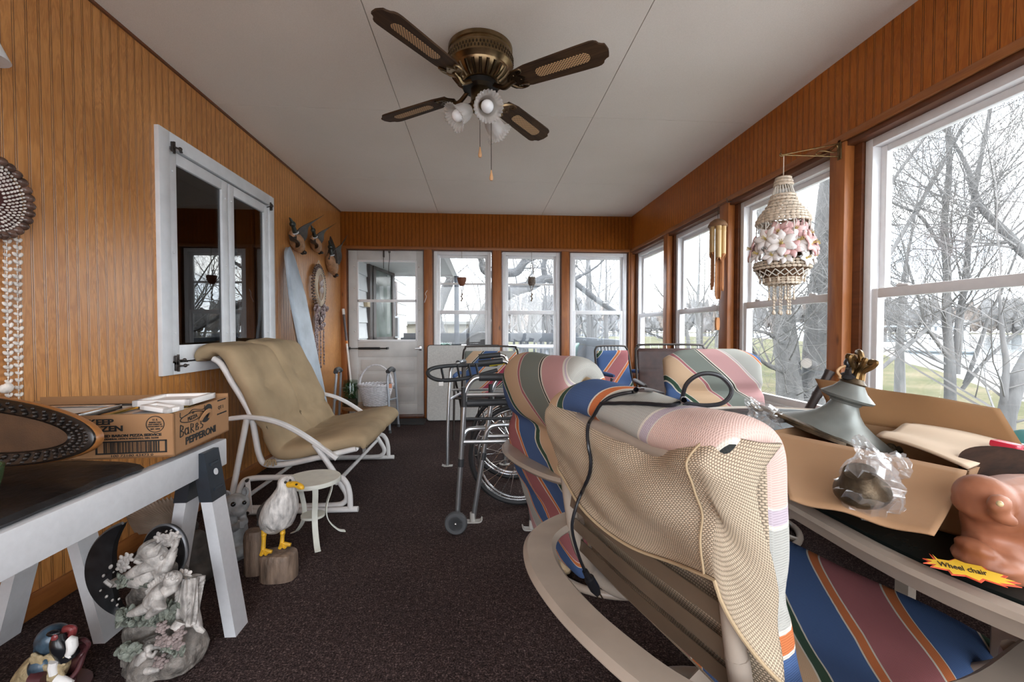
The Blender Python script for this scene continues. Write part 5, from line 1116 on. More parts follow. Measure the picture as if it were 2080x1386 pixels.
# beige underside and rim, stripes above
k = 0
for i, f in enumerate(mb.f):
    z = sum(mb.v[q].z for q in f) / len(f); x = sum(mb.v[q].x for q in f) / len(f); y = sum(mb.v[q].y for q in f) / len(f)
    if z < .372 or y > .262 or y < -.330 or x > .604: mb.mi[i] = 1
obj('seat_cushion', mb, [M_SF, M_BEIGE], cf, local=True, ang=70)
# hood: the beige pocket over the top and down the back with a curved hem
def hoodf(u, t):
    uc = min(u / .80, 1.0); side = max(0, (u - .80) / .20); left = max(0, (.06 - u) / .06)
    hem = .688 - .070 * math.sin(PI * min(1, uc)) ** 1.2 - .020 * uc - .15 * side ** .7
    zt = .866 - .030 * math.sin(PI * uc) + .012 * math.sin(uc * 7 + 1) * uc - .012 * side
    z = lerp(zt, hem, t)
    y = lerp(.288, -.268, uc); xt = interp(BTX, z)
    edge_ = (abs(uc - .5) * 2) ** 6
    x = xt - .030 - .014 * (1 - edge_) * math.sin(PI * min(1, t * 1.1)) + .035 * max(0, 1 - t * 5) ** 1.6
    wr = .0095 * math.sin((uc - t * .55) * 15 + .6) * max(0, uc - .15) * math.sin(PI * min(1, t * .9 + .05)) + .007 * math.sin(uc * 8 + t * 5) * t + .006 * noise.noise(V((u * 6, t * 5, 2)))
    dent = .018 * math.exp(-((uc - .78) / .10) ** 2 - ((t - .12) / .10) ** 2)
    x -= wr - dent
    if side > 0:
        a = side * PI / 2; x += .062 * side ** 1.4; y -= .036 * math.sin(a) + .007 * math.sin(t * 10 + side * 3) * side
        x += .010 * math.sin(t * 8 + 1) * side
    if left > 0: x += .055 * left ** 1.5; y += .004 * left
    return V((x, y, z))
b = MB(); b.grid(hoodf, 84, 48, uvf=lambda u, t: (t * .30, u * .70)); hd = obj('hood', b, M_BEIGE, cf, local=True, ang=80); hd.modifiers.new('thick', 'SOLIDIFY').thickness = .004
b = MB(); b.tube([hoodf(k / 60, 1.0) + V((-.003, 0, 0)) for k in range(61)], .0030, 6); obj('hem', b, M_BEIGE2, hd, local=True)
b = MB(); b.tube([hoodf(.77, .06 + .94 * k / 30) + V((-.003, 0, 0)) for k in range(31)], .0020, 6); obj('seam', b, M_BEIGE2, hd, local=True)
# black mains cord thrown over the top
def lay(u, v, lift=.005, lo=.3):
    """the point of the chair under a sight line, lifted off the cloth"""
    d = (at(u, v, y=1.0) - V((0, 0, HC))).normalized(); o = V((0, 0, HC)) + d * lo; hit, p, n, *_ = SC.ray_cast(bpy.context.evaluated_depsgraph_get(), o, d)
    return p + n * lift if hit and n.dot(d) < 0 else p - d * lift
CP = lambda a, b_, d: at(a, b_, y=d)
run = smooth_path([(1386, 822, 0), (1382, 808, 0), (1352, 799, 0), (1290, 801, 0), (1240, 812, 0), (1210, 842, 0), (1196, 880, 0), (1204, 930, 0), (1200, 968, 0), (1185, 1000, 0)], 4)
pts = [lay(p.x, p.y) for p in run]; h0 = pts[-1]
drop = [h0, CP(1170, 1030, h0.y - .005), CP(1162, 1075, h0.y), CP(1176, 1130, h0.y + .03), CP(1188, 1160, h0.y + .05)]
b = MB(); b.tube(smooth_path(pts[::2] + drop[1:], 5), .0037, 8)
b.tube([lay(p.x, p.y) for p in smooth_path([(1224, 822, 0), (1300, 824, 0), (1360, 829, 0), (1380, 824, 0)], 8)], .0037, 8)
k0 = lay(1384, 820); loop = [k0, CP(1395, 780, k0.y - .01), CP(1425, 760, k0.y - .02), CP(1462, 764, k0.y - .03), CP(1486, 792, k0.y - .03), CP(1470, 818, k0.y - .03), CP(1430, 824, k0.y - .02), lay(1388, 824)]
b.tube(smooth_path(loop, 8), .0037, 8)
cdt = thing('power_cord', 'black power cord looped over the hooded chair back with its plug hanging down', 'cord', k0); obj('cable', b, mat('black_cable', (.010, .011, .014), .35), cdt)
b = MB(); p0, p1 = drop[-1], CP(1214, 1206, drop[-1].y + .02); b.tube([p0, p0.lerp(p1, .3), p0.lerp(p1, .32), p0.lerp(p1, .8), p1], [.007, .008, .0125, .0125, .008], 10); pg = obj('plug', b, mat('black_cable', (0, 0, 0)), cdt)
for sx in (.005, -.005): b = MB(); q = p1 + (p1 - p0).normalized() * .018; b.strip([p1 + V((sx, 0, 0)), q + V((sx, 0, 0))], .006, .0016); obj('plug_prong', b, M_BRASS, pg)

# second chair, the striped cushion hung over its back
ca = rocker('swivel patio chair behind the hooded one, striped cushion draped over its back to the floor', A_LOC, ROT)
M_BA = stripes('draped_stripes', BC, TC_, math.radians(236), off=.736)
prof = [(.045, 0, .56), (.030, 0, .74), (-.005, 0, .850), (-.055, 0, .882), (-.100, 0, .838), (-.108, 0, .75), (-.085, 0, .66), (-.075, 0, .52), (-.050, 0, .36), (-.010, 0, .20), (.02, 0, .085)]
mb = pad(prof, (0, 1, 0), .62, .10, e=.42, c0=-.03, nu=90, nv=44, creases=((.625, .55, .03), (.92, .2, .04)), rag=.012, seed=5, split=(-.25, -1) if False else (.25, -1), ends=.07, wf=lambda t: 1 if t < .62 else lerp(1, .62, (t - .62) / .38))
obj('draped_cushion', mb, [M_BA, M_BEIGE2], ca, local=True, ang=70)
b = MB(); rr = random.Random(2)
for k in range(5): b.ell((.03 + .01 * k, -.02 + .02 * k, .045), (.03, .035, .035), 10, 7, nz=.6, ns=30)
bg = obj('cushion_tie', b, M_BEIGE2, ca, local=True)

# third chair, across the table, cushion facing the camera
cb_ = rocker('swivel patio chair across the table, striped cushion facing the camera before the lake windows', (1.345, 2.44, 0), -PI / 2 - .05)
M_BB = stripes('facing_stripes', BC, TC_, math.radians(-45), off=.54)
prof = [(-.035, 0, .920), (-.025, 0, .87), (.0, 0, .74), (.035, 0, .58), (.075, 0, .46), (.115, 0, .41)]
mb = pad(prof, (0, 1, 0), .565, .12, e=.42, nu=50, nv=44, creases=((.245, .6, .025),), rag=.012, seed=13, split=(-.3, 1), ends=.06, wf=lambda t: 1 - .16 * max(0, 1 - t / .10) ** 2, sag=lambda t, x: (0, 0, -.03 * (2 * x) ** 4 * max(0, 1 - t * 6)))
obj('back_cushion', mb, [M_BB, M_BEIGE2], cb_, local=True, ang=70)
mb = pad([(.085, 0, .37), (.16, 0, .385), (.30, 0, .375), (.46, 0, .385), (.575, 0, .405), (.60, 0, .38)], (0, 1, 0), .53, .085, e=.35, nu=40, nv=40, rag=.008, seed=19, ends=.05); obj('seat_cushion', mb, [M_BB, M_BEIGE2], cb_, local=True, ang=70)

# ------------------------------------------------------------------ folding chairs by the far windows
def folding(lab, loc, rz, cm, W=.40, top=.86, fm=M_IRON, pads=True, vinyl=None):
    c = thing('folding_chair', lab, 'chair', loc, rz, 'folding chairs by the far windows'); hw = W / 2
    b = MB(); b.tube(smooth_path([(.16, hw, .02), (.08, hw, .40), (-.02, hw, top - .10), (-.035, hw - .02, top - .02), (-.045, hw - .07, top), (-.045, -hw + .07, top), (-.035, -hw + .02, top - .02), (-.02, -hw, top - .10), (.08, -hw, .40), (.16, -hw, .02)], 6), .010, 8); obj('back_frame', b, fm, c, local=True)
    b = MB()
    for k in range(8): y = lerp(-hw + .06, hw - .06, k / 7); b.tube([V((-.045, y, top)), V((-.030, y, top - .05))], .0022, 5)
    obj('tension_wire', b, M_CHROME, c, local=True)
    for sg in (1, -1):
        b = MB(); b.tube(smooth_path([(-.22, sg * (hw + .02), .015), (.05, sg * (hw + .02), .30), (.36, sg * (hw + .02), .57)], 4), .010, 8); obj('rear_leg', b, fm, c, local=True)
        b = MB(); b.tube(smooth_path([(.42, sg * (hw + .03), .015), (.38, sg * (hw + .03), .30), (.35, sg * (hw + .03), .575)], 4), .010, 8); obj('front_leg', b, fm, c, local=True)
        b = MB(); b.tube(smooth_path([(-.02, sg * (hw + .02), .60), (.18, sg * (hw + .03), .605), (.40, sg * (hw + .03), .60)], 4), [.008, .019, .021, .021, .022, .021, .020, .019, .012], 10); obj('armrest', b, cm if pads else fm, c, local=True)
    b = MB(); b.tube(smooth_path([(.08, hw, .38), (.45, hw - .01, .41), (.47, hw - .05, .41), (.47, -hw + .05, .41), (.45, -hw + .01, .41), (.08, -hw, .38)], 5), .010, 8); obj('seat_frame', b, fm, c, local=True)
    if vinyl is None:
        mb = pad([(-.012, 0, top - .045), (.0, 0, .70), (.04, 0, .55), (.09, 0, .45), (.13, 0, .425)], (0, 1, 0), W - .03, .06, e=.42, nu=40, nv=32, rag=.006, seed=int(loc[0] * 50), ends=.05); obj('back_cushion', mb, cm, c, local=True, ang=70)
        mb = pad([(.10, 0, .43), (.25, 0, .425), (.46, 0, .445)], (0, 1, 0), W - .03, .06, e=.42, nu=24, nv=32, rag=.006, seed=3, ends=.05); obj('seat_cushion', mb, cm, c, local=True, ang=70)
    else:
        mb = pad([(-.030, 0, top - .03), (-.005, 0, .70), (.06, 0, .48), (.09, 0, .42), (.25, 0, .40), (.44, 0, .42)], (0, 1, 0), W - .03, .03, e=.3, nu=50, nv=36, creases=((.2, .5, .015), (.34, .5, .015)), tufts=tuple((s_, y_, .8, .02) for s_ in (.06, .13, .21, .29) for y_ in (-.08, .08)), ends=.02); obj('vinyl_sling', mb, vinyl, c, local=True, ang=70)
    return c
BE = [(C_TAN, .07)] + edge(L_BLK, .01) + [(C_BLUE, .10)] + edge(L_OR, .012) + [(C_GREY, .11)] + edge(L_OR, .014) + [((.33, .05, .085), .09)] + edge(L_BLK, .01) + [(C_SAGE, .10)]; TE = sum(w_ for _, w_ in BE)
M_SC = stripes('folding_stripes', BS, TS, math.radians(42), off=.22); M_SE = stripes('folding_stripes_faded', BE, TE, math.radians(42), off=.13)
M_VNB = mat('brown_vinyl', (.045, .018, .014), .35, var=.3, scale=18, bmp=.3, bscale=160)
folding('folding chair with blue and maroon striped cushion in the corner between the windows', (1.375, 4.46, 0), -PI / 2 + .25, M_SC, W=.40, top=.865)
folding('brown vinyl folding chair with black wire rim behind the cushion facing the camera', (1.63, 3.62, 0), -PI / 2 - .1, M_VNB, W=.60, top=.905, vinyl=M_VNB, pads=False)
folding('folding chair with faded striped cushion behind the walker and wheelchair', (.095, 4.42, 0), -PI / 2 - .1, M_SE, W=.56, top=.865)

# ------------------------------------------------------------------ oval patio table
TC, TZ = V((1.265, 1.10, 0)), .655
def race(k, n, R=.56, h=.36):
    a = 2 * PI * k / n; x, y = R * math.cos(a), R * math.sin(a); return V((TC.x + x, TC.y + y + (h if y > 1e-6 else -h if y < -1e-6 else 0), 0))
tb = thing('patio_table', 'oval patio table with dark glass top and taupe metal rim under the lake windows', 'table', (TC.x, TC.y, 0))
n = 96; RP = [race(k + .5, n) + V((0, 0, TZ - .02)) for k in range(n)]
b = MB(); b.sweep(RP, [(-.012, -.028), (.006, -.031), (.016, -.020), (.015, -.004), (.006, .004), (.003, .012), (-.010, .016), (-.022, .015), (-.026, .020), (-.042, .018), (-.044, .008), (-.03, .004)] if False else [(.012, -.028), (-.006, -.031), (-.016, -.020), (-.015, -.004), (-.006, .004), (-.003, .012), (.010, .016), (.022, .015), (.026, .020), (.042, .018), (.044, .008), (.03, .004)], closed=True, up=(0, 0, 1)); obj('rim', b, M_TAUPE, tb)
b = MB(); IN = [race(k + .5, n, R=.552) for k in range(n)]; b.prism([(p.x, p.y) for p in IN], TZ - .012, TZ - .004)
def glass_top():
    m, nt, p, out = mat_new('dark_table_glass'); v = coords(nt, 'Object'); n_ = nd(nt, 'TexNoise', i_Scale=6, i_Detail=5); nt.links.new(v, n_.inputs['Vector'])
    p.inputs['Specular IOR Level'].default_value = .06; p.inputs['Base Color'].default_value = (.010, .013, .012, 1); r = ramp(nt, [(.35, (.25, .25, .25)), (.7, (.5, .5, .5))]); nt.links.new(n_.outputs['Fac'], r.inputs['Fac']); nt.links.new(r.outputs['Color'], p.inputs['Roughness']); return m
obj('glass_top', b, glass_top(), tb)
for (x, y) in ((1.55, 1.47), (.92, 1.49), (1.55, .70), (.95, .70)):
    b = MB(); d = (V((x, y, 0)) - V((TC.x, TC.y, 0))).normalized(); b.strip([V((x, y, .002)), V((x, y, .25)) - d * .01, V((x, y, TZ - .03)) + d * .02], .066, .030, up=(-1, .0, 0)); obj('leg', b, M_TAUPE, tb)
b = MB(); b.tube([V((.92, 1.49, .36)), V((1.55, 1.47, .36))], .014, 8); obj('stretcher', b, M_TAUPE, tb)
# ------------------------------------------------------------------ things on the patio table
zt = TZ - .002
R_, L_ = at(1968, 958, z=.775), at(1565, 876, z=.775); ex = (L_ - R_); W_ = ex.length; ex.normalize(); ey = V((-ex.y, ex.x, 0)); 
if ey.x < 0: ey = -ey
D_ = .31; H_ = .775 - zt
M_CARD2 = mat('carton_cardboard', (.36, .205, .105), .8, var=.08, scale=5, bmp=.1, bscale=150); M_CARDL = mat('carton_inside_pale', (.55, .42, .30), .8, var=.06, scale=6); M_CARDD = mat('carton_inside_brown', (.26, .135, .055), .85, var=.08, scale=6)
bx = thing('open_carton', 'open cardboard carton with spread flaps holding a lamp on the glass table', 'box', (R_.x, R_.y, zt))
Mc = Matrix(((ex.x, ey.x, 0, R_.x), (ex.y, ey.y, 0, R_.y), (0, 0, 1, zt), (0, 0, 0, 1)))      # x along the front edge, y toward the windows
b = MB(); t = .004
b.bb((0, 0, 0), (W_, D_, t), M=Mc); b.bb((0, 0, 0), (W_, t, H_), M=Mc); b.bb((0, D_ - t, 0), (W_, D_, H_), M=Mc); b.bb((0, 0, 0), (t, D_, H_), M=Mc); b.bb((W_ - t, 0, 0), (W_, D_, H_), M=Mc)
obj('carton_wall', b, M_CARD2, bx, smooth=False)
def flap(name, P, m, th=.004, n=14):
    """a corrugated flap spanned by four room points (hinge a-b, free edge d-c), bent a little"""
    a, b_, c, d = [V(p) for p in P]; nn = (b_ - a).cross(d - a).normalized()
    mb = MB(); mb.grid(lambda u, t_: a.lerp(b_, u).lerp(d.lerp(c, u), t_) + nn * (.004 * math.sin(u * 11) * t_ + .006 * math.sin(t_ * PI)), n * 2, n)
    o = obj(name, mb, m, bx, smooth=True); md = o.modifiers.new('thick', 'SOLIDIFY'); md.thickness = th; md.offset = 0; return o
hz_ = Mc @ V((0, 0, H_)); fr0, fr1 = Mc @ V((.002, -.001, H_)), Mc @ V((W_ - .002, -.001, H_))
flap('front_flap', (fr1, fr0, at(1898, 1092, z=.700), at(1604, 1014, z=.700)), M_CARD2)
bk0, bk1 = Mc @ V((0, D_, H_)), Mc @ V((W_, D_, H_))
flap('back_flap', (bk1, bk0, at(2030, 830, x=bk0.x + .025), at(1656, 770, x=bk1.x + .02)), M_CARDD)
flap('side_flap', (Mc @ V((.002, .004, H_ + .004)), Mc @ V((.002, D_ - .004, H_ + .004)), at(1856, 858, z=.800), at(1780, 886, z=.790)), M_CARDL)
# pewter lamp lying in the carton
base = at(1693, 878, z=.765); axis = V((.20, -.12, .80)).normalized(); Ml = frame_at(base, axis) @ T(sc=(1, 1, .74))
M_PEWT = mat('pewter', (.19, .20, .185), .42, .4, var=.2, scale=12); M_OLDB = mat('old_bronze', (.085, .060, .036), .4, .7, var=.5, scale=40, bmp=.4, bscale=120)
lp = thing('table_lamp', 'old pewter lamp with brass scroll top lying in the open carton', 'lamp', base)
b = MB(); S_ = .92
b.lathe([(x * S_, z * S_) for x, z in [(.0, -.004), (.130, -.004), (.134, .004), (.118, .016), (.085, .038), (.058, .062), (.042, .088), (.034, .112), (.033, .120)]], 40, M=Ml); obj('bell_body', b, M_PEWT, lp)
b = MB(); b.lathe([(x * S_, z * S_) for x, z in [(.0, .118), (.036, .118), (.038, .126), (.060, .136), (.063, .144), (.056, .152), (.040, .170), (.030, .190), (.028, .196), (.0, .196)]], 36, M=Ml); obj('neck', b, M_PEWT, lp)
b = MB(); b.lathe([(x * S_, z * S_) for x, z in [(.0, .194), (.029, .194), (.032, .200), (.026, .208), (.022, .216), (.0, .218)]], 28, M=Ml); b.lathe([(.134 * S_, -.010), (.142 * S_, -.006), (.140 * S_, .004), (.132 * S_, .006), (.126 * S_, -.006)], 40, M=Ml, rf=lambda a, z: 1 + .06 * max(0, math.cos(4 * a)) ** 3)
for k in range(4):
    a = k * PI / 2 + .35; d = V((math.cos(a), math.sin(a), 0)); b.tube(smooth_path([Ml @ (d * .118 + V((0, 0, .0))), Ml @ (d * .145 + V((0, 0, -.010))), Ml @ (d * .165 + V((0, 0, .004)))], 4), .009, 7); b.ell(Ml @ (d * .142 + V((0, 0, -.002))), .013, 8, 6)
obj('rim_ornament', b, M_OLDB, lp)
b = MB(); 
for k in range(6):
    a = k * PI / 3; d = V((math.cos(a), math.sin(a), 0)); b.tube(smooth_path([Ml @ (d * .015 + V((0, 0, .198))), Ml @ (d * .012 + V((0, 0, .225))), Ml @ (d * .026 + V((0, 0, .250))), Ml @ (d * .030 + V((0, 0, .268))), Ml @ (d * .018 + V((0, 0, .262)))], 4), .0065, 7)
b.tube(smooth_path([Ml @ V((-.02, 0, .255)), Ml @ V((-.012, .01, .285)), Ml @ V((.012, .01, .285)), Ml @ V((.022, 0, .258))], 4), .007, 7); obj('brass_scroll', b, mat('bright_brass', (.15, .09, .035), .35, .9, var=.5, scale=60), lp)
b = MB(); yb = base.y - .02
b.tube(smooth_path([at(1752, 745, y=yb), at(1744, 726, y=yb), at(1730, 722, y=yb), at(1722, 740, y=yb), at(1706, 748, y=yb), at(1701, 756, y=yb), at(1708, 766, y=yb), at(1704, 768, y=yb)], 4), .0032, 6); b.tube(smooth_path([at(1722, 770, y=yb), at(1724, 785, y=yb + .02), at(1730, 795, y=yb + .05)], 4), .0032, 6); b.tube(smooth_path([at(1752, 745, y=yb), at(1756, 760, y=yb), at(1752, 785, y=yb)], 4), .0032, 6); obj('tan_wire', b, mat('tan_wire', (.50, .30, .15), .6), lp)
b = MB(); p = at(1722, 763, y=yb - .005); b.lathe([(.0, -.008), (.012, -.007), (.017, .0), (.008, .006), (.006, .022), (.0, .024)], 16, M=T(p, (.4, -.3, 0))); b.ell(at(1722, 738, y=yb), (.010, .008, .013), 8, 6); obj('socket_switch', b, M_BLKP, lp)
b = MB(); q0 = Ml @ V((-.135, -.02, .0)); b.strip(smooth_path([q0, at(1560, 833, y=base.y + .03), at(1540, 832, y=base.y + .03), at(1524, 822, y=base.y + .04)], 5), .020, .008, up=(.2, -.4, 1)); obj('scroll_bracket', b, M_OLDB, lp)
# plastic bags
def film_mat():
    m, nt, p, out = mat_new('clear_film'); nt.nodes.remove(p)
    tr = nd(nt, 'BsdfTransparent'); gl = nd(nt, 'BsdfGlossy'); gl.inputs['Roughness'].default_value = .12; df = nd(nt, 'BsdfTranslucent'); df.inputs['Color'].default_value = (.9, .9, .92, 1); d2 = nd(nt, 'BsdfDiffuse'); d2.inputs['Color'].default_value = (.85, .85, .87, 1)
    a = nd(nt, 'MixShader'); a.inputs[0].default_value = .5; nt.links.new(df.outputs[0], a.inputs[1]); nt.links.new(d2.outputs[0], a.inputs[2])
    lw = nd(nt, 'LayerWeight'); lw.inputs['Blend'].default_value = .55
    m1 = nd(nt, 'MixShader'); nt.links.new(mth(nt, 'ADD', .05, mth(nt, 'MULTIPLY', lw.outputs['Facing'], .22)), m1.inputs[0]); nt.links.new(tr.outputs[0], m1.inputs[1]); nt.links.new(a.outputs[0], m1.inputs[2])
    m2 = nd(nt, 'MixShader'); m2.inputs[0].default_value = .16; nt.links.new(m1.outputs[0], m2.inputs[1]); nt.links.new(gl.outputs[0], m2.inputs[2]); nt.links.new(m2.outputs[0], out.inputs['Surface']); return m
M_FILM = film_mat()
def crumple(mb, P, R, n=28, m=20, sd=0, am=.5):
    pts = smooth_path(P, 5); N = len(pts); rr = [interp([(i / (len(R) - 1), r) for i, r in enumerate(R)], k / (N - 1)) for k in range(N)]; rings = []
    for i, p in enumerate(pts):
        t_ = (pts[min(i + 1, N - 1)] - pts[max(i - 1, 0)]); fm_ = frame_at(p, t_)
        rings.append([fm_ @ V((math.cos(2 * PI * k / n) * rr[i] * (1 + am * noise.noise(V((k * .9, i * .55, sd)))), math.sin(2 * PI * k / n) * rr[i] * (1 + am * noise.noise(V((k * .8 + 9, i * .5, sd)))), .3 * rr[i] * noise.noise(V((k * .7, i * .4, sd + 4))))) for k in range(n)])
    mb.ring_skin(rings); return mb
fl = at(1768, 1010, z=.718); pb = thing('hardware_bag', 'clear plastic bag of dark metal hardware on the front flap of the open carton', 'bag', fl)
up_ = V((-.35, -.25, .9)).normalized()
b = MB(); q = at(1752, 1012, z=.722); b.lathe([(.0, 0), (.040, 0), (.043, .006), (.042, .012), (.030, .028), (.024, .050), (.0, .052)], 28, M=frame_at(q + up_ * .010, up_)); obj('bronze_cup', b, M_OLDB, pb)
b = MB(); crumple(b, [q + up_ * .004 + V((.012, -.0, 0)), q + up_ * .03 + V((.012, -.005, 0)), at(1765, 955, z=.765), at(1765, 925, z=.785), at(1745, 895, z=.80)], [.046, .047, .034, .017, .013], sd=1, am=.32); obj('bag_film', b, M_FILM, pb, ang=25)
b = MB(); crumple(b, [at(1772, 935, z=.778), at(1800, 945, z=.768), at(1832, 955, z=.760)], [.012, .022, .026], sd=5, am=.7); obj('bag_tail', b, M_FILM, pb, ang=25)
g0 = at(1552, 862, z=.78); b = MB(); crumple(b, [g0, at(1548, 846, y=g0.y), at(1535, 828, y=g0.y), at(1518, 812, y=g0.y)], [.042, .040, .018, .010], sd=9, am=.6)
one('plastic_bag', b, M_FILM, 'small crumpled clear plastic bag at the far corner of the open carton', 'bag', loc=g0, ang=25)
# carved pig
o = at(2040, 1160, z=zt); pg_ = thing('carved_animal_figure', 'orange brown carved wooden animal figure with a small bead eye on the glass table', 'figurine', (o.x, o.y, zt))
PQ = lambda cx, cy, dy=0.0: at(1880 + cx * .2454, 860 + cy * .2454, y=o.y + dy)
M_CARV = mat('carved_redwood', (.30, .095, .035), .5, var=.35, scale=14, alt=(.38, .155, .085), bmp=.2, bscale=60)
b = MB(); b.tube([PQ(470, 600, .01), PQ(560, 680, .01), PQ(720, 720, .02), PQ(900, 740, .04), PQ(1150, 760, .06)], [.030, .044, .056, .062, .060], 16); b.ell(PQ(480, 610, .01), (.032, .04, .034), 14, 10); b.ell(PQ(455, 680, .01), (.026, .04, .024), 12, 8); b.tube([PQ(560, 780, .02), PQ(560, 950, .02), PQ(560, 1120, .01)], [.040, .036, .040], 14); b.tube([PQ(760, 850, .02), PQ(800, 1050, .02), PQ(820, 1180, .01)], [.055, .05, .05], 14); b.ell(PQ(420, 1040, -.0), (.022, .03, .014), 10, 8, rot=(0, .5, 0)); b.ell(PQ(520, 1130, -.0), (.042, .045, .020), 12, 8); b.ell(PQ(700, 1180, .0), (.07, .05, .022), 14, 8); b.ell(PQ(610, 670, -.035), (.017, .012, .015), 10, 8); b.ell(PQ(640, 780, -.03), (.022, .015, .010), 10, 8, rot=(0, .5, 0))
remesh(obj('body', b, M_CARV, pg_), .0045, 2)
b = MB(); b.ell(PQ(615, 668, -.050), .0042, 10, 8); obj('bead_eye', b, mat('bead_eye', (.55, .42, .22), .15), pg_)
# dark oval plaque behind it, plus odds and ends at the frame's edge
p = at(2086, 972, z=.765); Mp = frame_at(p, (-.38, -.55, .72)) @ T(rot=(0, 0, math.radians(-18))); b = MB(); b.prism([(.088 * math.cos(2 * PI * k / 48), .056 * math.sin(2 * PI * k / 48)) for k in range(48)], -.005, .005, M=Mp); b.tube([p + V((.03, .03, -.01)), V((p.x + .05, p.y + .05, zt))], .012, 10)
one('oval_plaque', b, wood_mat('dark_oval_wood', (.014, .008, .006), (.05, .024, .014), 'x', rough=.6, scale=2, spec=.2), 'dark brown oval wooden plaque tilted beside the carton and above the carved animal', 'plaque', loc=(p.x, p.y, zt))
p = at(2048, 912, y=.86); b = MB(); crumple(b, [V((p.x + .06, p.y, zt)), V((p.x + .065, p.y, zt + .05)), V((p.x + .07, p.y + .01, p.z + .005))], [.04, .045, .02], sd=12, am=.4); one('white_bag', b, mat('white_bag_film', (.72, .74, .78), .4, var=.15, scale=30), 'white plastic bag standing behind the carton at the window side', 'bag', loc=(p.x + .06, p.y, zt), ang=25)
p = at(2044, 905, y=.80); b = MB(); b.box((p.x, p.y, p.z - .0), (.038, .04, .014), rot=(.1, .1, .4), bev=.004); b.bb((p.x - .01, p.y - .01, zt), (p.x + .01, p.y + .01, p.z)); one('red_packet', b, mat('red_plastic', (.55, .02, .05), .35), 'small red plastic packet sticking up at the carton corner', 'packet', loc=(p.x, p.y, zt))
p = at(2092, 900, y=.95); b = MB(); b.ell((p.x, p.y, (p.z + zt) / 2), (.06, .06, (p.z - zt) / 2 + .03), 18, 12, nz=.15, ns=9); one('teal_bundle', b, mat('teal_cloth', (.05, .20, .19), .8, var=.3), 'rounded teal cloth bundle near the window behind the white bag', 'bundle', loc=(p.x, p.y, zt))
# starburst price card
pts = [(30, 1078), (78, 1120), (190, 1138), (240, 1122), (330, 1158), (480, 1187), (520, 1220), (684, 1268), (650, 1284), (792, 1328), (690, 1322), (800, 1360), (636, 1338), (682, 1360), (492, 1298), (460, 1320), (330, 1265), (215, 1255), (185, 1218), (38, 1187), (72, 1168), (-20, 1156), (30, 1142), (-26, 1118), (66, 1128)]
W3 = [at(1880 + x * .2454, 860 + y * .2454, z=TZ + .018) for x, y in pts]; c = sum(W3, V()) / len(W3)
sc_ = thing('starburst_card', 'yellow starburst price card with handwriting on the rim of the glass table', 'card', c)
b = MB(); b.prism([(p.x, p.y) for p in W3], TZ + .017, TZ + .018); obj('card', b, mat('orange_red_card', (.62, .08, .03), .6), sc_, smooth=False)
b = MB(); b.prism([tuple((c.lerp(p, .90)).xy + V((.0008, .0012))) for p in W3], TZ + .0181, TZ + .0184); obj('yellow_face', b, mat('yellow_card', (.80, .50, .03), .6, var=.03), sc_, smooth=False)
d0, d1 = at(1905, 1146, z=TZ + .018), at(2003, 1166, z=TZ + .018); ang_ = math.atan2(d1.y - d0.y, d1.x - d0.x); mid_ = (d0 + d1) / 2
b = text_mb('Wheel chair', .024, T((mid_.x, mid_.y, TZ + .0188), (0, 0, ang_)), depth=.0003, sx=(d1 - d0).length / .118, shear=.2); obj('handwriting', b, M_INK, sc_, smooth=False)

# ------------------------------------------------------------------ hanging at the lake windows
hp = at(1592, 315, y=2.085); wl_ = V((XR - .012, 2.085, hp.z + .03))
br = thing('plant_bracket', 'brass scroll bracket on the cedar post holding the shell basket', 'bracket', wl_)
b = MB(); b.bb(wl_ + V((-.006, -.012, -.045)), wl_ + V((0, .012, .055)), .004); obj('wall_plate', b, M_BRASS, br)
b = MB(); A_, B2 = wl_ + V((-.006, 0, .035)), wl_ + V((-.006, 0, -.030)); b.tube([A_, hp + V((-.01, 0, 0))], .0028, 6); b.tube([B2, hp + V((-.01, 0, 0))], .0028, 6)
w0 = lambda t, o: B2.lerp(hp, t) + V((0, 0, o)); b.tube(smooth_path([w0(.10, .045), w0(.04, .055), w0(.03, .030), w0(.12, .020), w0(.28, .026), w0(.38, .022), w0(.42, .008), w0(.34, .004), w0(.22, .014), w0(.12, .036), w0(.06, .050)], 5), .0026, 6)
b.tube(smooth_path([hp + V((-.01, 0, 0)), hp + V((-.018, 0, .008)), hp + V((-.02, 0, -.004)), hp + V((0, 0, -.006))], 4), .0026, 6); obj('scroll_arm', b, mat('bright_brass', (0, 0, 0)), br)
sb = thing('shell_basket', 'hanging basket of cream shells filled with white and pink silk lilies', 'hanging basket', hp)
kk = (1 / FPX) * (hp.y * math.cos(YAW) + hp.x * math.sin(YAW)) * .26        # metres per crop pixel
def BP(r, cy, a): return V((hp.x + math.cos(a) * r * kk, hp.y + math.sin(a) * r * kk, hp.z - (cy - 135) * kk))
b = MB(); b.tube([hp + V((0, 0, -.004)), BP(0, 300, 0)], .0022, 6); obj('hanging_cord', b, M_TWINE, sb)
M_COWRY = mat('cream_cowry', (.58, .48, .37), .35, var=.25, scale=60); M_CORDW = mat('white_cord', (.66, .62, .55), .8)
def shells(mb, r, cy, n, sz=13, ph=0, el=1.35):
    for k in range(n):
        a = 2 * PI * (k + ph) / n; p = BP(r, cy, a); mb.ell(p, (sz * kk * .62, sz * kk * el * .8, sz * kk * .62), 7, 5, rot=(0, 0, a))
b = MB()
for r, cy, n in ((46, 318, 12), (54, 342, 13), (78, 455, 16), (110, 535, 20), (132, 565, 24), (58, 366, 14), (88, 482, 18), (92, 508, 18), (150, 590, 28), (165, 612, 30), (176, 634, 32), (180, 656, 32)): shells(b, r, cy, n, 21, (cy % 7) / 7)
obj('shell_crown', b, M_COWRY, sb)
b = MB()
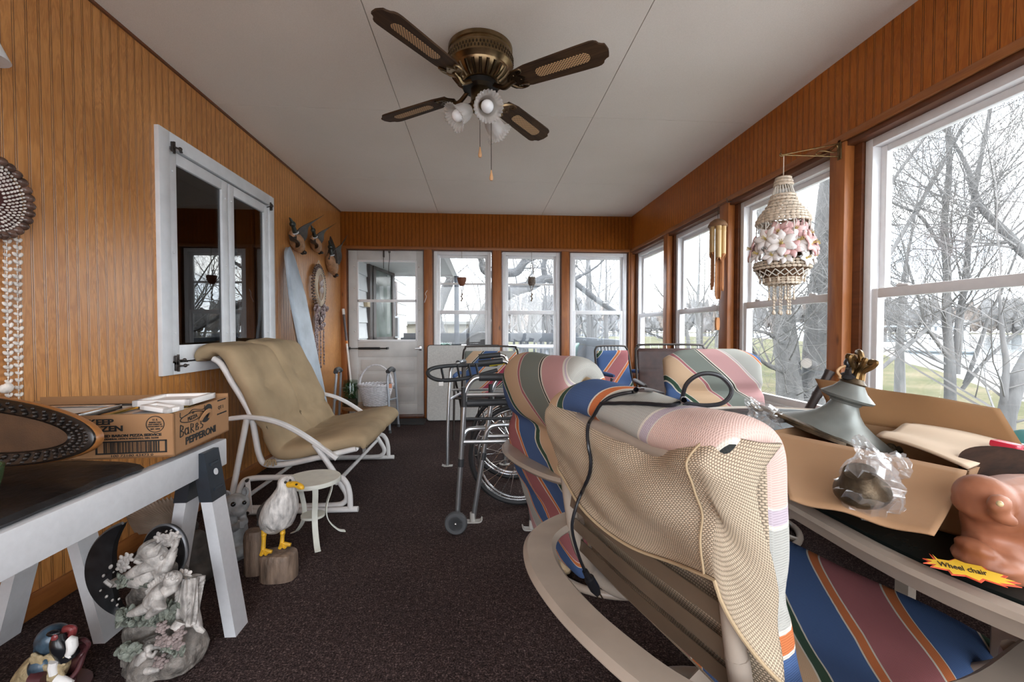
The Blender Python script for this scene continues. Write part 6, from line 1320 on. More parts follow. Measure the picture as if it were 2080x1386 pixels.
for k in range(22):
    a = 2 * PI * k / 22
    b.tube(smooth_path([BP(56, 372, a), BP(70, 425, a + .1), BP(88, 480, a + .15)], 3), 4 * kk, 5); b.tube([BP(92, 510, a), BP(120, 560, a + .35), BP(150, 588, a + .6)], 4 * kk, 5); b.tube([BP(92, 510, a), BP(125, 562, a + .15), BP(155, 590, a + .25)], 3.5 * kk, 5)
for k in range(18):
    a = 2 * PI * k / 18; b.tube([BP(182, 660, a), BP(176, 690, a + .08), BP(182, 715, a)], 3.5 * kk, 5); b.tube([BP(182, 1030, a), BP(150, 1078, a + .35)], 4 * kk, 5); b.tube([BP(182, 1030, a), BP(150, 1078, a - .35)], 4 * kk, 5)
for k in range(6): a = 2 * PI * k / 6 + .3; b.tube([BP(180, 660, a), BP(188, 975, a)], 4 * kk, 5)
obj('macrame_cord', b, M_CORDW, sb)
b = MB()
for r, cy, n in ((186, 968, 32), (192, 990, 34), (188, 1012, 34), (112, 1088, 22), (108, 1108, 22), (112, 1128, 22)): shells(b, r, cy, n, 19, (cy % 5) / 5)
obj('shell_bowl', b, M_COWRY, sb); b = MB()
for k in range(16): a = 2 * PI * k / 16; b.ell(BP(150, 1105, a), (9 * kk, 9 * kk, 18 * kk), 7, 5); b.tube([BP(168, 1060, a), BP(150, 1095, a)], 2.5 * kk, 5)
obj('drop_shell_fringe', b, M_COWRY, sb)
for k in range(13):
    a = 2 * PI * k / 13; rr_ = 85 if k % 2 else 58; end = 1245 if k % 2 else 1355; b = MB(); b.tube([BP(rr_, 1130, a), BP(rr_, end, a)], 2.2 * kk, 5); cy = 1150
    while cy < end: b.ell(BP(rr_, cy, a), (7 * kk, 7 * kk, 9 * kk), 6, 5); cy += 24
    b.ell(BP(rr_, end, a), (11 * kk, 11 * kk, 17 * kk), 7, 5); obj('shell_strand', b, M_COWRY, sb)
b = MB(); b.lathe([(175 * kk, hp.z - (975 - 135) * kk), (165 * kk, hp.z - (1030 - 135) * kk), (100 * kk, hp.z - (1110 - 135) * kk), (0, hp.z - (1112 - 135) * kk)], 28, M=T((hp.x, hp.y, 0)))
rz_ = random.Random(4)
for k in range(70): a = rz_.random() * 6.28; r = rz_.random() * 130; b.ell(BP(r, rz_.uniform(850, 965), a), (20 * kk, 20 * kk, 16 * kk), 6, 4, rot=(rz_.random(), rz_.random(), 0))
for k in range(60): a = rz_.random() * 6.28; b.ell(BP(rz_.uniform(20, 80), rz_.uniform(790, 880), a), (14 * kk, 14 * kk, 10 * kk), 6, 4)
obj('moss_filling', b, mat('brown_moss', (.11, .055, .025), .9, var=.6, scale=60), sb)
PW = mat('white_petal', (.80, .75, .72), .55, var=.05); PP = mat('pink_petal', (.70, .30, .29), .55, var=.35, scale=25, alt=(.82, .60, .57)); PY = mat('flower_heart', (.55, .42, .14), .6)
def lily(px, py, toward, r, pm, pet=6):
    a = math.radians(px); p = BP(toward, py, a); d = V((math.cos(a), math.sin(a), .25)).normalized(); m = frame_at(p, d); b = MB()
    for k in range(pet):
        q = 2 * PI * k / pet + px
        def pf(u, t): w_ = r * .30 * math.sin(PI * min(1, t * .9 + .08)) ** .8; l = t * r; return m @ V((math.cos(q) * l - math.sin(q) * (u - .5) * 2 * w_, math.sin(q) * l + math.cos(q) * (u - .5) * 2 * w_, .30 * r * math.sin(t * 2.4) - .10 * r * (2 * u - 1) ** 2))
        b.grid(pf, 5, 7)
    f = obj('flower', b, pm, sb); f.modifiers.new('thick', 'SOLIDIFY').thickness = .0012
    b = MB()
    for k in range(5): b.tube([m @ V((0, 0, .1 * r)), m @ V((.12 * r * math.cos(k * 1.26), .12 * r * math.sin(k * 1.26), .55 * r))], .0016, 5)
    b.ell(m @ V((0, 0, .12 * r)), .12 * r, 7, 5); obj('stamens', b, PY, f)
for i, (deg, cy, rad, r, pm) in enumerate(((270, 830, 165, .058, PW), (232, 850, 190, .060, PW), (305, 770, 150, .060, PP), (225, 760, 150, .055, PP), (298, 850, 190, .058, PP), (330, 840, 190, .055, PP), (345, 760, 160, .058, PW), (200, 800, 180, .055, PW), (320, 700, 120, .045, PP), (285, 960, 190, .040, PW), (262, 745, 150, .05, PP), (250, 890, 195, .045, PP), (240, 945, 195, .036, PW), (310, 940, 195, .036, PW), (20, 830, 190, .058, PW), (60, 800, 170, .058, PP), (110, 830, 185, .058, PW), (150, 850, 190, .058, PP), (180, 900, 195, .045, PW), (350, 920, 200, .04, PW), (215, 930, 195, .042, PW))): lily(deg, cy, rad, r * 1.16, pm)

p = at(1458, 446, x=1.70); wc = thing('wind_chime', 'bamboo wind chime hanging by the cedar post between two lake windows', 'wind chime', p)
M_BAM = mat('bamboo', (.50, .33, .14), .35, var=.15, scale=12, stretch=(1, 1, .15)); M_BAMI = mat('bamboo_cut', (.40, .17, .06), .5, var=.2); M_COCO = mat('coconut_shell', (.20, .10, .045), .6, var=.3, scale=40, bmp=.5)
b = MB(); b.lathe([(.0, .048), (.025, .045), (.050, .028), (.064, .004), (.066, -.006), (.060, -.010), (.0, -.010)], 28, M=T(p + V((0, 0, -.045)))); obj('coconut_cap', b, M_COCO, wc)
b = MB(); b.tube([p, p + V((.0, 0, .10)), V((XR - .01, p.y, p.z + .15))], .0016, 5); b.tube(smooth_path([V((XR - .012, p.y, p.z + .13)), V((XR - .04, p.y, p.z + .125)), V((XR - .045, p.y, p.z + .15))], 4), .003, 6); b.tube([p + V((0, 0, -.05)), at(1457, 640, x=1.70)], .0012, 5); obj('cord', b, M_IRON, wc)
for k, (a, L, R0) in enumerate(((250, .52, .019), (190, .43, .015), (310, .46, .016), (60, .50, .017), (130, .45, .015))):
    c = p + V((.042 * math.cos(math.radians(a)), .042 * math.sin(math.radians(a)), -.055)); b = MB(); n = 16; rings = []
    cut = L * .47; dirn = math.radians(a)
    for z, kf in ((0, 1), (.03, 1), (.032, 1.07), (.04, 1.0), (cut - .02, 1.0)): rings.append([c + V((R0 * kf * math.cos(2 * PI * j / n), R0 * kf * math.sin(2 * PI * j / n), -z)) for j in range(n)])
    b.ring_skin(rings); pipe = obj('bamboo_tube', b, M_BAM, wc)
    # lower half cut open like a scoop facing outward
    b = MB()
    def half(u, t):
        z = cut - .02 + t * (L - cut + .02); spread = PI * (1.0 if t > .12 else lerp(2.0, 1.0, t / .12)); an_ = dirn + PI + (u - .5) * spread; rr2 = R0 * (1 if t < .9 else 1 - (t - .9) * 2.5); return c + V((rr2 * math.cos(an_), rr2 * math.sin(an_), -z))
    b.grid(half, 14, 16); h_ = obj('bamboo_scoop', b, M_BAMI, pipe); h_.modifiers.new('thick', 'SOLIDIFY').thickness = .003
b = MB(); s_ = at(1457, 658, x=1.70); b.prism([(.016, .045), (.022, .02), (.022, -.02), (.014, -.045), (-.014, -.045), (-.022, -.02), (-.022, .02), (-.016, .045)], -.006, .006, M=T(s_, (PI / 2, 0, .5))); obj('wind_sail', b, M_BAMI, wc)
def hang_pot(px, lab, coconut):
    t0 = at(px, 510, y=YB - .045); t1 = at(px, 572, y=YB - .045); t2 = at(px, 593, y=YB - .045); h = thing('hanging_pot', lab, 'hanging pot', t0, group='small pots hung before the far windows')
    b = MB(); j = at(px, 532, y=YB - .045); b.tube([V((t0.x, YB - .012, t0.z + .01)), t0, j], .0022, 5)
    for k in range(4): a = k * PI / 2 + .5; d = V((math.cos(a) * .052, math.sin(a) * .035, 0)); b.tube([j, t1 + d + V((0, 0, .045))], .0022, 5); b.tube([t1 + d + V((0, 0, .045)), t1 + d * .9, t2], .0022, 5)
    b.tube([t2, t2 + V((0, 0, -.10))], .0045, 6)
    for k in range(4): b.ell(t2 + V((.005 * (-1) ** k, 0, -.03 - .024 * k)), (.010, .009, .012), 7, 5)
    obj('macrame_sling', b, mat('jute', (.18, .125, .08), .9), h)
    b = MB(); prof = [(.0, -.055), (.022, -.050), (.042, -.02), (.052, .015), (.055, .045), (.049, .045), (.045, .015), (.0, -.02)] if coconut else [(.0, -.05), (.030, -.048), (.046, -.02), (.048, .01), (.040, .035), (.048, .05), (.042, .05), (.034, .034), (.0, .0)]
    b.lathe(prof, 22, M=T(t1)); obj('pot', b, mat('terracotta_pot' if coconut else 'speckled_pot', (.19, .065, .03) if coconut else (.14, .105, .08), .6, var=.15 if coconut else .7, scale=60), h)
hang_pot(938, 'round terracotta pot in a jute sling before the window next to the storm door', True); hang_pot(1080, 'speckled jug-shaped pot in a jute sling before the middle far window', False)

# dark tube leaning on the post
p1, p0 = at(1684, 757, x=1.775), at(1640, 838, x=1.70); d = (p1 - p0).normalized(); foot = p0 - d * (p0.z / d.z)
b = MB(); b.tube([foot, p1], .021, 16); b.tube([p1 - d * .004, p1 + d * .012], .024, 16); b.tube([p0.lerp(p1, .45) - d * .01, p0.lerp(p1, .45) + d * .01], .024, 16); one('umbrella_pole', b, mat('bronze_tube', (.055, .045, .042), .35, .5), 'dark bronze umbrella pole leaning against the cedar post behind the table', 'pole', loc=foot)
# ------------------------------------------------------------------ walkers, wheelchair and the corner by the storm door
M_ALU = M_GREYTUBE; M_GRIP = mat('black_grip', (.022, .023, .025), .55, bmp=.2, bscale=200)
def uframe(y0, xl0, xl1, xr1, xr0, top=.79, zs=.64, r=.0135, y1=None):
    y1 = y0 if y1 is None else y1; f = lambda x, z: V((x, lerp(y0, y1, (x - xl0) / (xr0 - xl0)), z))
    return smooth_path([f(xl0, .0), f(lerp(xl0, xl1, .5), zs * .5), f(xl1, zs), f(xl1 + .008, top - .07), f(xl1 + .045, top - .012), f(xl1 + .10, top), f(xr1 - .10, top), f(xr1 - .045, top - .012), f(xr1 - .008, top - .07), f(xr1, zs), f(lerp(xr0, xr1, .5), zs * .5), f(xr0, .0)], 5), f
wk = thing('walker', 'folded aluminium walker with a black front wheel and grey grips by the draped chair', 'walker', (.1, 2.27, 0))
def panel(y, xl0, xl1, xr1, xr0, wheel):
    P, f = uframe(y, xl0, xl1, xr1, xr0); b = MB(); b.tube(P, .0135, 10)
    for z, x_ in ((.70, 0), (.46, 0)): b.tube([f(lerp(xl0, xl1, min(1, z / .64)), z), f(lerp(xr0, xr1, min(1, z / .64)), z)], .011, 8)
    fr = obj('side_frame', b, M_ALU, wk)
    b = MB(); b.tube([f(xl1 + .075, .79), f(xl1 + .20, .79)], .020, 14); obj('hand_grip', b, M_GRIP, fr)
    b = MB(); b.tube([f(lerp(xl0, xl1, .55), .335), f(lerp(xl0, xl1, .62), .375)], .0155, 10); b.tube([f(lerp(xl0, xl1, .98), .64), f(xl1, .74)], .0155, 10); obj('leg_collar', b, M_GRIP, fr)
    if wheel:
        c = f(xl0, .058) + V((0, -.03, 0)); m = frame_at(c, (.12, 1, 0)); b = MB(); b.lathe([(.036, -.013), (.052, -.013), (.057, -.008), (.058, 0), (.057, .008), (.052, .013), (.036, .013), (.036, -.013)], 32, M=m); wh = obj('wheel', b, M_RUB, wk)
        b = MB(); b.lathe([(.0, -.006), (.034, -.006), (.037, -.010), (.037, .010), (.0, .006)], 28, M=m); obj('hub', b, mat('black_metal', (0, 0, 0)), wh)
        b = MB(); [b.box(m @ V((.022 * math.cos(k * PI / 4), .022 * math.sin(k * PI / 4), -.009)), (.026, .003, .004), rot=(PI / 2, -k * PI / 4, 0)) for k in range(8)]; b.ell(m @ V((0, 0, -.012)), .008, 10, 6); obj('wheel_nut', b, M_CHROME, wh)
    ends = ((xr0, 1),) if wheel else ((xl0, 0), (xr0, 1))
    for x, _ in ends:
        b = MB(); q = f(x, 0); b.strip(smooth_path([q + V((-.05, 0, .018)), q + V((-.035, 0, .004)), q + V((.035, 0, .004)), q + V((.05, 0, .018))], 4), .045, .006); b.tube([q + V((0, 0, .004)), q + V((0, 0, .05))], .016, 10); obj('glide_foot', b, mat('pale_glide', (.42, .40, .37), .5), fr)
panel(2.215, -.127, -.085, .235, .262, True); panel(2.325, -.046, .055, .275, .312, False)
b = MB(); b.tube([V((-.088, 2.235, .655)), V((.25, 2.265, .655))], .018, 12); b.tube([V((-.085, 2.23, .575)), V((.24, 2.24, .572))], .008, 8); obj('front_brace', b, M_GRIP, wk)
b = MB(); b.tube(smooth_path([V((-.098, 2.22, .46)), V((-.075, 2.225, .515)), V((-.03, 2.23, .525)), V((.02, 2.24, .525))], 4), .0115, 9); obj('cross_tube', b, M_ALU, wk); b = MB(); b.tube(smooth_path([V((.015, 2.30, .44)), V((.04, 2.30, .505)), V((.09, 2.30, .525)), V((.25, 2.30, .525))], 4), .0115, 9); obj('cross_tube', b, M_ALU, wk)

w2 = thing('walker', 'open aluminium walker with black padded hoop rail standing near the white folding table', 'walker', (0, 3.6, 0))
def panel2(x):
    b = MB(); P = smooth_path([V((x - .02, 3.30, 0)), V((x - .015, 3.32, .35)), V((x, 3.34, .66)), V((x + .01, 3.36, .74)), V((x + .06, 3.42, .775)), V((x + .10, 3.60, .775)), V((x + .10, 3.76, .74)), V((x + .095, 3.80, .66)), V((x + .09, 3.86, .3)), V((x + .085, 3.90, 0))], 5); b.tube(P, .0125, 10); b.tube([V((x - .01, 3.33, .5)), V((x + .095, 3.83, .5))], .010, 8); s_ = obj('side_frame', b, M_ALU, w2)
    b = MB(); b.tube([V((x + .055, 3.42, .776)), V((x + .098, 3.58, .776))], .019, 12); obj('hand_grip', b, M_GRIP, s_)
    b = MB()
    q = V((x - .02, 3.30, 0)); b.strip([q + V((-.04, 0, .012)), q + V((-.02, 0, .004)), q + V((.04, 0, .006))], .04, .006); obj('glide_foot', b, mat('pale_glide', (0, 0, 0)), s_)
panel2(-.235); panel2(.20)
b = MB(); b.tube(smooth_path([at(1010, 741, y=3.45), at(950, 742, y=3.40), at(905, 744, y=3.32), at(878, 749, y=3.26), at(869, 757, y=3.22), at(876, 767, y=3.20), at(900, 773, y=3.20), at(950, 768, y=3.24), at(1010, 752, y=3.28)], 6), .015, 10); hoop = obj('padded_hoop', b, M_GRIP, w2)
b = MB()
for (ux, va, vb) in ((896, 745, 771), (929, 743, 770), (952, 742, 766), (967, 741, 764)): b.tube([at(ux, va, y=3.36), at(ux + 5, vb, y=3.22)], .009, 8)
obj('hoop_rung', b, M_GRIP, hoop)
b = MB(); p = at(896, 778, y=3.19); b.bb(p + V((-.016, -.001, -.022)), p + V((.016, .001, .022))); b.tube([p + V((0, 0, .022)), at(897, 762, y=3.2)], .0012, 5); obj('price_tag', b, M_WHB, hoop, smooth=False)
b = MB(); b.tube([V((-.23, 3.45, .56)), V((.29, 3.46, .56))], .010, 8); obj('cross_tube', b, M_ALU, w2); b = MB(); b.tube([V((-.15, 3.62, .40)), V((.28, 3.62, .40))], .010, 8); obj('cross_tube', b, M_ALU, w2)

# wheelchair
wc = thing('wheelchair', 'folded chrome wheelchair with black push handles and large spoked wheels', 'wheelchair', (.2, 2.75, 0))
def wheel(cx, y, R=.295):
    m = Matrix(((1, 0, 0, cx), (0, 0, 1, y), (0, 1, 0, R + .005), (0, 0, 0, 1))); ring = lambda r_, z: [m @ V((r_ * math.cos(2 * PI * k / 64), r_ * math.sin(2 * PI * k / 64), z)) for k in range(64)]
    b = MB(); b.tube(ring(R - .010, 0), .014, 8, closed=True); w_ = obj('drive_wheel', b, M_BLKR, wc)
    b = MB(); b.tube(ring(R - .027, 0), .007, 8, closed=True); obj('rim', b, M_CHROME, w_)
    b = MB(); b.tube(ring(R - .055, -.035), .009, 8, closed=True); obj('hand_rim', b, M_CHROME, w_)
    b = MB()
    for k in range(28):
        a = 2 * PI * k / 28; a2 = a + (.5 if k % 2 else -.5); b.tube([m @ V((.022 * math.cos(a2), .022 * math.sin(a2), .02 * (-1) ** k)), m @ V(((R - .03) * math.cos(a), (R - .03) * math.sin(a), 0))], .0016, 4)
    obj('spokes', b, M_CHROME, w_); b = MB(); b.lathe([(.0, -.035), (.026, -.03), (.026, .03), (.0, .035)], 16, M=m); obj('hub', b, M_CHROME, w_)
wheel(.225, 2.53); wheel(.225, 2.98)
for i, y in enumerate((2.60, 2.91)):
    b = MB(); dz = .0 if i == 0 else .02
    b.tube(smooth_path([(.19, y, .25), (.185, y, .50), (.18, y, .75), (.165, y, .825 + dz), (.12, y, .845 + dz), (.02, y, .835 + dz)], 5), .012, 10); b.tube(smooth_path([(.19, y, .47), (.45, y, .47), (.62, y, .46), (.66, y, .36), (.68, y, .17)], 5), .011, 9); b.tube([V((.19, y, .25)), V((.62, y, .24)), V((.66, y, .36))], .011, 9); b.tube([V((.2, y, .66)), V((.45, y, .66)), V((.48, y, .47))], .010, 9); fr = obj('side_frame', b, M_CHROME, wc)
    b = MB(); b.tube([V((.13, y, .846 + dz)), V((-.015, y, .832 + dz))], .018, 12); obj('push_handle', b, M_GRIP, fr)
    b = MB(); m = Matrix(((1, 0, 0, .66), (0, 0, 1, y - .02), (0, 1, 0, .085), (0, 0, 0, 1))); b.lathe([(.0, -.012), (.078, -.012), (.085, 0), (.078, .012), (.0, .012)], 24, M=m); b.tube([V((.68, y - .02, .17)), V((.66, y - .02, .085))], .012, 8); obj('caster', b, M_RUB, wc)
    b = MB(); b.strip([V((.22, y, .675)), V((.44, y, .675))], .05, .025); obj('arm_pad', b, M_BLKR, wc)
b = MB(); b.bb((.19, 2.61, .50), (.19 + .012, 2.90, .80), .004); obj('back_sling', b, mat('navy_vinyl', (.018, .02, .035), .45), wc)
b = MB(); b.bb((.20, 2.61, .45), (.60, 2.90, .475), .01); obj('seat_sling', b, mat('navy_vinyl', (0, 0, 0)), wc)
b = MB(); b.tube([V((.2, 2.60, .27)), V((.6, 2.91, .45))], .009, 8); b.tube([V((.2, 2.91, .27)), V((.6, 2.60, .45))], .009, 8); obj('cross_brace', b, M_CHROME, wc)
b = MB(); b.tube([at(994, 741, y=2.72), at(1030, 735, y=2.74)], .014, 10); obj('yellow_roll', b, mat('yellow_cloth', (.50, .40, .03), .7, bmp=.4), wc)
b = MB(); b.tube(smooth_path([at(975, 822, y=2.95), at(970, 845, y=2.95), at(975, 862, y=2.95), at(982, 845, y=2.95), at(976, 824, y=2.95), at(1000, 830, y=2.95), at(1020, 826, y=2.95)], 5), .004, 6); obj('hanging_strap', b, M_BLKR, wc)

# white folding table leaning under the window
ft = thing('folding_table', 'white folding table with black edge leaning on its side under the far windows', 'table', (-.2, 4.95, 0))
a0, a1 = at(868, 701, y=5.06), at(1016, 701, y=5.06); zt2 = a0.z; th = math.atan2(5.075 - 4.96, zt2)
Mt = Matrix.Translation(V(((a0.x + a1.x) / 2, 4.955, 0))) @ T(rot=(PI / 2 - th, 0, 0)); wd = (a1.x - a0.x) / 2; hh = zt2 / math.cos(th)
def rrect(w_, h0, h1, r):
    P = []
    for cx, cy, a in ((w_ - r, h1 - r, 0), (-w_ + r, h1 - r, PI / 2), (-w_ + r, h0 + r, PI), (w_ - r, h0 + r, 1.5 * PI)): P += [(cx + r * math.cos(a + k * PI / 12), cy + r * math.sin(a + k * PI / 12)) for k in range(7)]
    return P
b = MB(); b.prism(rrect(wd, .006, hh, .035), -.012, .012, M=Mt); obj('edge_band', b, M_BLKR, ft); b = MB(); b.prism(rrect(wd - .007, .013, hh - .007, .030), .010, .014, M=Mt); obj('table_top', b, mat('speckled_laminate', (.50, .49, .46), .45, var=.10, scale=60), ft)
b = MB(); b.bb((-.03, hh - .008, -.016), (.03, hh + .004, .015), M=Mt); obj('latch', b, M_CHROME, ft)
for sg in (-1, 1): b = MB(); b.tube([Mt @ V((sg * (wd - .06), .06, -.025)), Mt @ V((sg * (wd - .06), hh - .08, -.025))], .012, 8); obj('folded_leg', b, M_CHROME, ft)

# grey support frame, low table, wicker basket, leafy jar, pole and mat
M_GRF = mat('grey_blue_tube', (.36, .39, .43), .4, .3, var=.06)
sf = thing('walking_frame', 'grey blue tubular support frame with padded hand grips around the wicker basket', 'walker', (-1.2, 4.6, 0))
for x, px in ((-1.46, 0), (-.925, 1)):
    b = MB(); s = 1 if px else -1; b.tube(smooth_path([(x + s * .012, 4.42, 0), (x, 4.44, .30), (x - s * .015, 4.46, .55), (x - s * .005, 4.50, .605), (x, 4.60, .615), (x + s * .01, 4.68, .59), (x + s * .02, 4.70, .45), (x + s * .045, 4.71, .0)], 5), .0125, 9); b.tube([V((x, 4.44, .33)), V((x + s * .03, 4.70, .31))], .009, 8); o_ = obj('side_frame', b, M_GRF, sf)
    b = MB(); b.tube(smooth_path([(x - s * .012, 4.46, .612), (x, 4.52, .63), (x, 4.60, .632), (x + s * .005, 4.67, .612)], 4), .023, 12); obj('hand_grip', b, M_RUB, o_)
    for q in ((x + s * .012, 4.42), (x + s * .045, 4.71)): b = MB(); b.lathe([(.0, 0), (.019, 0), (.016, .03), (.0, .03)], 12, M=T((q[0], q[1], 0))); obj('rubber_foot', b, M_RUB, o_)
p = V((-.912, 4.455, .47)); b = MB(); b.bb(p + V((-.016, -.003, -.022)), p + V((.016, -.001, .022))); obj('price_sticker', b, mat('orange_sticker', (.75, .32, .18), .6), sf, smooth=False)
b = MB(); b.tube([V((-1.46, 4.70, .42)), V((-.905, 4.70, .42))], .010, 8); obj('rear_bar', b, M_GRF, sf)
c = V((-1.18, 4.56, 0)); lt = thing('low_table', 'low round wood rimmed table holding the white wicker basket and the leafy jar', 'table', c)
b = MB(); b.lathe([(.0, .262), (.225, .262), (.232, .254), (.232, .238), (.0, .236)], 36, M=T(c)); obj('table_top', b, wood_mat('low_table_wood', (.16, .085, .035), (.32, .19, .09), 'x'), lt)
for k in range(3): a = k * 2.094 + .4; b = MB(); b.tube([c + V((.13 * math.cos(a), .13 * math.sin(a), .238)), c + V((.17 * math.cos(a), .17 * math.sin(a), 0))], .014, 10); obj('leg', b, wood_mat('low_table_wood', (0,) * 3, (0,) * 3), lt)
c = V((-1.075, 4.54, .2625)); wb = thing('wicker_basket', 'white painted wicker basket with a tall arched handle on the low table', 'basket', c)
M_WICK = mat('white_wicker', (.62, .61, .63), .5, var=.2, scale=50)
def bk(z): return interp([(0, .115), (.10, .140), (.20, .165), (.215, .172)], z)
for nm, zs in (('woven_side', [.012 * k for k in range(17)]),):
    b = MB()
    for j, z in enumerate(zs): b.tube([c + V(((bk(z) + .006 * math.cos(16 * a + j * PI)) * math.cos(a), (bk(z) + .006 * math.cos(16 * a + j * PI)) * .78 * math.sin(a), z + .007)) for a in [2 * PI * k / 96 for k in range(96)]], .0068, 6, closed=True)
    b.lathe([(.0, .0), (.11, .0), (.13, .06), (.16, .19), (.155, .19), (.12, .05), (.0, .008)], 32, M=T(c, sc=(1, .78, 1))); obj(nm, b, M_WICK, wb)
b = MB()
for j in range(2): b.tube([c + V(((.172 + .006 * math.cos(14 * a + j * PI)) * math.cos(a), (.172 + .006 * math.cos(14 * a + j * PI)) * .78 * math.sin(a), .212 + .009 * math.sin(14 * a + j * PI))) for a in [2 * PI * k / 112 for k in range(112)]], .008, 6, closed=True)
obj('braided_rim', b, M_WICK, wb)
b = MB()
for j in range(3): b.tube([c + V(((.165 + .006 * math.cos(q * 30 + j * 2.1)) * math.cos(q * PI), .006 * math.sin(q * 30 + j * 2.1), .20 + .215 * math.sin(q * PI))) for q in [k / 60 for k in range(61)]], .007, 6)
obj('arched_handle', b, M_WICK, wb)
c = V((-1.325, 4.52, .2625)); lj = thing('leafy_jar', 'clear glass jar of dark green leaves beside the wicker basket', 'jar', c)
b = MB(); b.lathe([(.0, .0), (.074, .0), (.078, .01), (.078, .20), (.070, .225), (.072, .262), (.068, .262), (.066, .225), (.073, .198), (.073, .012), (.0, .008)], 28, M=T(c)); obj('glass_jar', b, glass_mat('jar_glass', (.80, .86, .82), 0, 1.5), lj)
b = MB(); rl2 = random.Random(6)
for k in range(70): a = rl2.random() * 6.28; r = .055 * rl2.random() ** .5; b.ell(c + V((r * math.cos(a), r * math.sin(a), .03 + .20 * rl2.random())), (.022, .006, .014), 6, 4, rot=(rl2.random() * 3, rl2.random() * 3, rl2.random() * 3))
obj('leaves', b, mat('dark_leaf', (.025, .075, .02), .5, var=.6, scale=40), lj)
b = MB(); b.lathe([(.0, .012), (.066, .012), (.066, .07), (.0, .075)], 20, M=T(c)); obj('soil', b, mat('jar_soil', (.12, .07, .045), .9), lj)
p1, p0 = at(697, 628, y=5.12), at(714, 790, y=4.98); d = p0 - p1; foot = p1 + d * (p1.z / -d.z); foot.z = .0
b = MB(); g1 = p1.lerp(foot, .05); pl = thing('extension_pole', 'slender extension pole with white and dark sections leaning beside the storm door', 'pole', foot)
b.tube([p1, g1], .016, 10); b.tube([p1.lerp(foot, .31), foot], .011, 10); obj('white_section', b, M_WHB, pl); b = MB(); b.tube([g1, p1.lerp(foot, .30)], .0135, 10); obj('dark_section', b, mat('dark_pole', (.09, .08, .085), .4), pl); b = MB(); b.tube([p1.lerp(foot, .285), p1.lerp(foot, .31)], .0145, 10); obj('orange_band', b, mat('orange_band', (.60, .22, .05), .5), pl)
b = MB(); b.box((-.80, 4.93, .007), (.36, .30, .012), bev=.004); [b.box((-.80, 4.80 + .035 * k, .0135), (.34, .012, .004)) for k in range(8)]; one('door_mat', b, M_BLKR, 'black ribbed rubber mat on the carpet before the storm door', 'mat', loc=(-.80, 4.93, 0))
# ------------------------------------------------------------------ outside: lawn, lake, far shore
def lawn_mat():
    m, nt, p, out = mat_new('spring_lawn'); v = coords(nt, 'Object')
    n = nd(nt, 'TexNoise', i_Scale=.35, i_Detail=6); nt.links.new(v, n.inputs['Vector']); n2 = nd(nt, 'TexNoise', i_Scale=7, i_Detail=4); nt.links.new(v, n2.inputs['Vector'])
    c = ramp(nt, [(.35, (.034, .040, .014)), (.5, (.060, .058, .026)), (.66, (.105, .085, .052))]); nt.links.new(mth(nt, 'ADD', mth(nt, 'MULTIPLY', n.outputs['Fac'], .65), mth(nt, 'MULTIPLY', n2.outputs['Fac'], .35)), c.inputs['Fac']); nt.links.new(c.outputs['Color'], p.inputs['Base Color']); p.inputs['Roughness'].default_value = .95; p.inputs['Specular IOR Level'].default_value = .05; return m
sh_ = [(90, 150), (60, 75), (40.5, 42.2), (27.4, 26.6), (23.4, 20.8), (18.2, 14.6), (15.7, 11.7), (12.5, 6), (11, -4), (11, -40)]
b = MB(); b.prism([(-90, -40)] + [(-90, 150)] + sh_, -1.3, -1.0); struct('ground', b, lawn_mat())
b = MB(); b.prism([(-8, -1.8), (1.96, -1.8), (1.96, .9), (9.5, 5.4), (9.5, -14), (-8, -14)], -1.02, -.80); struct('ground_bounce_slab', b, mat('pale_bounce_slab', (.50, .50, .505), .9, var=.06, scale=3))  # unseen pale slab, added to bounce daylight up onto the ceiling
b = MB(); P = [(x, y) for x, y in sh_]; b.prism(P + [(x + 1.6 - .6 * math.sin(y), y - 1.0) for x, y in P[::-1]], -1.35, -1.03); struct('ground_shore', b, mat('pebble_shore', (.13, .115, .095), .9, var=.5, scale=3))
b = MB(); b.prism([(-900, -600), (-900, 1200), (1200, 1200), (1200, -600)], -1.5, -1.14); wt = mat('lake_water', (.10, .12, .13), .06, var=.1, scale=.5, bmp=.25, bscale=2.0, dist=.05); struct('lake_water', b, wt)
far0 = [(330, -60), (340, 90), (330, 190), (300, 280), (250, 370), (190, 420), (120, 430), (60, 330), (40, 260), (-60, 220), (-160, 230)]
b = MB(); b.prism(far0 + [(x * 1.8, y * 1.8 + 40) for x, y in far0[::-1]], -1.4, -.6); struct('ground_far_shore', b, mat('far_bank', (.10, .09, .06), .95, var=.3, scale=.05))

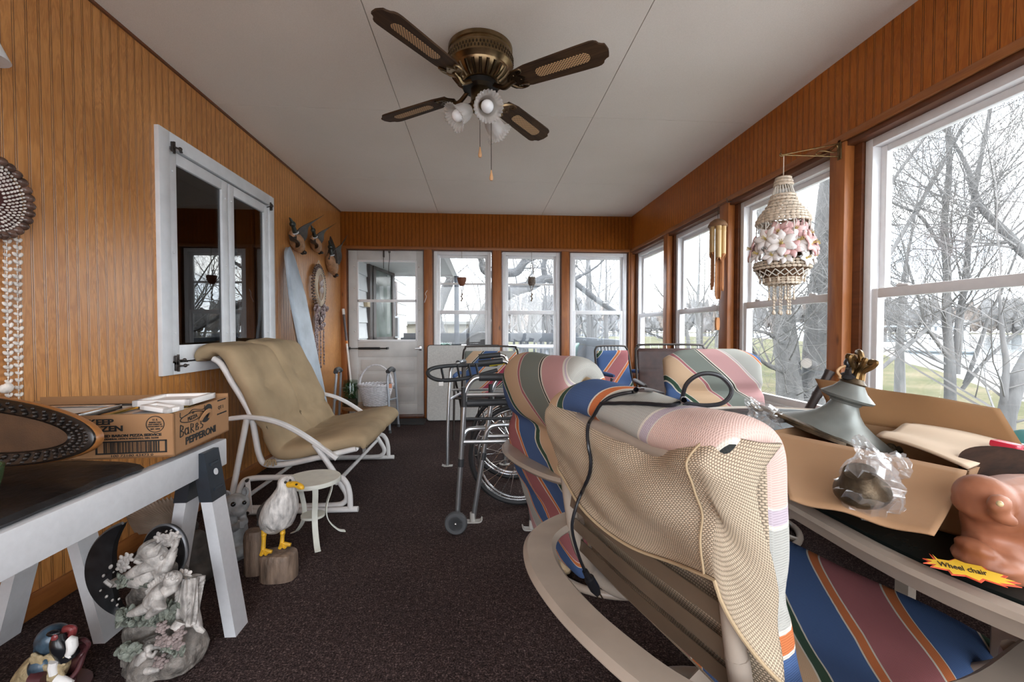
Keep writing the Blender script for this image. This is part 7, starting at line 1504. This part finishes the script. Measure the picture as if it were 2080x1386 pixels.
# bare trees: a few crowns grown branch by branch, then copied as individuals
M_BARK = mat('grey_bark', (.10, .095, .092), .9, var=.35, scale=5, bmp=.6, bscale=22, dist=.02, stretch=(1, 1, .25)); M_TWIG = mat('twig_bark', (.135, .126, .12), .9, var=.25, scale=3)
def grow(mb, mt, p, d, r, L, depth, rn, upb=.12, wig=.22, kids=(3, 4), minr=.004):
    """one branch of a bare tree with its side shoots: stout wood goes to mb, thin twigs to mt"""
    n = 5 if depth > 1 else 4; P = [p.copy()]; q = p.copy(); dd = d.copy()
    for i in range(n):
        dd = (dd + V((rn.uniform(-wig, wig), rn.uniform(-wig, wig), rn.uniform(-wig, wig) + upb)) * .55).normalized(); q = q + dd * (L / n); P.append(q.copy())
    R = [max(minr * .6, r * (1 - .62 * i / n)) for i in range(n + 1)]
    (mb if r > .02 else mt).tube(P, R, 7 if r > .05 else (5 if r > .02 else 3))
    if depth <= 0: return
    for k in range(rn.randint(*kids)):
        t = rn.uniform(.3, 1.0); i = min(n - 1, int(t * n)); o = P[i].lerp(P[i + 1], t * n - i); ax = (P[i + 1] - P[i]).normalized()
        s = V((rn.uniform(-1, 1), rn.uniform(-1, 1), rn.uniform(-.5, 1))); s = (s - ax * s.dot(ax)).normalized(); nd_ = (ax * rn.uniform(.45, .9) + s * rn.uniform(.55, 1.0)).normalized()
        grow(mb, mt, o, nd_, R[i] * rn.uniform(.42, .62), L * rn.uniform(.55, .80), depth - 1, rn, upb, wig * 1.1, kids, minr)
    grow(mb, mt, P[-1], dd, R[-1] * .9, L * .72, depth - 1, rn, upb, wig, kids, minr)
def tree_proto(seed, H, r, depth, kids, lab, group, loc):
    rn = random.Random(seed); t = thing('bare_tree', lab, 'tree', loc, 0, group); b, m_ = MB(), MB()
    grow(b, m_, V((0, 0, -.1)), V((rn.uniform(-.06, .06), rn.uniform(-.06, .06), 1)).normalized(), r, H * .42, depth, rn, kids=kids)
    obj('trunk', b, M_BARK, t, local=True); obj('twigs', m_, M_TWIG, t, local=True, smooth=False); return t
G1, G2 = 'bare trees on the lake lawn', 'bare trees in the woods beyond the deck'
tA = tree_proto(21, 9.5, .16, 4, (3, 4), 'bare grey tree on the lawn seen through the window nearest the shell basket', None, (13.6, 13.2, -1.0))
tB = tree_proto(5, 8.0, .10, 4, (3, 4), 'slender bare tree at the shoreline, furthest along the bank', None, (30.0, 31.0, -1.0))
rt = random.Random(31)
lake_spots = [(16.0, 17.0, 1.0), (11.5, 15.5, .9), (19.5, 22.0, 1.1), (9.5, 19, 1.1), (14.0, 27, 1.2), (7.5, 14.5, .85), (24, 34, 1.1), (20, 38, 1.2), (11, 33, 1.2), (6.5, 24, 1.1), (5.2, 17.5, .9), (15.0, 9.4, .85), (4.8, 30, 1.1), (17, 46, 1.3), (28, 50, 1.3), (9, 44, 1.3)]
for i, (x, y, s) in enumerate(lake_spots):
    o = dup((tA, tB)[i % 2], (x, y, -1.0), rt.uniform(0, 6.28), 'bare grey tree among others of its kind on the lake side lawn', s * rt.uniform(.9, 1.15)); o['group'] = G1
tC = tree_proto(77, 10.0, .11, 4, (2, 3), 'tall thin bare tree among others in the pale woods beyond the deck', G2, (3.2, 20.0, -1.0))
wood_spots = [(4.2, 17.0), (2.2, 23.0), (4.9, 22.0), (1.2, 26.0), (5.8, 27.0), (3.6, 28), (2.4, 31), (.2, 30), (6.4, 33), (4.8, 36), (-1.5, 29), (2.9, 15.5), (1.9, 19), (3.9, 24), (5.2, 19.5), (6.0, 23), (3.1, 34), (1.0, 35), (7.5, 30), (4.4, 31), (-3.2, 31), (-5.0, 28)]
for i, (x, y) in enumerate(wood_spots): dup(tC, (x, y, -1.0), rt.uniform(0, 6.28), None, rt.uniform(.85, 1.25))

def custom_tree(name, lab, limbs, seed, loc, kids=(2, 3), tw=2, bark=M_BARK):
    """trunk and main limbs laid out as seen, with side shoots grown on them"""
    rn = random.Random(seed); t = thing(name, lab, 'tree', loc); b, m_ = MB(), MB()
    for pts, rad, shoots in limbs:
        P = smooth_path(pts, 6); N = len(P); R = [interp([(i / (len(rad) - 1), r_) for i, r_ in enumerate(rad)], k / (N - 1)) for k in range(N)]
        R = [r_ * (1 + .10 * noise.noise(V((k * .5, r_ * 40, seed)))) for k, r_ in enumerate(R)]; b.tube(P, R, 12)
        for _ in range(int(shoots * 1.6)):
            k = rn.randint(N // 5, N - 2); ax = (P[k + 1] - P[k]).normalized(); s = V((rn.uniform(-1, 1), rn.uniform(-1, 1), rn.uniform(-.35, 1))); s = (s - ax * s.dot(ax)).normalized()
            grow(b, m_, P[k], (ax * .5 + s).normalized(), min(.017, R[k] * .3), rn.uniform(.8, 1.8), tw, rn, kids=kids, minr=.003)
        grow(b, m_, P[-1], (P[-1] - P[-2]).normalized(), R[-1] * .8, 1.5, tw, rn, kids=kids, minr=.003)
    obj('trunk', b, bark, t); obj('twigs', m_, M_TWIG, t, smooth=False); return t, b
q = lambda u, v, y: at(u, v, y=y)
Y = 8.2; g1, g2 = q(1602, 870, Y), q(1652, 870, Y); 
t1, _ = custom_tree('bare_tree', 'double grey trunk with a sawn-off limb close outside the window behind the shell basket', [
    ([V((g1.x + .1, Y, -1.05)), q(1606, 840, Y), q(1600, 740, Y), q(1590, 640, Y), q(1576, 560, Y), q(1560, 460, Y + .3), q(1540, 340, Y + .6), q(1530, 200, Y + .9)], [.30, .25, .21, .20, .17, .14, .11, .08], 16),
    ([V((g2.x + .05, Y, -1.05)), q(1650, 840, Y), q(1656, 740, Y), q(1660, 640, Y), q(1668, 540, Y), q(1676, 430, Y), q(1686, 320, Y + .2), q(1690, 200, Y + .4)], [.30, .25, .22, .20, .17, .155, .14, .10], 16),
    ([q(1620, 830, Y + .1), q(1616, 740, Y - .1), q(1606, 690, Y - .15), q(1590, 640, Y - .2), q(1570, 590, Y - .1), q(1550, 500, Y)], [.10, .085, .07, .06, .05, .035], 10),
    ([q(1590, 696, Y - .1), q(1565, 680, Y - .3), q(1540, 672, Y - .4), q(1515, 670, Y - .5)], [.05, .035, .028, .015], 8),
    ([q(1588, 752, Y - .1), q(1560, 742, Y - .3), q(1535, 720, Y - .4), q(1520, 690, Y - .5)], [.06, .04, .03, .018], 8),
    ([q(1662, 650, Y), q(1674, 600, Y + .2), q(1690, 570, Y + .5), q(1730, 520, Y + 1)], [.10, .085, .07, .04], 10)], 3, (g1.x, Y, -1.0))
b = MB(); s0 = q(1650, 745, Y - .1); b.tube([s0, q(1638, 738, Y - .30)], [.12, .105], 14); st_ = obj('sawn_limb', b, M_BARK, t1); b = MB(); e = q(1638, 738, Y - .302); b.lathe([(0, 0), (.095, 0), (.095, .006), (0, .006)], 18, M=frame_at(e, e - s0)); obj('cut_face', b, mat('pale_cut_wood', (.24, .21, .18), .8), st_)
Y = 6.6
custom_tree('bare_tree', 'bare tree with twin stems and long slanting boughs filling the nearest lake window', [
    ([V((q(1930, 860, Y).x, Y, -1.05)), q(1930, 800, Y), q(1928, 720, Y), q(1922, 640, Y), q(1924, 560, Y), q(1918, 460, Y), q(1928, 340, Y), q(1925, 200, Y), q(1940, 60, Y)], [0.120, 0.080, 0.068, 0.060, 0.054, 0.048, 0.040, 0.032, 0.020], 30),
    ([q(1940, 760, Y), q(1946, 690, Y), q(1950, 640, Y + .1), q(1962, 560, Y + .2), q(1970, 460, Y + .2), q(1985, 360, Y + .3), q(2010, 230, Y + .4), q(2035, 80, Y + .5)], [0.064, 0.056, 0.052, 0.044, 0.040, 0.034, 0.027, 0.016], 30),
    ([q(1924, 620, Y), q(1890, 660, Y - .2), q(1840, 705, Y - .4), q(1795, 745, Y - .6), q(1770, 770, Y - .7)], [0.044, 0.036, 0.032, 0.024, 0.016], 8),
    ([q(1922, 720, Y), q(1900, 690, Y - .1), q(1880, 660, Y - .2), q(1868, 610, Y - .3), q(1850, 560, Y - .4), q(1835, 500, Y - .5)], [0.032, 0.027, 0.024, 0.021, 0.016, 0.010], 11),
    ([q(1960, 780, Y), q(1990, 700, Y), q(2010, 640, Y), q(2035, 590, Y + .1), q(2070, 500, Y + .2)], [0.032, 0.028, 0.024, 0.020, 0.011], 11),
    ([q(1955, 790, Y), q(2000, 735, Y - .2), q(2050, 690, Y - .3), q(2110, 640, Y - .4)], [0.032, 0.026, 0.021, 0.013], 11),
    ([q(2150, 560, Y - 1), q(2080, 512, Y - .8), q(2040, 470, Y - .6), q(1990, 415, Y - .4), q(1960, 330, Y - .3), q(1900, 230, Y)], [0.088, 0.068, 0.060, 0.044, 0.028, 0.016], 19),
    ([q(1910, 500, Y), q(1870, 440, Y - .3), q(1830, 420, Y - .5), q(1790, 400, Y - .7)], [0.028, 0.022, 0.018, 0.010], 14),
    ([q(1780, 560, Y - .8), q(1830, 480, Y - .5), q(1900, 360, Y - .2), q(1960, 250, Y), q(2040, 130, Y + .2)], [0.024, 0.028, 0.026, 0.020, 0.012], 22),
    ([q(1770, 430, Y - .8), q(1840, 330, Y - .5), q(1920, 230, Y - .2), q(2010, 140, Y)], [0.024, 0.022, 0.018, 0.010], 19)], 12, (q(1930, 800, Y).x, Y, -1.0), tw=3)
Y = 4.6
custom_tree('bare_tree', 'leaning dark trunk at the lower corner of the nearest lake window', [([V((q(2036, 900, Y).x, Y, -1.05)), q(2040, 890, Y), q(2048, 830, Y), q(2072, 760, Y), q(2110, 690, Y), q(2160, 600, Y)], [.16, .085, .085, .075, .06, .05], 8), ([q(2046, 840, Y), q(2040, 800, Y), q(2044, 740, Y), q(2036, 680, Y), q(2030, 600, Y)], [.05, .036, .03, .024, .014], 8)], 40, (q(2040, 900, Y).x, Y, -1.0), tw=1)
Y = 11.5; M_OAK = mat('oak_bark', (.045, .043, .043), .9, var=.5, scale=6, bmp=1.0, bscale=12, dist=.03)
custom_tree('oak_tree', 'gnarled oak with thick crooked limbs beyond the deck rail', [
    ([V((-1.1, Y, -1.05)), V((-.9, Y, -.2)), q(905, 720, Y), q(960, 680, Y), q(1000, 618, Y), q(1040, 592, Y), q(1080, 580, Y), q(1110, 566, Y), q(1140, 580, Y), q(1180, 560, Y + .3)], [.42, .34, .27, .21, .18, .16, .14, .11, .09, .05], 16),
    ([q(905, 720, Y), q(885, 650, Y), q(900, 600, Y), q(915, 560, Y), q(890, 520, Y)], [.22, .17, .14, .11, .08], 10),
    ([q(1000, 615, Y), q(1020, 560, Y + .2), q(1050, 552, Y + .2), q(1070, 528, Y + .2), q(1105, 516, Y + .2), q(1150, 512, Y + .2), q(1200, 520, Y)], [.15, .13, .12, .11, .095, .07, .04], 12),
    ([q(1108, 566, Y), q(1104, 540, Y), q(1108, 520, Y), q(1100, 490, Y)], [.09, .07, .06, .04], 4), ([q(1000, 560, Y), q(982, 548, Y), q(978, 530, Y), q(972, 518, Y)], [.10, .09, .075, .06], 3),
    ([q(1150, 560, Y + 2), q(1200, 600, Y + 2), q(1240, 628, Y + 2), q(1275, 650, Y + 2)], [.10, .09, .08, .06], 6)], 9, (-1.1, Y, -1.0), bark=M_OAK)
# low bushes and the far wooded bank: each clump its own thing
M_FARW = mat('far_woods', (.13, .124, .122), .95, var=.35, scale=.12, bmp=1.0, bscale=.9, dist=.8); M_FARO = mat('far_woods_rust', (.16, .128, .108), .95, var=.3, scale=.12, bmp=1.0, bscale=.9, dist=.8)
def clump(seed, w_, h_):
    rn = random.Random(seed); b = MB()
    for k in range(26): b.ell((rn.uniform(-w_, w_), rn.uniform(-w_ * .3, w_ * .3), h_ * rn.uniform(.25, .75)), (w_ * rn.uniform(.12, .25), w_ * .2, h_ * rn.uniform(.2, .36)), 12, 9, nz=.5, ns=.45)
    return b
C_ = []
for i in range(3): C_.append(one('far_tree_clump', clump(50 + i, 16, 15), (M_FARW, M_FARO, M_FARW)[i], 'hazy bare treetops on the far bank of the lake', 'trees', group='tree clumps on the far bank'))
spots = []
for (x0, y0), (x1, y1) in zip(far0, far0[1:]):
    L = math.hypot(x1 - x0, y1 - y0); n = max(1, int(L / 17))
    for k in range(n): t = (k + .5) / n; spots.append((lerp(x0, x1, t), lerp(y0, y1, t)))
for i, (x, y) in enumerate(spots):
    o = C_[i] if i < 3 else C_[i % 3].copy()
    if i >= 3: COL.objects.link(o)
    o.location = (x * 1.05, y * 1.05, -.8); o.rotation_euler = (0, 0, math.atan2(y, x) + PI / 2); k = rt.uniform(.75, 1.25); o.scale = (k, k, k * rt.uniform(1.35, 1.9))
def house(x, y, w_, h_, rz, wallc, lab, name='lake_house'):
    t = thing(name, lab, 'house', (x, y, -.7), rz); b = MB(); b.bb((-w_ / 2, -3, 0), (w_ / 2, 3, h_)); obj('house_wall', b, mat('house_' + lab.split()[0], wallc, .8), t, local=True, smooth=False)
    b = MB(); b.prism([(-3.6, h_), (3.6, h_), (0, h_ + 2.6)], -w_ / 2 - .4, w_ / 2 + .4, M=Matrix(((0, 0, 1, 0), (1, 0, 0, 0), (0, 1, 0, 0), (0, 0, 0, 1)))); obj('roof', b, mat('grey_roof', (.16, .16, .17), .9), t, local=True, smooth=False)
    for k in range(4): b = MB(); xx = -w_ / 2 + w_ * (k + .5) / 4; b.bb((xx - .5, -3.05, h_ * .35), (xx + .5, -2.98, h_ * .75)); obj('house_window', b, mat('house_pane', (.04, .05, .06), .2), t, local=True, smooth=False)
house(262, 226, 15, 5, -.9, (.55, .56, .58), 'white lake house across the water behind the twin-stemmed tree'); house(302, 150, 17, 6, -1.1, (.62, .60, .55), 'cream lake house across the water, left of the rust coloured trees'); house(318, 110, 15, 5, -1.2, (.30, .32, .36), 'slate grey lake house across the water beside the rust coloured trees'); house(215, 290, 16, 5, -.7, (.52, .50, .46), 'beige lake house across the water, almost hidden behind the window post')
# dock, boat lift and bench on the water
def dock(p, L, ang, lab):
    t = thing('dock', lab, 'dock', p, ang); b = MB(); b.bb((0, -.6, .30), (L, .6, .40)); obj('deck_boards', b, mat('pale_dock', (.50, .50, .50), .7), t, local=True)
    for k in range(4):
        for s in (-1, 1): b = MB(); b.tube([V((.3 + (L - .6) * k / 3, s * .55, -.3)), V((.3 + (L - .6) * k / 3, s * .55, .9))], .05, 6); obj('dock_post', b, M_GREYTUBE, t, local=True)
dock((27, 21.0, -1.1), 9, .25, 'pale dock with thin posts standing in the water beyond the twin stems')
pt = at(1798, 712, z=-1.0); bl = thing('pontoon_boat', 'white pontoon boat under a flat canopy at the shore', 'boat', (44, 41.5, -1.1), -.85)
b = MB(); b.bb((-4, -1.2, .35), (4, 1.2, .9), .1); obj('boat_hull', b, M_WP, bl, local=True); b = MB(); b.bb((-4, -1.3, 2.5), (3.2, 1.3, 2.65), .05); obj('boat_canopy', b, mat('canopy_grey', (.22, .24, .26), .7), bl, local=True)
for x in (-3.6, 2.8):
    for y in (-1.1, 1.1): b = MB(); b.tube([V((x, y, .9)), V((x, y, 2.5))], .05, 6); obj('canopy_post', b, M_GREYTUBE, bl, local=True)
for s in (-.8, .8): b = MB(); b.tube([V((-4.2, s, .2)), V((4, s, .2)), V((4.5, s, .35))], .3, 10); obj('pontoon', b, M_GREYTUBE, bl, local=True)

# ------------------------------------------------------------------ the deck beyond the far wall
M_DECK = mat('deck_slate', (.011, .014, .020), .6, var=.15, scale=6); M_SOFF = mat('soffit_white', (.62, .62, .62), .7, var=.03); M_SID = mat('white_siding', (.66, .67, .68), .6, var=.03, scale=3)
b = MB(); b.bb((XL, YB + .15, -.28), (2.0, 9.0, -.12)); struct('ground_deck', b, M_DECK)
b = MB(); b.bb((-1.75, YB + .16, 1.985), (-.40, 7.62, 2.10)); struct('ceiling_porch', b, M_SOFF)
b = MB(); b.bb((-.47, YB + .16, 1.955), (-.395, 7.62, 2.12)); b.bb((-1.7, 7.54, 1.955), (-.395, 7.62, 2.12)); struct('beam_porch', b, M_VINYL)
b = MB()
for k in range(12): z = -.4 + .22 * k; b.add([V((-1.62, YB + .2, z)), V((-1.62, 9.75, z)), V((-1.640, 9.75, z + .22)), V((-1.640, YB + .2, z + .22)), V((-1.75, YB + .2, z)), V((-1.75, 9.75, z)), V((-1.75, 9.75, z + .22)), V((-1.75, YB + .2, z + .22))], [[0, 1, 2, 3], [0, 4, 5, 1], [1, 5, 6, 2], [3, 2, 6, 7]])
struct('wall_siding', b, M_SID, smooth=False)
b = MB(); b.bb((-.452, 7.46, -.15), (-.372, 7.54, 1.96), .006); one('porch_post', b, mat('slate_post', (.035, .043, .058), .5), 'slate blue porch post holding the roof over the deck', 'post', loc=(-.41, 7.5, -.12))
r2 = thing('deck_railing', 'slate blue deck railing with square balusters across the back of the deck', 'railing', (.2, 8.9, -.12))
b = MB(); b.bb((-1.6, 8.84, .80), (1.98, 8.92, .98), .006); b.bb((-1.6, 8.86, -.02), (1.98, 8.91, .06)); obj('rail', b, M_DECK, r2)
for k in range(26): x = -1.55 + .138 * k; b = MB(); b.bb((x, 8.87, .05), (x + .038, 8.905, .82)); obj('baluster', b, M_DECK, r2)
r3 = thing('deck_railing', 'slate blue board railing along the lake side of the deck', 'railing', (1.94, 7.0, -.12))
b = MB(); b.bb((1.90, YB + .3, .77), (1.99, 8.9, .90), .006); obj('rail', b, M_DECK, r3)
for k in range(6): b = MB(); y = YB + .35 + .58 * k; b.bb((1.915, y, -.05), (1.965, y + .57, .76)); obj('railing_board', b, M_DECK, r3)
for k in range(2): b = MB(); y = (5.5, 8.88)[k]; b.bb((1.89, y - .05, -.12), (2.0, y + .05, .93)); obj('railing_post', b, M_DECK, r3)
c = V((.93, 7.62, -.07)); tt = thing('garden_table', 'round white plastic garden table on the deck outside', 'table', c)
b = MB(); b.lathe([(.0, .84), (.47, .84), (.48, .825), (.46, .80), (.0, .80)], 40, M=T(c)); obj('table_top', b, M_WP, tt)
for k in range(4): a = k * PI / 2 + .6; b = MB(); b.tube([c + V((.30 * math.cos(a), .30 * math.sin(a), .80)), c + V((.40 * math.cos(a), .40 * math.sin(a), 0))], .03, 8); obj('leg', b, M_WP, tt)
M_GRNP = mat('green_resin', (.10, .185, .15), .5, var=.05)
def gchair(loc, rz, lab):
    t = thing('garden_chair', lab, 'chair', loc, rz, 'green plastic garden chairs on the deck'); b = MB()
    def bf(u, tt_): w_ = .24 * (1 if tt_ < .55 else math.sqrt(max(.0, 1 - ((tt_ - .55) / .46) ** 2)) * .9 + .1); y = (u - .5) * 2 * w_; return V((-.20 - .10 * tt_ + .05 * (2 * u - 1) ** 2 + .006 * math.sin(u * 40), y, .42 + .50 * tt_))
    b.grid(bf, 33, 14); o = obj('backrest', b, M_GRNP, t, local=True); o.modifiers.new('thick', 'SOLIDIFY').thickness = .012
    b = MB(); b.box((0, 0, .42), (.46, .48, .03), bev=.012); obj('seat', b, M_GRNP, t, local=True)
    for x in (-.2, .2):
        for y in (-.22, .22): b = MB(); b.tube([V((x, y, .42)), V((x * 1.15, y * 1.1, 0))], [.028, .02], 8); obj('leg', b, M_GRNP, t, local=True)
    for y in (-.25, .25): b = MB(); b.strip(smooth_path([(-.24, y, .66), (.05, y, .66), (.22, y, .64), (.24, y, .42)], 4), .05, .02, up=(0, .0, 1)); obj('armrest', b, M_GRNP, t, local=True)
gchair((.47, 7.9, -.12), -.25, 'green plastic garden chair at the near left of the white garden table'); gchair((1.52, 8.0, -.12), PI - .3, 'green plastic garden chair at the rail side of the white garden table'); gchair((-.66, 7.7, -.12), -PI / 2, 'green plastic garden chair beside the slate porch post'); gchair((-1.02, 8.3, -.12), -1.3, 'green plastic garden chair seen through the storm door glass')
c = V((.02, 7.3, -.12)); wcx = thing('wicker_chair', 'dark brown round-backed wicker chair on the deck', 'chair', c)
b = MB(); b.grid(lambda u, t: c + V(((u - .5) * .74 * math.sqrt(max(0.02, 1 - (max(0, t - .35) / .66) ** 2)), .14 + .06 * t - .10 * (2 * u - 1) ** 2, .45 + .68 * t)), 24, 16); o = obj('backrest', b, mat('brown_wicker', (.014, .010, .009), .7, bmp=.8, bscale=60), wcx); o.modifiers.new('thick', 'SOLIDIFY').thickness = .03
b = MB(); b.lathe([(.0, .40), (.30, .40), (.31, .45), (.0, .47)], 28, M=T(c)); obj('seat', b, mat('brown_wicker', (0,) * 3), wcx); b = MB(); b.lathe([(.0, .0), (.28, .0), (.20, .2), (.28, .40), (.0, .40)], 28, M=T(c)); obj('base', b, mat('brown_wicker', (0,) * 3), wcx)
# neighbour's garage
gr = thing('garage', "neighbour's beige sided garage with pale roof beyond the oak", 'building', (-.5, 17, -1.0))
b = MB(); 
for k in range(12): z = -1.0 + .2 * k; b.add([V((-5.5, 16.0, z)), V((.55, 16.0, z)), V((.55, 16.02, z + .2)), V((-5.5, 16.02, z + .2))], [[0, 1, 2, 3]])
b.bb((-5.5, 16.02, -1.0), (.55, 20.5, 1.45)); obj('garage_wall', b, mat('beige_siding', (.26, .235, .19), .8, var=.08), gr, smooth=False)
b = MB(); b.add([V((-5.9, 15.6, 1.36)), V((.95, 15.6, 1.36)), V((.95, 18.2, 3.0)), V((-5.9, 18.2, 3.0)), V((-5.9, 20.9, 1.36)), V((.95, 20.9, 1.36))], [[0, 1, 2, 3], [3, 2, 5, 4]]); o = obj('roof', b, mat('pale_roof', (.28, .28, .285), .9, var=.1), gr, smooth=False); o.modifiers.new('thick', 'SOLIDIFY').thickness = .12
# on the siding: framed screen door leaf, shutters, meter box, air conditioner
M_DKB = mat('dark_brown_paint', (.045, .030, .026), .5)
sd2 = thing('screen_door', 'dark brown framed screen door standing ajar on the white siding', 'door', (-1.6, 6.6, .0))
b = MB(); z0, z1 = .86, 2.0; d = V((.13, .90, 0)); o0 = V((-1.60, 6.55, 0))
for a, c_ in ((0, .10), (.88, 1.0)): b.prism([tuple((o0 + d * a).xy), tuple((o0 + d * c_).xy), tuple((o0 + d * c_ + V((.03, 0, 0))).xy), tuple((o0 + d * a + V((.03, 0, 0))).xy)], z0, z1)
for a, c_ in ((z0, z0 + .07), (z1 - .06, z1)): b.prism([tuple(o0.xy), tuple((o0 + d).xy), tuple((o0 + d + V((.03, 0, 0))).xy), tuple((o0 + V((.03, 0, 0))).xy)], a, c_)
obj('door_frame', b, M_DKB, sd2, smooth=False); b = MB(); b.add([o0 + d * .08 + V((.012, 0, z0 + .05)), o0 + d * .9 + V((.012, 0, z0 + .05)), o0 + d * .9 + V((.012, 0, z1 - .05)), o0 + d * .08 + V((.012, 0, z1 - .05))], [[0, 1, 2, 3]]); obj('screen_panel', b, mat('screen_glass', (.10, .12, .105), .12, var=.5, scale=3), sd2, smooth=False)
for y, lab in ((6.40, 'dark shutter on the white siding nearest the storm door'), (8.30, 'dark shutter on the white siding past the screen door')): b = MB(); b.bb((-1.63, y, .86), (-1.585, y + .16, 2.0 if y < 7 else 1.95), .004); one('shutter', b, M_DKB, lab, 'shutter', loc=(-1.6, y, .86))
b = MB(); b.bb((-1.63, 7.75, .95), (-1.58, 8.22, 1.90)); one('deck_window', b, mat('dark_pane', (.10, .12, .14), .1), 'narrow dark window in the white siding above the air conditioner', 'window', loc=(-1.6, 8, 1.0))
ac = thing('air_conditioner', 'white window air conditioner sticking out of the siding', 'air conditioner', (-1.5, 7.95, .9)); b = MB(); b.bb((-1.64, 7.74, .90), (-1.42, 8.16, 1.28), .01); obj('housing', b, M_WP, ac); b = MB(); b.bb((-1.56, 7.732, .93), (-1.45, 7.739, 1.25)); obj('grille', b, mat('ac_grille', (.14, .14, .14), .6), ac)
b = MB(); b.bb((-1.64, 6.20, 1.36), (-1.57, 6.34, 1.46), .006); one('meter_box', b, mat('tan_box', (.46, .36, .22), .6), 'small tan electrical box on the white siding', 'box', loc=(-1.6, 6.27, 1.4))
